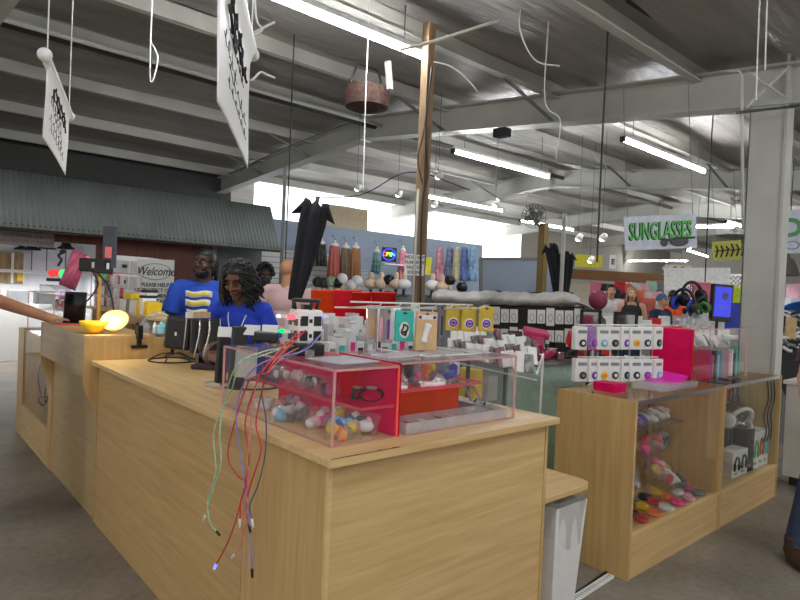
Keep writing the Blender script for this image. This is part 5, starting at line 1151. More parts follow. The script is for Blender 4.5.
# grey covered long shelf (tarp roll)
A = D(433, 297, 5.9); B = D(578, 300, 5.7); Mt = frame(A, B-A, (0, 0, 1)); w = (B-A).length; zz = Mt.translation.z
tc = random.Random(6)
def tarp(u, v):
    a = 2*PI*v; e = 1-max(0, abs(u-.5)*2-.93)*6; s_ = 1+.10*math.sin(u*23+v*5)+.06*math.sin(u*51+v*9)
    return (u*w, -.24*math.sin(a)*e*s_*.9, .066*math.cos(a)*e*s_+.006*math.sin(u*17)+.004*math.sin(u*90+v*30))
tt = thing('covered_table', 'long stall table covered by a crumpled grey sheet above the jewellery cards', 'table', Mt)
MB().grid(tarp, 90, 22).build('grey_sheet', mat('grey_sheet', (206, 204, 201), .85, 0, .10, 6, .9, 14), tt, smooth=True); MB().bb(.05, w-.05, .0, .3, -.11, -.075).build('table_top', DSTEEL, tt)
for x in (.1, w-.1): MB().bb(x-.02, x+.02, .1, .14, -zz, -.11).build('leg', DSTEEL, tt)
A = D(574, 303, 5.0); 
def drape(u, v): return tuple(D(572+34*u, 302+18*u*u+14*v*u, 5.5+.2*v))
tag(MB().grid(drape, 16, 8, .006).build('white_drape', mat('white_sheet', (206, 205, 203), .85), smooth=True), 'end of a white sheet falling from the grey covered table', 'cloth')
# black framed mirrors
for (px, py, d, wpx, hpx, lab) in [(591, 319, 5.4, 21, 19, 'black framed mirror tray beside the white drape'), (626, 322, 5.6, 24, 20, 'black framed mirror tray before the person in the black tank top')]:
    s = d/FPX; w, h = wpx*s, hpx*s; r = thing('framed_mirror', lab, 'mirror', Matrix.Translation(D(px, py, d)) @ XF(rot=(0, 0, SR)))
    MB().bb(-w/2, w/2, 0, .02, h/2-.025, h/2).bb(-w/2, -w/2+.025, 0, .02, -h/2, h/2).bb(w/2-.025, w/2, 0, .02, -h/2, h/2).bb(-w/2, w/2, 0, .02, -h/2, -h/2+.025).build('mirror_frame', BLACK, r); MB().bb(-w/2+.02, w/2-.02, .008, .014, -h/2+.02, h/2-.02).build('mirror_glass', mat('mirror_grey', (150, 152, 150), .08, .9), r); MB().bb(-.01, .01, .02, .035, -D(px, py, d).z, -h/2).build('stand_leg', BLACK, r)

# ================================================================== PHONE-GRIP RACK AND GOODS ON THE SHOWCASES
gr = thing('card_rack', 'white wire spinner rack with two rows of phone-grip cards on the toy showcase', 'rack', (0, 0, 0))
def rrow(t, py): return D(578+80*t, py, 3.72+.16*t)
mb = MB()
for py in (325, 357): mb.tube([rrow(0, py), rrow(1, py)], .005, 6)
mb.build('hanging_bar', WWIRE, gr, smooth=True)
for t in (.2, .42, .8):
    P = rrow(t, 325); MB().tube([P, (P.x, P.y, H+.002)], .005, 6).tube([(P.x-.09, P.y-.03, H+.004), (P.x+.09, P.y+.03, H+.004)], .004, 6).build('rack_post', WWIRE, gr, smooth=True)
gripm = [DARK, PURP, LBLUE, DARK, PURP, YEL, mat('charcoal_disc', (60, 56, 66), .4), DARK]
gname = ['dark', 'purple checked', 'blue-grey', 'grey', 'mauve', 'yellow', 'charcoal', 'black']
for row, (py, n) in enumerate(((327, 8), (359, 8))):
    for i in range(n):
        t = .03+.94*i/(n-1); P = rrow(t, py+11); k = (i+row*3) % 8
        r = thing('phone_grip_card', f'card with {gname[k]} phone grip, {ORD[i]} from the aisle gap, {["upper", "lower"][row]} row of the rack', 'card', Matrix.Translation(P) @ XF(rot=(0, 0, SR+.25+(.35 if i % 3 == 1 else 0))), 'phone-grip cards on the wire rack')
        MB().box(.10, .045, .145).build('card', [WHITE, mat('purple_check', (160, 110, 180), .5, 0, .5, 40)][1 if k == 1 and row == 0 else 0], r, bevel=.006)
        MB().lathe([(.001, 0), (.023, 0), (.024, .006), (.020, .009), (.001, .009)], 20, XF((0.004, -.0225, -.03), (PI/2, 0, 0))).build('grip_disc', gripm[k], r, smooth=False)
        MB().lathe([(.001, .009), (.011, .009), (.011, .011), (.001, .011)], 14, XF((.004, -.0225, -.03), (PI/2, 0, 0))).build('grip_centre', [WHITE, HOT, WHITE, GREY, WHITE, ORG, WHITE, TEAL][k], r)
        MB().bb(-.03, .03, -.0235, -.0225, .03, .05).build('card_print', GREY, r)
o = MB().add([(0, 0, 0), (.09, 0, -.01), (0, 0, .07), (0, .01, 0), (.09, .01, -.01), (0, .01, .07)], [(0, 1, 2), (3, 5, 4), (0, 3, 4, 1), (1, 4, 5, 2), (2, 5, 3, 0)]).build('red_flag', mat('orange_red_tag', (240, 70, 50), .6)); o.matrix_world = Matrix.Translation(D(602, 355, 3.9)) @ XF(rot=(0, 0, SR)); tag(o, 'orange-red triangular tag between the two rows of phone-grip cards', 'tag')
for i in range(6):
    o = MB().pillow(.16, .09, .03, seed=i).build('packaged_charm', [WHITE, LPINK, GREY, WHITE, DARK, CARD][i], smooth=True); o.matrix_world = Matrix.Translation(D(612+i*8, 361+i*.5, 4.15)) @ XF(rot=(-1.0, .1*i, SR)); tag(o, f'{["white", "pale pink", "grey", "clear white", "dark", "cream"][i]} wrapped charm, {ORD[i]} from the red tag behind the phone-grip cards', 'pack', 'wrapped charms behind the grip cards')
# clear tray and pink box on showcase top
ct = thing('slotted_tray', 'clear slotted tray lying on the toy showcase beside the phone-grip rack', 'tray', (0, 0, 0))
mb = MB(); x0t, x1t, y0t, y1t = 3.50, 3.98, 1.60, 1.80; z0t, z1t = H+.002, H+.035
mb.bb(x0t, x1t, y0t, y0t+.004, z0t, z1t).bb(x0t, x1t, y1t-.004, y1t, z0t, z1t).bb(x0t, x1t, y0t, y1t, z0t-.001, z0t+.002)
for i in range(11): mb.bb(x0t+i*.0476, x0t+i*.0476+.004, y0t, y1t, z0t, z1t)
mb.build('tray_body', frost, ct)
o = MB().bb(-.06, .06, -.07, .07, 0, .05).build('low_box', PINK); o.location = (3.24, 1.80, H+.001); tag(o, 'low hot pink acrylic box under the phone-grip cards', 'box')
o = MB().bb(-.16, .16, -.1, .1, 0, .004).build('pink_sheet', mat('magenta_film', (240, 60, 200), .3)); o.matrix_world = Matrix.Translation((3.84, 1.74, H+.040)) @ XF(rot=(.12, -.15, .2)); tag(o, 'magenta plastic sheet lying by the foot of the pink acrylic case', 'sheet')
c = thing('acrylic_case', 'acrylic case with hot pink panels on the showcases below the blue screen', 'acrylic case', (0, 0, 0))
qx0, qx1, qy0, qy1, qz0, qz1 = 4.02, 4.98, 1.66, 1.93, H+.002, 1.335
panel(c, 'end_wall', qx0, qx0+t_, qy0, qy1, qz0, qz1, PINK); panel(c, 'front_wall', qx0+t_, qx1, qy0, qy0+t_, qz0, qz1, ACR); panel(c, 'end_wall', qx1-t_, qx1, qy0+t_, qy1, qz0, qz1, ACR)
panel(c, 'rear_wall', qx0+t_, qx0+.45, qy1-t_, qy1, qz0, qz1, PINK); panel(c, 'rear_wall', qx0+.45, qx1-t_, qy1-t_, qy1, qz0, qz1, ACR); panel(c, 'inner_shelf', qx0+t_, qx1-t_, qy0+t_, qy1-t_, 1.19, 1.195, ACR); panel(c, 'divider', qx0+.3, qx0+.305, qy0+t_, qy1-t_, qz0, 1.19, PINK); panel(c, 'divider', qx0+.62, qx0+.625, qy0+t_, qy1-t_, qz0, 1.19, ACRE)
mb = MB()
for (x, y) in ((qx0, qy0), (qx1, qy0), (qx1, qy1)): mb.bb(x-.004, x+.004, y-.004, y+.004, qz0, qz1)
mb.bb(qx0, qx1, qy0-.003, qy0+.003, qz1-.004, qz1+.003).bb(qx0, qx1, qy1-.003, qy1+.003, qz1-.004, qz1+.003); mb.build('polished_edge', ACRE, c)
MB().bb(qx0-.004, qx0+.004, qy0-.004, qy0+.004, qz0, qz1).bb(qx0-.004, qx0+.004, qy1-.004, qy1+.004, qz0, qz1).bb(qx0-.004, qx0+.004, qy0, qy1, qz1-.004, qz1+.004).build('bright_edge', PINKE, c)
for i in range(12):
    h = .17+.03*(i % 2); o = MB().box(.034, .17, h, c=(0, 0, h/2)).build('boxed_case', [DARK, BLUE, RED, BLACK, LBLUE, LBLUE, WHITE, DARK, LPINK, WHITE, DARK, TEAL][i], bevel=.003)
    o.location = (qx0+.36+i*.05 if i < 5 else qx0+.40+i*.046, 1.79, qz0+.001); tag(o, f'{["dark", "blue", "red", "black", "pale blue", "sky blue", "white", "charcoal", "pink", "white", "dark grey", "teal"][i]} boxed phone case, {ORD[i]} from the pink divider under the clear shelf', 'box', 'boxed phone cases in the pink panelled case')
for i in range(9):
    o = MB().box(.10, .012, .075).build('shelf_packet', [WHITE, CARD, WHITE, GREY, WHITE, DARK, WHITE, LPINK, CHROME][i], bevel=.002); o.matrix_world = Matrix.Translation((qx0+.07+i*.095, 1.77+.02*(i % 2), 1.24)) @ XF(rot=(-.5, .2*((i % 3)-1), .2)); tag(o, f'{["white", "cream", "white", "grey", "white", "dark", "white", "pink", "silver"][i]} packet, {ORD[i]} from the pink end wall on the upper clear shelf', 'packet', 'packets on the upper clear shelf')
# blue screen, headphones
bs = thing('tablet_screen_stand', 'black framed blue lit screen standing above the showcase by the white column', 'screen', Matrix.Translation(D(721, 303, 5.0)) @ XF(rot=(0, .03, SR+.25)))
MB().box(.20, .04, .315).build('screen_body', BLACK, bs, bevel=.006)
MB().bb(-.084, .084, -.0215, -.0202, -.115, .135).build('lit_screen', glow('blue_screen', (72, 78, 215), .75), bs); MB().lathe([(.001, 0), (.032, 0), (.03, .001)], 20, XF((.02, -.0212, .06), (PI/2, 0, 0))).build('screen_picture', mat('dim_brown', (96, 72, 120), .5), bs); MB().bb(-.04, .05, -.0222, -.0214, -.03, -.025).bb(-.03, .04, -.0222, -.0214, -.05, -.046).build('screen_line', mat('pale_line', (120, 124, 230), .5), bs)
zb_ = bs.location.z; MB().tube([(0, .03, -.1), (0, .03, H-zb_+.01)], .012, 8).build('stand_pole', DARK, bs); MB().box(.2, .14, .012, c=(0, .03, H-zb_+.008)).build('stand_base', BLACK, bs)
def headphones(label, M, mb_, mc, s=1):
    r = thing('headphones', label, 'headphones', M @ XF(s=(s, s, s)), 'headphones over the showcase')
    MB().tube([(.085*math.cos(a), 0, .095*math.sin(a)) for a in [PI*(k/24) for k in range(25)]], .013, 8).build('headband', mb_, r, smooth=True)
    for q in (-1, 1): 
        MB().lathe([(.03, -.02), (.05, -.016), (.052, .012), (.034, .02)], 20, XF((q*.085, 0, -.03), (0, PI/2*q, 0))).build('ear_cup', mb_, r, smooth=True); MB().tube([(q*.068, .04*math.cos(a), -.03+.046*math.sin(a)) for a in [2*PI*k/20 for k in range(20)]], .014, 8, True).build('cushion', mc, r, smooth=True)
    return r
headphones('headphones with a bright blue ear cushion hanging over the showcase', Matrix.Translation(D(684, 301, 4.7)) @ XF(rot=(.2, .2, SR-1.0)), BLACK, BLUE, 1.0)
headphones('black headphones with dark cushions at the top of the headphone bundle', Matrix.Translation(D(692, 294, 4.75)) @ XF(rot=(0, -.2, SR+.2)), BLACK, DARK, 1.0)
headphones('headphones with green cushions beside the blue screen', Matrix.Translation(D(700, 307, 4.7)) @ XF(rot=(.3, -.4, SR+.4)), DARK, mat('leaf_green', (70, 150, 60), .5), .85)
mb = MB(); Q = random.Random(4)
for i in range(26): mb.k = i % 5; mb.ell((Q.uniform(-.09, .09), Q.uniform(-.04, .04), Q.uniform(-.11, .07)), (.026, .02, .03), nu=8, nv=6)
o = mb.build('earphone_pouches', [BLACK, DARK, GREY, GREEN, WHITE], smooth=True); o.matrix_world = Matrix.Translation(D(694, 305, 4.85)) @ XF(rot=(0, 0, SR), s=(.85, .85, .9)); tag(o, 'tangled bunch of dark and green earphone pouches behind the headphones', 'pouches', kind='stuff')
P = D(692, 300, 4.9); tag(MB().tube([(P.x, P.y, H+.004), (P.x, P.y, P.z+.12)], .01, 8).tube([(P.x-.08, P.y, P.z+.1), (P.x+.08, P.y, P.z+.1)], .008, 6).lathe([(.1, 0), (.1, .01), (.02, .015)], 20, XF((P.x, P.y, H+.001))).build('headphone_stand', CHROME, smooth=True), 'chrome T-bar stand carrying the headphones', 'stand')
for i in range(4):
    o = MB().pillow(.12, .10, .05, seed=20+i).build('clear_pack', frost, smooth=True); o.matrix_world = Matrix.Translation(D(680+i*8, 322, 4.6)) @ XF(rot=(0, .3*i, SR)); tag(o, f'clear wrapped earphone pack, {ORD[i]} from the orange shirt below the headphones', 'pack', 'clear packs below the headphones')
# ---- inside the toy showcase
def inside(px, py, y): P = aty(px, py, y); return P
R2 = random.Random(21)
cl = [(RED, 'red'), (HOT, 'hot pink'), (DARK, 'dark'), (ORG, 'orange'), (LPINK, 'pale pink'), (YEL, 'yellow'), (WHITE, 'white'), (GREY, 'grey')]
k = 0
for row in range(3):
    for i in range(6):
        m, n_ = cl[(i*3+row*2) % 8]; x = 3.30+i*.155+.04*row; y = 1.60+row*.085; z = .2515
        if row == 2 and i > 3: continue
        mb = MB(); mb.tube([(.03*math.cos(a), .025*math.sin(a), .012) for a in [2*PI*q/14 for q in range(14)]], .011, 7, True); mb.box(.05, .03, .02, c=(.01, 0, .02))
        o = mb.build('trinket', m, smooth=False); o.matrix_world = Matrix.Translation((x, y, z)) @ XF(rot=(0, 0, R2.uniform(0, 3)), s=(1.15, 1.15, 1.2)); tag(o, f'{n_} trinket, {ORD[i]} from the aisle gap in the {["front", "middle", "rear"][row]} row, showcase floor', 'trinket', 'trinkets on the showcase floor')
tp_ = [('clear packed toy set with red and yellow pieces resting on the showcase floor', 4.03, 1.83, .37, .36, .22, [WHITE, HOT, YEL], .3), ('white packed toy with a black strap at the front of the toy showcase', 3.98, 1.70, .33, .40, .12, [WHITE, BLACK, RED], .35), ('red toy bundle in a clear bag halfway up the toy showcase', 3.93, 1.86, .545, .26, .14, [RED, HOT, GREY], -.2), ('silver bagged toy standing near the plain side of the showcase', 3.60, 1.82, .37, .15, .2, [GREY, CHROME, WHITE], .1), ('tan bagged figure behind the silver one in the toy showcase', 3.70, 1.92, .53, .14, .22, [TAN, GREY], 0), ('grey wheeled toy in a bag beside the red bundle', 4.14, 1.88, .56, .14, .12, [GREY, DARK], .4)]
for i, (lab, x, y, z, w, h, cols, rot) in enumerate(tp_): toy('packed_toy', lab, 'toy', Matrix.Translation((x, y, z)) @ XF(rot=(-.9 if i < 2 else -.2, rot, -.15)), w, h, .07, cols, 'packed toys in the showcase', 300+i)
for i in range(7):
    m, n_ = [(WHITE, 'white'), (RED, 'red'), (PURP, 'purple'), (BLUE, 'blue'), (WHITE, 'white'), (CARD, 'cream'), (LPINK, 'pink')][i]
    toy('shelf_pack', f'{n_} flat packed toy, {ORD[i]} from the aisle gap on the toy showcase shelf', 'pack', Matrix.Translation((3.50+i*.105, 1.87, .742)) @ XF(rot=(-1.1, 0, .2*(i % 3))), .17, .15, .05, [m, WHITE], 'flat packs on the glass shelf', 400+i)
# ---- inside the headphone showcase
def hpbox(label, M, w, h, body, ring, grp='headphone boxes'):
    r = thing('headphone_box', label, 'box', M, grp); MB().box(w, .11, h, c=(0, 0, h/2)).build('box_body', body, r, bevel=.003)
    MB().tube([(w*.26*math.cos(a), -.057, h*.5+h*.27*math.sin(a)) for a in [PI*(q/14) for q in range(15)]], .008, 6).ell((-w*.26, -.057, h*.42), (.018, .008, .035)).ell((w*.26, -.057, h*.42), (.018, .008, .035)).build('headphone_picture', ring, r, smooth=True)
    MB().bb(-w*.35, w*.1, -.0562, -.055, h*.12, h*.18).build('printed_line', GREY, r); return r
yb = 1.64
for (x, z, w, h, b_, g_, lab) in [(4.74, .2515, .13, .19, WHITE, BLACK, 'white headphone box at the floor corner next to the toy showcase'), (4.88, .2515, .12, .19, WHITE, DARK, 'white headphone box with a smiling black band, second along the floor'), (5.01, .2515, .12, .32, BLACK, DARK, 'tall black headphone box in the middle of the showcase floor'), (5.13, .2515, .105, .28, WHITE, GREEN, 'white box with green headphones on the showcase floor'), (5.24, .2515, .10, .29, WHITE, RED, 'white box with red headphones on the showcase floor'), (5.345, .2515, .09, .28, CARD, TEAL, 'cream box with dark teal headphones by the column end')]: hpbox(lab, Matrix.Translation((x, yb+.02, z)) @ XF(rot=(0, 0, -.08)), w, h, b_, g_)
for (x, y, z, w, h, b_, g_, lab) in [(4.80, 1.88, .707, .16, .2, DARK, GREY, 'dark box on the glass shelf next to the toy showcase'), (4.97, 1.88, .707, .15, .17, BLACK, WHITE, 'black box second on the upper glass shelf'), (5.13, 1.88, .707, .16, .18, DARK, RED, 'dark box with red print third on the upper glass shelf'), (5.30, 1.88, .707, .16, .2, BLACK, GREY, 'black box last on the upper glass shelf'), (4.95, 1.86, .2515, .2, .40, DARK, RED, 'dark tall box behind the white headphone boxes'), (5.2, 1.86, .2515, .2, .38, GREY, DARK, 'grey box behind the green headphone box')]: hpbox(lab, Matrix.Translation((x, y, z)), w, h, b_, g_, 'dark boxes in the headphone showcase')
headphones('silver and white headphones resting on the boxes in the showcase', Matrix.Translation((4.97, 1.68, .63)) @ XF(rot=(.5, .3, -.3)), WHITE, GREY, 1.15); headphones('pale grey headphones lying over the black box', Matrix.Translation((5.10, 1.70, .62)) @ XF(rot=(.6, -.3, .3)), CHROME, GREY, 1.0)
for i in range(3): tag(MB().tube(smoothpts([(5.16+.07*i, 1.565, .95), (5.19+.07*i, 1.56, .8), (5.14+.08*i, 1.57, .66), (5.2+.06*i, 1.565, .55), (5.17+.07*i, 1.57, .46)], 6), .006, 6).build('hanging_cable', BLACK, smooth=True), f'black cord hanging {ORD[i]} from the boxes inside the headphone showcase', 'cord', 'cords in the headphone showcase')
# white laminate table behind the showcase end, goods beyond
t = thing('white_table', 'scuffed white laminate stall counter past the headphone showcase', 'counter', Matrix.Translation((5.83, 1.62, 0)))
MB().bb(0, 1.3, -.75, 0, .08, .86).build('counter_body', mat('scuffed_white', (206, 204, 198), .5, 0, .1, 3), t); MB().bb(.04, 1.26, -.7, -.04, 0, .08).build('plinth', DARK, t); MB().bb(-.02, 1.32, -.78, .02, .86, .89).build('counter_top', WHITE, t)
rr = random.Random(8)
for i in range(35):
    m, n_ = [(BLACK, 'black'), (WHITE, 'white'), (GREY, 'grey'), (DARK, 'charcoal')][i % 4]; px = 783+(i % 7)*4; row = i//7
    o = MB().tube([(.05*math.cos(a), .0, .035*math.sin(a)) for a in [2*PI*q/12 for q in range(12)]], .016, 6, True).build('sunglass_case', m, smooth=True); P = D(px, 314+row*8.5, 6.7-.10*row); o.matrix_world = Matrix.Translation(P) @ XF(rot=(rr.uniform(-1, 1), rr.uniform(-.5, .5), SR)); tag(o, f'{n_} looped strap, {ORD[i % 7]} from the column in the {ORD[row]} row down of the stall beyond', 'strap', 'looped straps heaped beyond the column')
so = thing('slanted_display', 'dark slanted display board under the heaped straps beyond the white column', 'display stand', frame(D(800, 350, 6.9), RT, (0, 0, 1))); MB().add([(-.5, -.6, -.45), (.6, -.6, -.45), (.6, .25, .45), (-.5, .25, .45), (-.5, -.57, -.5), (.6, -.57, -.5), (.6, .3, .43), (-.5, .3, .43)], [(0, 1, 2, 3), (7, 6, 5, 4), (0, 4, 5, 1), (1, 5, 6, 2), (2, 6, 7, 3), (3, 7, 4, 0)]).build('board', DARK, so); MB().bb(-.4, .5, -.4, .25, -so.location.z, -.42).build('stand_base', GREY, so)
o = MB().bb(-.05, .05, -.02, .02, -.17, .2).build('wooden_board', TAN, bevel=.003); o.matrix_world = Matrix.Translation(D(790, 336, 6.4)) @ XF(rot=(0, .03, SR)); tag(o, 'narrow tan wooden board standing among the straps', 'board')
o = MB().grid(lambda u, v: (.5*(u-.5), .25*v, .10*math.sin(2.5*u)-.14*v*v-.0), 12, 6, .006).build('blue_cloth', mat('bright_blue_cloth', (30, 110, 210), .7), smooth=True); o.matrix_world = Matrix.Translation(D(794, 311, 7.2)) @ XF(rot=(0, -.2, SR)); tag(o, 'bright blue cloth draped over white boxes beyond the column', 'cloth')
for i in range(3): o = MB().box(.3, .25, .2).build('stall_box', [WHITE, CARD, LPINK][i], bevel=.01); o.matrix_world = Matrix.Translation(D(788+i*8, 320-i*14, 7.6)) @ XF(rot=(0, 0, SR)); tag(o, f'{["white", "cream", "pale pink"][i]} box beside the blue cloth beyond the column', 'box')
o = MB().lathe([(.14, -.1), (.135, -.08), (.1, .04), (.07, .11), (.02, .14), (.015, .2)], 24).build('bell_lamp', mat('pewter', (96, 94, 90), .4, .5), smooth=True); o.location = D(788, 268, 7.6); tag(o, 'pewter bell-shaped lamp shade hanging beyond the white column', 'lamp'); MB().tube([(0, 0, .2), (0, 0, 3.4-o.location.z)], .008, 6).build('hanging_rod', BLACK, o)
A = D(782, 214, 7.5); B = D(840, 210, 7.3); Ms = frame(A, B-A, (0, 0, 1)); w = (B-A).length
sg = thing('hanging_sign', 'white sign with green letters showing DE beside the white column', 'sign', Ms); MB().bb(0, w, 0, .015, -.50, .04).build('board', mat('pale_blue_board', (206, 214, 224), .6), sg); text('DE', .32, mat('sign_green', (86, 150, 96), .6), sg, Matrix.Translation((-.02, -.004, -.19)), align='LEFT', bold=.012); MB().tube([(.1+.07*math.cos(a), -.003, -.40+.05*math.sin(a)) for a in [2*PI*q/16 for q in range(16)]], .005, 5, True).tube([(.28+.07*math.cos(a), -.003, -.40+.05*math.sin(a)) for a in [2*PI*q/16 for q in range(16)]], .005, 5, True).tube([(.17, -.003, -.39), (.21, -.003, -.39)], .005, 5).build('spectacles', PURP, sg); MB().tube([(.1, 0, .04), (.1, 0, 1.2)], .003, 5).tube([(w-.1, 0, .04), (w-.1, 0, 1.2)], .003, 5).build('hanging_wire', DSTEEL, sg)
# ================================================================== SIGNS HUNG FROM THE ROOF
sheet = mat('white_vinyl', (232, 232, 230), .45, 0, .03, 3, .1, 6)
def scrawl(seed, f, n, m, parent, r=.004):
    Q = random.Random(seed); mb = MB()
    for i in range(n):
        v0 = .16+.7*i/n; pts = []; hh = .055*(1.5 if i == 1 else 1); N = 110
        for k in range(N+1):
            t = k/N*2*PI*(4+i % 3); u = .16+.08*math.sin(i*2.3+seed)+(.5+.14*math.sin(i*1.7))*k/N+.03*math.sin(t+.6*math.sin(k*.31)); pts.append(Vector(f(u, v0+.10*k/N+hh*math.cos(t)*(.6+.4*math.sin(k*.7+seed))))+OFF)
        mb.tube(smoothpts(pts, 2), r*(3 if i < 2 else .8), 4, flat=.4)
    mb.build('lettering', m, parent)
def banner(label, A, B, hA, hB, seed, droop, words):
    """vinyl sheet rolled over a white tube from A (near) to B (far)"""
    global OFF
    r = thing('hanging_sign', label, 'sign', (0, 0, 0)); A = Vector(A); B = Vector(B); n = (B-A).cross(Vector((0, 0, 1))).normalized()
    if n.dot(EYE-A) < 0: n = -n
    OFF = n*.006
    d = (B-A).normalized()
    MB().tube([A-d*.06, B+d*.05], .021, 12).ell(A-d*.07, (.03, .03, .03)).ell(B+d*.06, (.026, .026, .026)).build('white_tube', WHITE, r, smooth=True)
    def f(u, v):
        P = A.lerp(B, u); h = hA+(hB-hA)*u+droop*u*u
        return P-Vector((0, 0, h*v))+n*(.022*(1-min(1, v*8))+.006*math.sin(v*4+seed)*v)
    MB().grid(f, 24, 24, .0025).build('sign_sheet', sheet, r, smooth=True)
    for (txt, u0, v0, sz, m) in words:
        P = f(u0, v0)+OFF; M = frame(P, d if d.dot(RT) > 0 else -d, (0, 0, 1)); text(txt, sz, m, r, M, shear=.3, bold=.002)
    scrawl(seed, f, 6, INK, r, .0013)
    for P in (A, B): MB().tube([P, (P.x, P.y, roof_z(P.y)-.12)], .003, 5).build('hanging_cable', WWIRE, r)
    return r
A = D(47, 62, 2.62); B = D(69, 112, 3.45); B.z = (A.z+B.z)/2; A.z = B.z
banner('small white handwritten sign hanging from a white tube over the office side', A, B, .34, .33, 1, .03, [])
A = D(222, -75, 1.5); B = D(251, 52, 2.24); B.z = A.z = (A.z+B.z)/2
banner('large white handwritten sign hanging close overhead with a drooping corner', A, B, .43, .42, 4, .03, [('or', .40, .35, .10, INK)])
# sunglasses sign
A = D(624, 217, 5.6); B = D(696, 213.5, 5.5); Cc = D(622, 250.5, 5.6)
M = frame((A+B)/2, B-A, A-Cc); w = (B-A).length; h = (A-Cc).length
sg = thing('sunglasses_sign', 'white SUNGLASSES sign with green lettering hanging over the showcases', 'sign', M)
MB().bb(-w/2, w/2, 0, .012, -h, 0).build('board', mat('pale_blue_board', (206, 214, 224), .6), sg)
sgn = mat('sign_bright_green', (92, 196, 96), .5); 
text('SUNGLASSES', .225, INK, sg, Matrix.Translation((-.010, -.002, -h*.47-.006)), name='letter_shadow', shear=.1, sx=.43, bold=.006)
text('SUNGLASSES', .225, sgn, sg, Matrix.Translation((.0, -.006, -h*.47)), shear=.1, sx=.43, bold=.003)
gm = mat('sign_grey', (70, 68, 74), .5)
MB().ell((.03, -.008, -h*.80), (.035, .004, .042)).ell((.16, -.008, -h*.80), (.085, .004, .045)).tube(smoothpts([(.0, -.008, -h*.71), (.08, -.009, -h*.74), (.16, -.009, -h*.71), (.30, -.008, -h*.70)], 5), .010, 6).build('sunglasses_picture', gm, sg, smooth=True)
for s in (-1, 1): MB().tube([(s*(w/2-.03), 0, -.01), (s*(w/2-.03), 0, 1.2)], .003, 5).build('hanging_wire', DSTEEL, sg)
# yellow black-lettered sign further back
A = D(712, 242, 9.5); B = D(741, 240, 9.4); Ms = frame(A, B-A, (0, 0, 1)); w = (B-A).length; ys = thing('hanging_sign', 'yellow green sign with black lettering hanging far back beside the column', 'sign', Ms); MB().bb(0, w, 0, .012, -.30, 0).build('board', mat('yellow_green', (170, 170, 70), .6), ys)
Q = random.Random(3); mb = MB()
for i in range(6): x = .05+i*.075; mb.tube([(x, -.004, -.05-.05*Q.random()), (x+.03, -.004, -.14), (x-.01, -.004, -.25)], .014, 5).tube([(x-.02, -.004, -.15), (x+.05, -.004, -.12-.05*Q.random())], .010, 5)
mb.build('lettering', INK, ys)
MB().tube([(.05, 0, 0), (.05, 0, 1.3)], .004, 5).tube([(w-.05, 0, 0), (w-.05, 0, 1.3)], .004, 5).build('hanging_wire', DSTEEL, ys)
A = D(583, 262, 13); o = MB().bb(-.3, .3, 0, .02, -.14, .14).tube([(-.2, .01, .1), (-.2, .01, 1.2)], .004, 5).tube([(.2, .01, .1), (.2, .01, 1.2)], .004, 5).build('yellow_board', mat('sign_yellow', (222, 214, 60), .6)); o.matrix_world = Matrix.Translation(D(589, 261, 13.5)) @ XF(rot=(0, 0, SR)); tag(o, 'small yellow board hanging far back over the stalls', 'sign')
A = D(611, 263, 12); o = thing('number_sign', 'small white hanging card marked E far back in the hall', 'sign', Matrix.Translation(D(613, 262, 12.5)) @ XF(rot=(0, 0, SR))); MB().bb(-.07, .07, 0, .015, -.15, .15).build('board', WHITE, o); text('E', .16, INK, o, Matrix.Translation((0, -.003, 0)), bold=.004)
A = D(677, 269, 13); o = thing('arrow_sign', 'small white arrow sign with dark patches far back in the hall', 'sign', Matrix.Translation(D(677, 269, 12.5)) @ XF(rot=(0, 0, SR))); MB().prism([(-.32, 0), (-.2, .12), (-.2, .08), (.3, .08), (.3, -.08), (-.2, -.08), (-.2, -.12)], 0, .015).build('board', mat('cream_board', (222, 210, 176), .6), o); MB().bb(-.08, 0, -.003, 0, -.05, .05).bb(.08, .16, -.003, 0, -.05, .05).build('patches', INK, o)
# post sign
A = D(405, 254, 5.0); B = D(425, 255, 5.0); Cc = D(405, 275, 5.0); Mp = frame((A+B)/2, B-A, A-Cc); w = (B-A).length*.98; h = (A-Cc).length
ps = thing('notice_card', 'white printed notice in four lines fixed to the wooden post', 'sign', Mp); MB().bb(-w/2, w/2, 0, .006, -h, 0).build('card', CARD, ps); MB().tube([(0, -.008, .55), (0, -.008, -.5)], .011, 6).build('conduit', STEEL, ps, smooth=True)
for i, s in enumerate(('WE DO NOT', 'GUARANTEE', 'SALES ON', 'SCREENS')): text(s, .036, INK, ps, Matrix.Translation((0, -.001, -.025-.042*i)), sx=.8, bold=.0008)
o = MB().bb(-.024, .024, 0, .004, -.075, .075).build('yellow_card', mat('sign_yellow', (222, 214, 60), .6)); o.matrix_world = Matrix.Translation(D(428.5, 266, 5.005)) @ XF(rot=(0, .05, SR)); tag(o, 'plain yellow card fixed beside the white notice on the post', 'card')

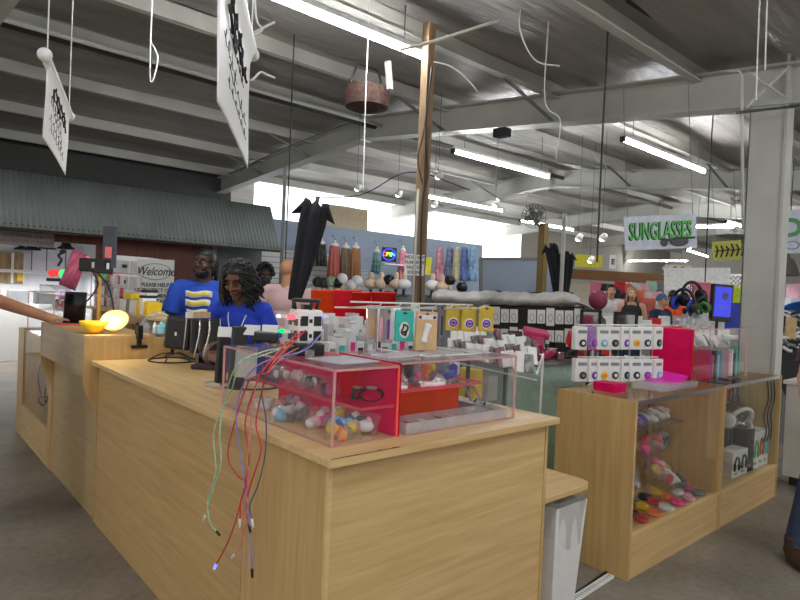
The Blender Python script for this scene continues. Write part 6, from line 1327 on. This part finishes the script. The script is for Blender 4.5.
# ================================================================== DARK FOLDED UMBRELLAS, FAN, WALL GOODS
def umbrella(label, top, bot, wt, wb, flaps, polez, m, base=True):
    u = thing('folded_umbrella', label, 'umbrella', (0, 0, 0)); A = Vector(top); B = Vector(bot); ax = (A-B); L = ax.length; q = ax.to_track_quat('Z', 'Y').to_matrix().to_4x4(); M = Matrix.Translation(B) @ q
    def f(a, v):
        t = 2*PI*a; w = wb+(wt-wb)*(v**.8)*(1-.25*max(0, v-.8)/.2); return (w*(1+.22*math.sin(5*t+v*2))*math.cos(t), w*(1+.22*math.sin(5*t+v*2))*math.sin(t)*.8, L*v*(1+.05*math.sin(3*t)*v))
    MB().grid(f, 60, 20, .004, M).build('canopy', m, u, smooth=True)
    mb = MB()
    for k in range(flaps): t = 2*PI*k/flaps+.4; mb.add([(wt*.9*math.cos(t-.4), wt*.75*math.sin(t-.4), L*.99), (wt*.9*math.cos(t+.4), wt*.75*math.sin(t+.4), L*.99), (wt*1.7*math.cos(t), wt*1.5*math.sin(t), L*.86), (wt*.8*math.cos(t), wt*.7*math.sin(t), L*1.06), (wt*.7*math.cos(t), wt*.6*math.sin(t), L*.9)], [(0, 2, 3), (2, 1, 3), (0, 4, 2), (4, 1, 2), (0, 3, 1), (0, 1, 4)], M)
    mb.build('loose_flap', m, u); MB().tube([A+ax*.10, B, (B.x, B.y, polez)] if base else [A+ax*.06, B-ax*.05], .016, 10).build('pole', GREY if polez else DARK, u, smooth=True)
    if base: MB().lathe([(.22, 0), (.22, .04), (.05, .07), (.03, .2)], 20, XF((B.x, B.y, 0))).build('base', DARK, u, smooth=True); return u
navy = mat('black_navy_canvas', (20, 22, 30), .8, 0, .2, 12)
umbrella('dark folded umbrella leaning upright behind the charging tower', D(316, 206, 4.7), D(294, 300, 4.75), .118, .05, 4, 0, navy)
umbrella('black folded umbrella sheet hung on a grey pole past the covered table', D(551, 246, 6.3), D(558, 294, 6.3), .075, .045, 3, 0, navy, False); umbrella('second black folded umbrella sheet beside the grey pole', D(567, 254, 6.35), D(563, 294, 6.35), .08, .05, 3, 0, navy, False)
P = D(561, 292, 6.2); Q_ = D(563, 213, 6.2); tag(MB().tube([(P.x, P.y, 0), (P.x, P.y, Q_.z)], .022, 8).build('grey_pole', STEEL, smooth=True), 'grey steel pole standing between the two black folded sheets', 'pole')
P = D(541, 290, 7.3); fz = D(541, 224, 7.3).z
tag(MB().bb(P.x-.045, P.x+.045, P.y-.045, P.y+.045, 0, fz).build('timber_pole', wood('ochre_pole', (126, 104, 60), (156, 134, 84), 'Z', .7)), 'ochre timber pole carrying the wall fan', 'pole')
fn = thing('wall_fan', 'round caged fan mounted on the ochre timber pole', 'fan', Matrix.Translation(D(534, 216, 7.15)) @ XF(rot=(.15, 0, SR-.35), s=(.72, .72, .72)))
mb = MB()
for k in range(22): a = 2*PI*k/22; mb.tube([(.05*math.cos(a), -.08, .05*math.sin(a)), (.14*math.cos(a), -.07, .14*math.sin(a)), (.2*math.cos(a), 0, .2*math.sin(a)), (.1*math.cos(a), .07, .1*math.sin(a))], .003, 4)
for rr_ in (.06, .13, .2): mb.tube([(rr_*math.cos(a), -.075 if rr_ < .19 else 0, rr_*math.sin(a)) for a in [2*PI*k/28 for k in range(28)]], .004, 5, True)
mb.build('cage', DARK, fn); mb = MB()
for k in range(4): mb.ell((.09*math.cos(k*PI/2+.4), 0, .09*math.sin(k*PI/2+.4)), (.085, .008, .05), nu=10, nv=6, rot=(0, -(k*PI/2+.4), .3))
mb.build('blade', mat('smoke_blade', (120, 122, 124), .4), fn, smooth=True); MB().lathe([(.05, 0), (.06, .05), (.04, .15)], 14, XF((0, .02, 0), (-PI/2, 0, 0))).build('motor', DARK, fn, smooth=True)
# dresses on the rear wall
def dress(label, px, pytop, pybot, d, wpx, m, group='dresses along the blue wall', hanger=True):
    A = D(px, pytop, d); B = D(px, pybot, d); L = (A-B).length; w = wpx*d/FPX; r = thing('hanging_dress', label, 'dress', Matrix.Translation(A) @ XF(rot=(0, 0, 0)), group)
    def f(a, v):
        t = 2*PI*a; ww = w*(.46+.10*v) if v > .06 else w*(.22+4.*v); return (ww*(1+.10*v*math.sin(9*t))*math.cos(t), .08*(.5+v)*(1+.3*v*math.sin(9*t))*math.sin(t), -L*v)
    MB().grid(f, 60, 14, .003).build('dress_cloth', m, r, smooth=True)
    if hanger: MB().ell((0, 0, .0), (w*.34, .06, .05)).ell((0, 0, .07), (.03, .03, .04)).build('mannequin_top', WHITE, r, smooth=True)
    MB().tube([(0, 0, .1), (0, .1, .25), (0, .16, .2)], .008, 5).build('hook', CHROME, r); return r
floral = mat('black_floral', (60, 62, 56), .85, 0, .9, 9); 
dress('orange patterned dress hanging partly behind the dark umbrella', 312, 244, 266, 13.6, 9, mat('orange_print', (166, 116, 92), .85, 0, .5, 14)); dress('black floral dress hanging next to the orange patterned dress', 322, 243, 266, 13.6, 10, floral)
dress('terracotta long dress on the blue wall', 335, 245, 278, 13.8, 13, mat('terracotta', (172, 92, 82), .85, 0, .18, 5)); dress('olive brown long dress on the blue wall', 346, 247, 283, 13.9, 12, mat('olive_brown', (110, 92, 70), .85, 0, .18, 5)); dress('tan brown long dress closest to the pink flagged notice', 356, 247, 284, 14.0, 12, mat('tan_brown', (150, 104, 68), .85, 0, .18, 5))
dress('teal and pink striped dress hanging on the white figure', 377, 251, 274, 14.2, 9, mat('teal_stripe', (110, 150, 152), .85, 0, .7, 3, stretch=(.3, .3, 9))); dress('pink and grey wrap dress hanging beside the lit window sign', 403, 250, 280, 14.2, 9, mat('rose_wrap', (206, 120, 140), .85, 0, .6, 5))
for i, (px, m, n_) in enumerate([(440, mat('coral_floral', (222, 150, 160), .85, 0, .5, 8), 'coral floral'), (450, mat('navy_floral', (110, 120, 150), .85, 0, .6, 9), 'navy floral'), (457.5, mat('cream_print', (196, 186, 150), .85, 0, .3, 9), 'cream printed'), (465, mat('blue_print', (96, 116, 170), .85, 0, .5, 9), 'blue printed'), (473, mat('sky_print', (126, 160, 196), .85, 0, .6, 9), 'sky blue printed')]): dress(f'{n_} shawl hanging straight on the blue wall past the wooden post', px, 247, 281 if i != 1 else 279, 16.2, 9, m, 'shawls on the blue wall', False)
# neon-style open sign
A = D(382, 247, 13.7); B = D(397, 248, 13.7); Cc = D(382, 261, 13.7); Mo = frame((A+B)/2, B-A, A-Cc); w = (B-A).length; h = (A-Cc).length; os_ = thing('open_sign', 'small lit OPEN sign on the blue wall between two dresses', 'sign', Mo); MB().bb(-w/2, w/2, 0, .04, -h, 0).build('case', BLACK, os_); MB().tube([(w*.42*math.cos(a), -.004, -h/2+h*.40*math.sin(a)) for a in [2*PI*k/24 for k in range(24)]], .012, 5, True).build('blue_tube', glow('blue_neon', (60, 80, 255), 1.4), os_)
for i, (ch, cc) in enumerate((('O', (255, 90, 60)), ('P', (255, 200, 60)), ('E', (120, 255, 120)), ('N', (120, 200, 255)))): text(ch, .13, glow('neon_%d' % i, cc, 1.5), os_, Matrix.Translation((-.10+.067*i, -.004, -h/2)), bold=.004)
o = MB().bb(-.35, .35, -.12, .1, -.03, 0).build('wall_shelf', WHITE, bevel=.004); o.location = D(393, 264, 13.9); tag(o, 'white wall shelf under the lit OPEN sign', 'shelf')
# mannequin hat heads and busts along the ledge
hl = thing('mannequin_counter', 'grey counter of mannequin heads and busts before the blue wall', 'counter', frame(D(318, 291, 11.5), D(440, 294, 11.8)-D(318, 291, 11.5), (0, 0, 1))); zz = hl.location.z; wl = 3.2; MB().bb(-1.2, wl, 0, .8, -zz, -.02).build('counter_body', mat('grey_counter', (120, 122, 126), .6), hl)
Q = random.Random(11); hn = [('white knit hat', WHITE), ('black hat', BLACK), ('pale hat', CARD), ('cream bust', mat('mannequin_skin', (214, 188, 160), .6)), ('cream bust', mat('mannequin_skin', (214, 188, 160), .6)), ('black flared hat', BLACK), ('cream bust', mat('mannequin_skin', (214, 188, 160), .6)), ('cream bust', mat('mannequin_skin', (214, 188, 160), .6)), ('dark wig', BLACK), ('white bust', WHITE), ('green floral hat', mat('green_floral', (150, 180, 150), .8, 0, .5, 12)), ('black floral hat', floral)]
for i, (px, py, k) in enumerate([(338, 284, 1), (342, 280, 0), (352, 286, 2), (357, 282, 0), (371, 285, 3), (381, 285, 3), (389, 281, 5), (396, 285, 3), (404, 285, 9), (331, 283, 10), (318, 283, 11), (324, 284, 11), (450, 281, 8), (442, 288, 3), (432, 286, 9), (462, 288, 8)]):
    n_, m = hn[k]; o = thing('display_mannequin', f'{n_} on a display neck, {ORD[i]} along the ledge before the blue wall', 'mannequin', D(px, py, 11.4), 'mannequin heads along the ledge'); MB().ell((0, 0, .02), (.11, .11, .11) if 'hat' in n_ or 'wig' in n_ else (.16, .10, .10)).build('display_shape', m, o, smooth=True); MB().caps((0, 0, 0), .055, (0, 0, .2 if 'bust' in n_ else -.16), .05).build('neck', hn[3][1], o, smooth=True); MB().lathe([(.09, 0), (.09, .015), (.03, .03), (.03, .14)], 14, XF((0, 0, -.22))).build('stand', DARK, o)
# wicker basket fan on the ridge
bk = thing('hanging_basket', 'brown wicker basket hung under the roof beside the fluorescent tube', 'basket', D(367, 97, 5.6) ); MB().lathe([(.10, -.13), (.2, -.10), (.22, 0), (.2, .08), (.17, .08), (.19, 0), (.17, -.08), (.05, -.11)], 26).build('basket_body', mat('brown_wicker', (74, 52, 44), .8, 0, .5, 30, .8, 40), bk); MB().tube([(-.2, 0, .08), (-.12, 0, .28), (.12, 0, .28), (.2, 0, .08)], .012, 6).build('basket_handle', DARK, bk)
tag(MB().tube([D(390, 90, 5.5), D(388, 62, 5.5)], .035, 6).build('roof_hanger', STEEL), 'white steel hanger plate beside the wicker basket', 'hanger')
_q = D(366, 88, 5.2); tag(MB().tube([(_q.x, _q.y, roof_z(_q.y)+.01), _q, D(363, 190, 5.2)], .005, 6).build('pull_string', WWIRE), 'white pull cord hanging straight down past the wicker basket', 'cord')
P = D(285, 175, 6.5); tag(MB().tube([(P.x, P.y, 1.0), (P.x, P.y, P.z), (P.x, P.y, P.z+.1)], .02, 8).build('thin_pole', DSTEEL, smooth=True), 'thin grey pole standing beside the dark folded umbrella', 'pole'); 
for o in [bpy.data.objects['thin_pole']]: pass
# ================================================================== FAR HALL
cb_ = thing('wooden_beam_shelf', 'long brown wooden beam across the stalls at the back of the hall', 'beam', frame(D(558, 273, 14.5), D(680, 280, 14.5)-D(558, 273, 14.5), (0, 0, 1))); MB().bb(0, 3.0, 0, .15, -.12, .12).build('beam', wood('brown_beam', (120, 84, 52), (150, 108, 70), 'X', .7), cb_); zz = cb_.location.z
for x in (.05, 2.9): MB().bb(x, x+.1, .02, .12, -zz, -.12).build('beam_post', wood('brown_beam', (120, 84, 52), (150, 108, 70), 'X', .7), cb_)
A = D(553, 300, 15.5); Mw = frame(A, RT, (0, 0, 1)); bw = thing('cream_partition', 'cream partition wall behind the shoppers', 'partition', Mw); MB().bb(0, 1.8, 0, .06, -A.z, .42).build('panel', mat('cream_panel', (216, 208, 186), .7), bw)
A = D(622, 300, 16); Ml = frame(A, RT, (0, 0, 1)); lt = thing('lattice_screen', 'white lattice screen at the back of the hall behind the shoppers', 'screen', Ml); mb = MB()
for k in range(-10, 34): x = k*.12; mb.tube([(max(0, x), 0, .1+max(0, -x)), (min(3.2, x+.55), 0, .1+min(.55, 3.2-x))], .012, 4) if min(3.2, x+.55) > max(0, x) else None
for k in range(0, 36): x = k*.12; mb.tube([(min(3.2, x), .02, .1+max(0, x-3.2)), (max(0, x-.55), .02, .1+min(.55, x))], .012, 4) if min(3.2, x) > max(0, x-.55) else None
mb.build('lattice', WHITE, lt); MB().bb(0, 3.2, -.02, .04, .06, .1).bb(0, 3.2, -.02, .04, .65, .7).build('rail', WHITE, lt); MB().bb(0, 3.2, .2, .25, -A.z, .1).build('lower_panel', mat('pale_wall', (206, 204, 196), .8), lt)
# stalls of colourful goods behind the shoppers
Q = random.Random(17); cn = ['rose', 'scarlet', 'pink', 'white', 'plum', 'cream', 'grey', 'black', 'coral', 'mint']; cc = [mat('rose_cloth', (206, 110, 130), .8), RED, LPINK, WHITE, mat('plum_knit', (70, 44, 62), .85), CARD, GREY, DARK, mat('coral_cloth', (226, 120, 100), .8), mat('mint_cloth', (170, 210, 190), .8)]
for row in range(3):
    for i in range(16):
        k = (i*7+row*3) % 10; o = MB().pillow(.28, .34, .14, seed=i+row).build('hanging_bag', cc[k], smooth=True); o.matrix_world = Matrix.Translation(D(596+i*8+3*row, 290+row*9+Q.uniform(-2, 2), 13.4-.3*row)) @ XF(rot=(0, 0, SR)); tag(o, f'{cn[k]} bag, {ORD[i]} from the cream partition, {["top", "middle", "low"][row]} row of the far bag stall', 'bag', 'bags on the far stall')
sl2 = thing('bag_stall', 'grey stall counter carrying the colourful bags behind the shoppers', 'counter', frame(D(585, 318, 13.4), RT, (0, 0, 1))); MB().bb(0, 3.6, 0, .6, -sl2.location.z, .0).build('counter_body', mat('stall_grey', (170, 168, 164), .7), sl2)
o = MB().ell((0, 0, 0), (.17, .14, .16)).tube([(0, 0, 0), (0, 0, -D(598, 300, 9.5).z)], .012, 8).build('crimson_bag', mat('crimson_cloth', (112, 36, 62), .8), smooth=True); o.location = D(598, 300, 9.5); tag(o, 'crimson cloth bundle on a thin pole in front of the person in white', 'bundle')
for i, (px, py, m, n_) in enumerate([(700, 296, mat('rose_cloth', (206, 110, 130), .8), 'rose'), (703, 318, WHITE, 'white'), (736, 300, mat('lime_cloth', (190, 214, 60), .8), 'lime'), (736, 316, BLUE, 'blue')]): o = MB().box(.32, .06, .42).build('cloth_hanging', m, bevel=.02); o.matrix_world = Matrix.Translation(D(px, py, 9)) @ XF(rot=(0, 0, SR)); tag(o, f'{n_} cloth panel hanging behind the blue screen', 'cloth')
fc = thing('far_stall', 'white stall shelving beyond the blue screen', 'shelf unit', frame(D(690, 285, 11.5), RT, (0, 0, 1))); zz = fc.location.z; MB().bb(-.3, 1.0, .4, .46, -zz, .35).build('back_panel', mat('bright_white', (236, 236, 234), .7), fc); 
for k in range(4): MB().bb(-.3, 1.0, 0, .4, -zz+.4+k*.42, -zz+.43+k*.45).build('shelf', WHITE, fc)
# low stall in front of shoppers
sf = thing('display_table', 'white table of small packs in front of the shoppers', 'table', frame(D(588, 325, 8.4), RT, (0, 0, 1))); MB().bb(0, 1.5, 0, .5, -.04, 0).build('table_top', WHITE, sf); 
for x in (.05, 1.4): MB().bb(x, x+.05, .2, .25, -sf.location.z, -.04).build('leg', DSTEEL, sf)
for i in range(11):
    k = (i*3) % 10; o = MB().box(.13, .1, .06+.03*(i % 3)).build('small_pack', cc[k] if i % 2 else WHITE, bevel=.004); o.matrix_world = sf.matrix_world @ XF((.08+i*.13, .1, .0315+.015*(i % 3))); tag(o, f'{cn[k] if i % 2 else "white"} pack, {ORD[i]} from the crimson bundle on the table before the shoppers', 'pack', 'packs before the shoppers')
# threaded rods and cords from the roof
for i, (px, p0, p1, d, lab, rad, m) in enumerate([(597, 128, 262, 5.0, 'dark threaded rod hanging beside the SUNGLASSES sign', .008, DARK), (705, 60, 282, 6.2, 'thin dark rod hanging between the sign and the white column', .006, DARK), (756, -5, 100, 3.5, 'white twine hanging in front of the column top', .004, WWIRE), (765, -5, 70, 3.4, 'second white twine hanging by the column top', .004, WWIRE), (284, 170, 290, 6.4, 'dark cable dropping beside the umbrella', .008, DARK)]):
    A = D(px, p1, d); ztop = roof_z(A.y)+.01; tag(MB().tube(smoothpts([A, A+Vector((.01, .01, (ztop-A.z)*.5)), (A.x, A.y, ztop)], 4), rad, 6).build('threaded_rod' if i < 2 else 'hanging_cable', m), lab, 'rod' if i < 2 else 'cord')
P = D(676, 270, 6.2)
for i, (pts, d, m, lab) in enumerate([([(400, 50), (424, 44), (450, 36), (500, 20)], 4.6, STEEL, 'white conduit arm reaching out from the top of the wooden post'), ([(434, 62), (450, 66), (466, 78), (478, 92)], 4.9, WWIRE, 'loose white cable drooping past the post top'), ([(150, 75), (158, 58), (150, 40)], 4.4, WWIRE, 'thin white cord looping under the roof purlins'), ([(246, 60), (262, 72), (275, 78)], 3.2, WWIRE, 'short white cord with a plug by the large handwritten sign'), ([(430, 80), (424, 130), (418, 160), (424, 190)], 5.0, BLACK, 'black cable sagging along the wooden post'), ([(300, 197), (360, 195), (410, 172), (470, 190)], 6.5, BLACK, 'black cable swagged across the hall behind the post'), ([(240, 170), (280, 150), (330, 130), (352, 122)], 8.0, BLACK, 'black cable clipped along the sloping girder'), ([(255, 4), (262, 30), (240, 40), (275, 22)], 3.4, WWIRE, 'tangle of white cord beside the fluorescent tube'), ([(545, 100), (560, 120), (556, 160)], 5.2, WWIRE, 'white cord dangling from the girder middle'), ([(520, 30), (535, 60), (560, 66)], 5.0, WWIRE, 'white cord loop hanging from the roof sheets')]): tag(MB().tube(smoothpts(([D(pts[0][0], pts[0][1], d).xy.to_3d()+Vector((0, 0, roof_z(D(pts[0][0], pts[0][1], d).y)))] if i in (2, 3, 7, 8, 9) else [])+[D(p[0], p[1], d) for p in pts], 6), .006 if i else .012, 6).build('roof_cable', m, smooth=True), lab, 'cable')
o = MB().box(.16, .12, .09).build('junction_box', DARK, bevel=.01); o.matrix_world = Matrix.Translation(D(502, 133, 6.3)) @ XF(rot=(0, 0, PI/2)); tag(o, 'dark junction box under the middle of the girder', 'junction box')
for i, (px, py, d) in enumerate([(438, 178, 7.5), (357, 190, 9), (398, 196, 9.5), (434, 206, 10), (495, 205, 9), (590, 262, 9.5), (578, 240, 9), (602, 240, 8.5)]):
    s_ = thing('spot_lamp', f'small white spot lamp, {ORD[i]} along the rafters counting away from the wooden post', 'lamp', Matrix.Translation(D(px, py, d)), 'spot lamps on the rafters'); MB().lathe([(.03, .1), (.04, .08), (.06, 0), (.055, 0), (.02, .09)], 14, XF(rot=(.4, .3, 0))).build('shade', WHITE, s_, smooth=True); MB().ell((0, 0, .01), (.04, .04, .03)).build('bulb', glow('spot_bulb', (255, 250, 235), 4), s_, smooth=True); MB().tube([(0, 0, .09), (0, 0, max(.2, roof_z(s_.location.y)-.2-s_.location.z))], .003, 5).build('drop_cord', DARK, s_)

# ================================================================== FLUORESCENT LIGHTS
tube_m = glow('fluorescent_tube', (250, 252, 255), TUBE)
def fluo(label, P, yaw, L, n=1, drop=True):
    f = thing('fluorescent_light', label, 'light', Matrix.Translation(P) @ XF(rot=(0, 0, yaw)), 'fluorescent lights')
    MB().bb(-L/2, L/2, -.024, .024, .035, .08).build('housing', mat('white_housing', (222, 224, 222), .5), f, bevel=.004)
    for k in range(n): y = 0 if n == 1 else (-.03+.06*k); MB().tube([(-L/2+.03, y, 0), (L/2-.03, y, 0)], .02, 10).build('tube', tube_m, f, smooth=True)
    for s in (-1, 1): MB().bb(s*(L/2)-.02, s*(L/2)+.02, -.03, .03, -.025, .04).build('end_cap', DARK, f)
    z = roof_z(P[1])-.15-P[2]
    if z > .1:
        for s in (-1, 1): MB().tube([(s*L*.4, 0, .09), (s*L*.4, 0, z)], .006, 5).build('hanger', DSTEEL, f)
    return f
A = D(425, 58, 5.12); yl = A.y; fluo('bright fluorescent tube running overhead towards the top of the wooden post', (A.x-1.22, A.y, A.z), 0, 2.44)
A = D(460, 150, 1); a = atz(460, 151, 3.5); b = atz(543, 178, 3.5); fluo('fluorescent tube beneath the girder past the wooden post', ((a.x+b.x)/2, (a.y+b.y)/2, 3.5), 0, 2.3)
a = atz(625, 140, 3.5); b = atz(703, 172, 3.5); fluo('fluorescent tube beneath the girder above the SUNGLASSES sign', ((a.x+b.x)/2, (a.y+b.y)/2, 3.5), 0, 2.44)
for i, (p0, p1, z, lab) in enumerate([((628, 261), (688, 261), 3.3, 'far level fluorescent tube below the SUNGLASSES sign'), ((686, 250), (708, 257), 3.2, 'short fluorescent tube slanting at the corner of the SUNGLASSES sign'), ((694, 227), (735, 227), 3.4, 'level fluorescent tube between the sign and the column')]):
    a = atz(p0[0], p0[1], z); b = atz(p1[0], p1[1], z); c_ = (a+b)/2; L = min(3.2, (b-a).length); fluo(lab, (c_.x, c_.y, z), math.atan2(b.y-a.y, b.x-a.x), L)
# tubes added elsewhere in the hall to light the aisle, counters and far stalls
for i, (x, y) in enumerate([(.2, .3), (3.6, -.9), (-2.6, 4.4), (6.8, -1.4), (-2, -2), (2.5, 6.2), (9.5, 8.8), (13, 1.5), (13.5, 9.5), (16, 5.5), (20, 9)]):
    vis = ['over the aisle before the counter', 'over the open floor by the showcases', 'over the aisle along the long counter', 'over the passage past the column', 'over the floor behind the viewer', 'under the ridge above the office front', 'under the ridge towards the blue wall', 'over the far stalls', 'over the farthest corner', 'over the bag stall', 'beyond the cream partition'][i]
    if i in (5,): continue
    fluo('added fluorescent tube hung '+vis, (x, y, min(3.45, roof_z(y)-.3)), 0, 2.44)
# ================================================================== WORLD AND LOOK
w = bpy.data.worlds.new('world'); bpy.context.scene.world = w; w.use_nodes = True
bg = w.node_tree.nodes['Background']; bg.inputs['Color'].default_value = (1, .985, .96, 1); bg.inputs['Strength'].default_value = WORLD
vs = bpy.context.scene.view_settings; vs.view_transform = 'Standard'; vs.look = 'None'; vs.exposure = EXPO; vs.gamma = 1; vs.use_curve_mapping = False
cy_ = bpy.context.scene.cycles
cy_.transparent_max_bounces = 32; cy_.max_bounces = 8; cy_.sample_clamp_indirect = 6; cy_.use_denoising = True
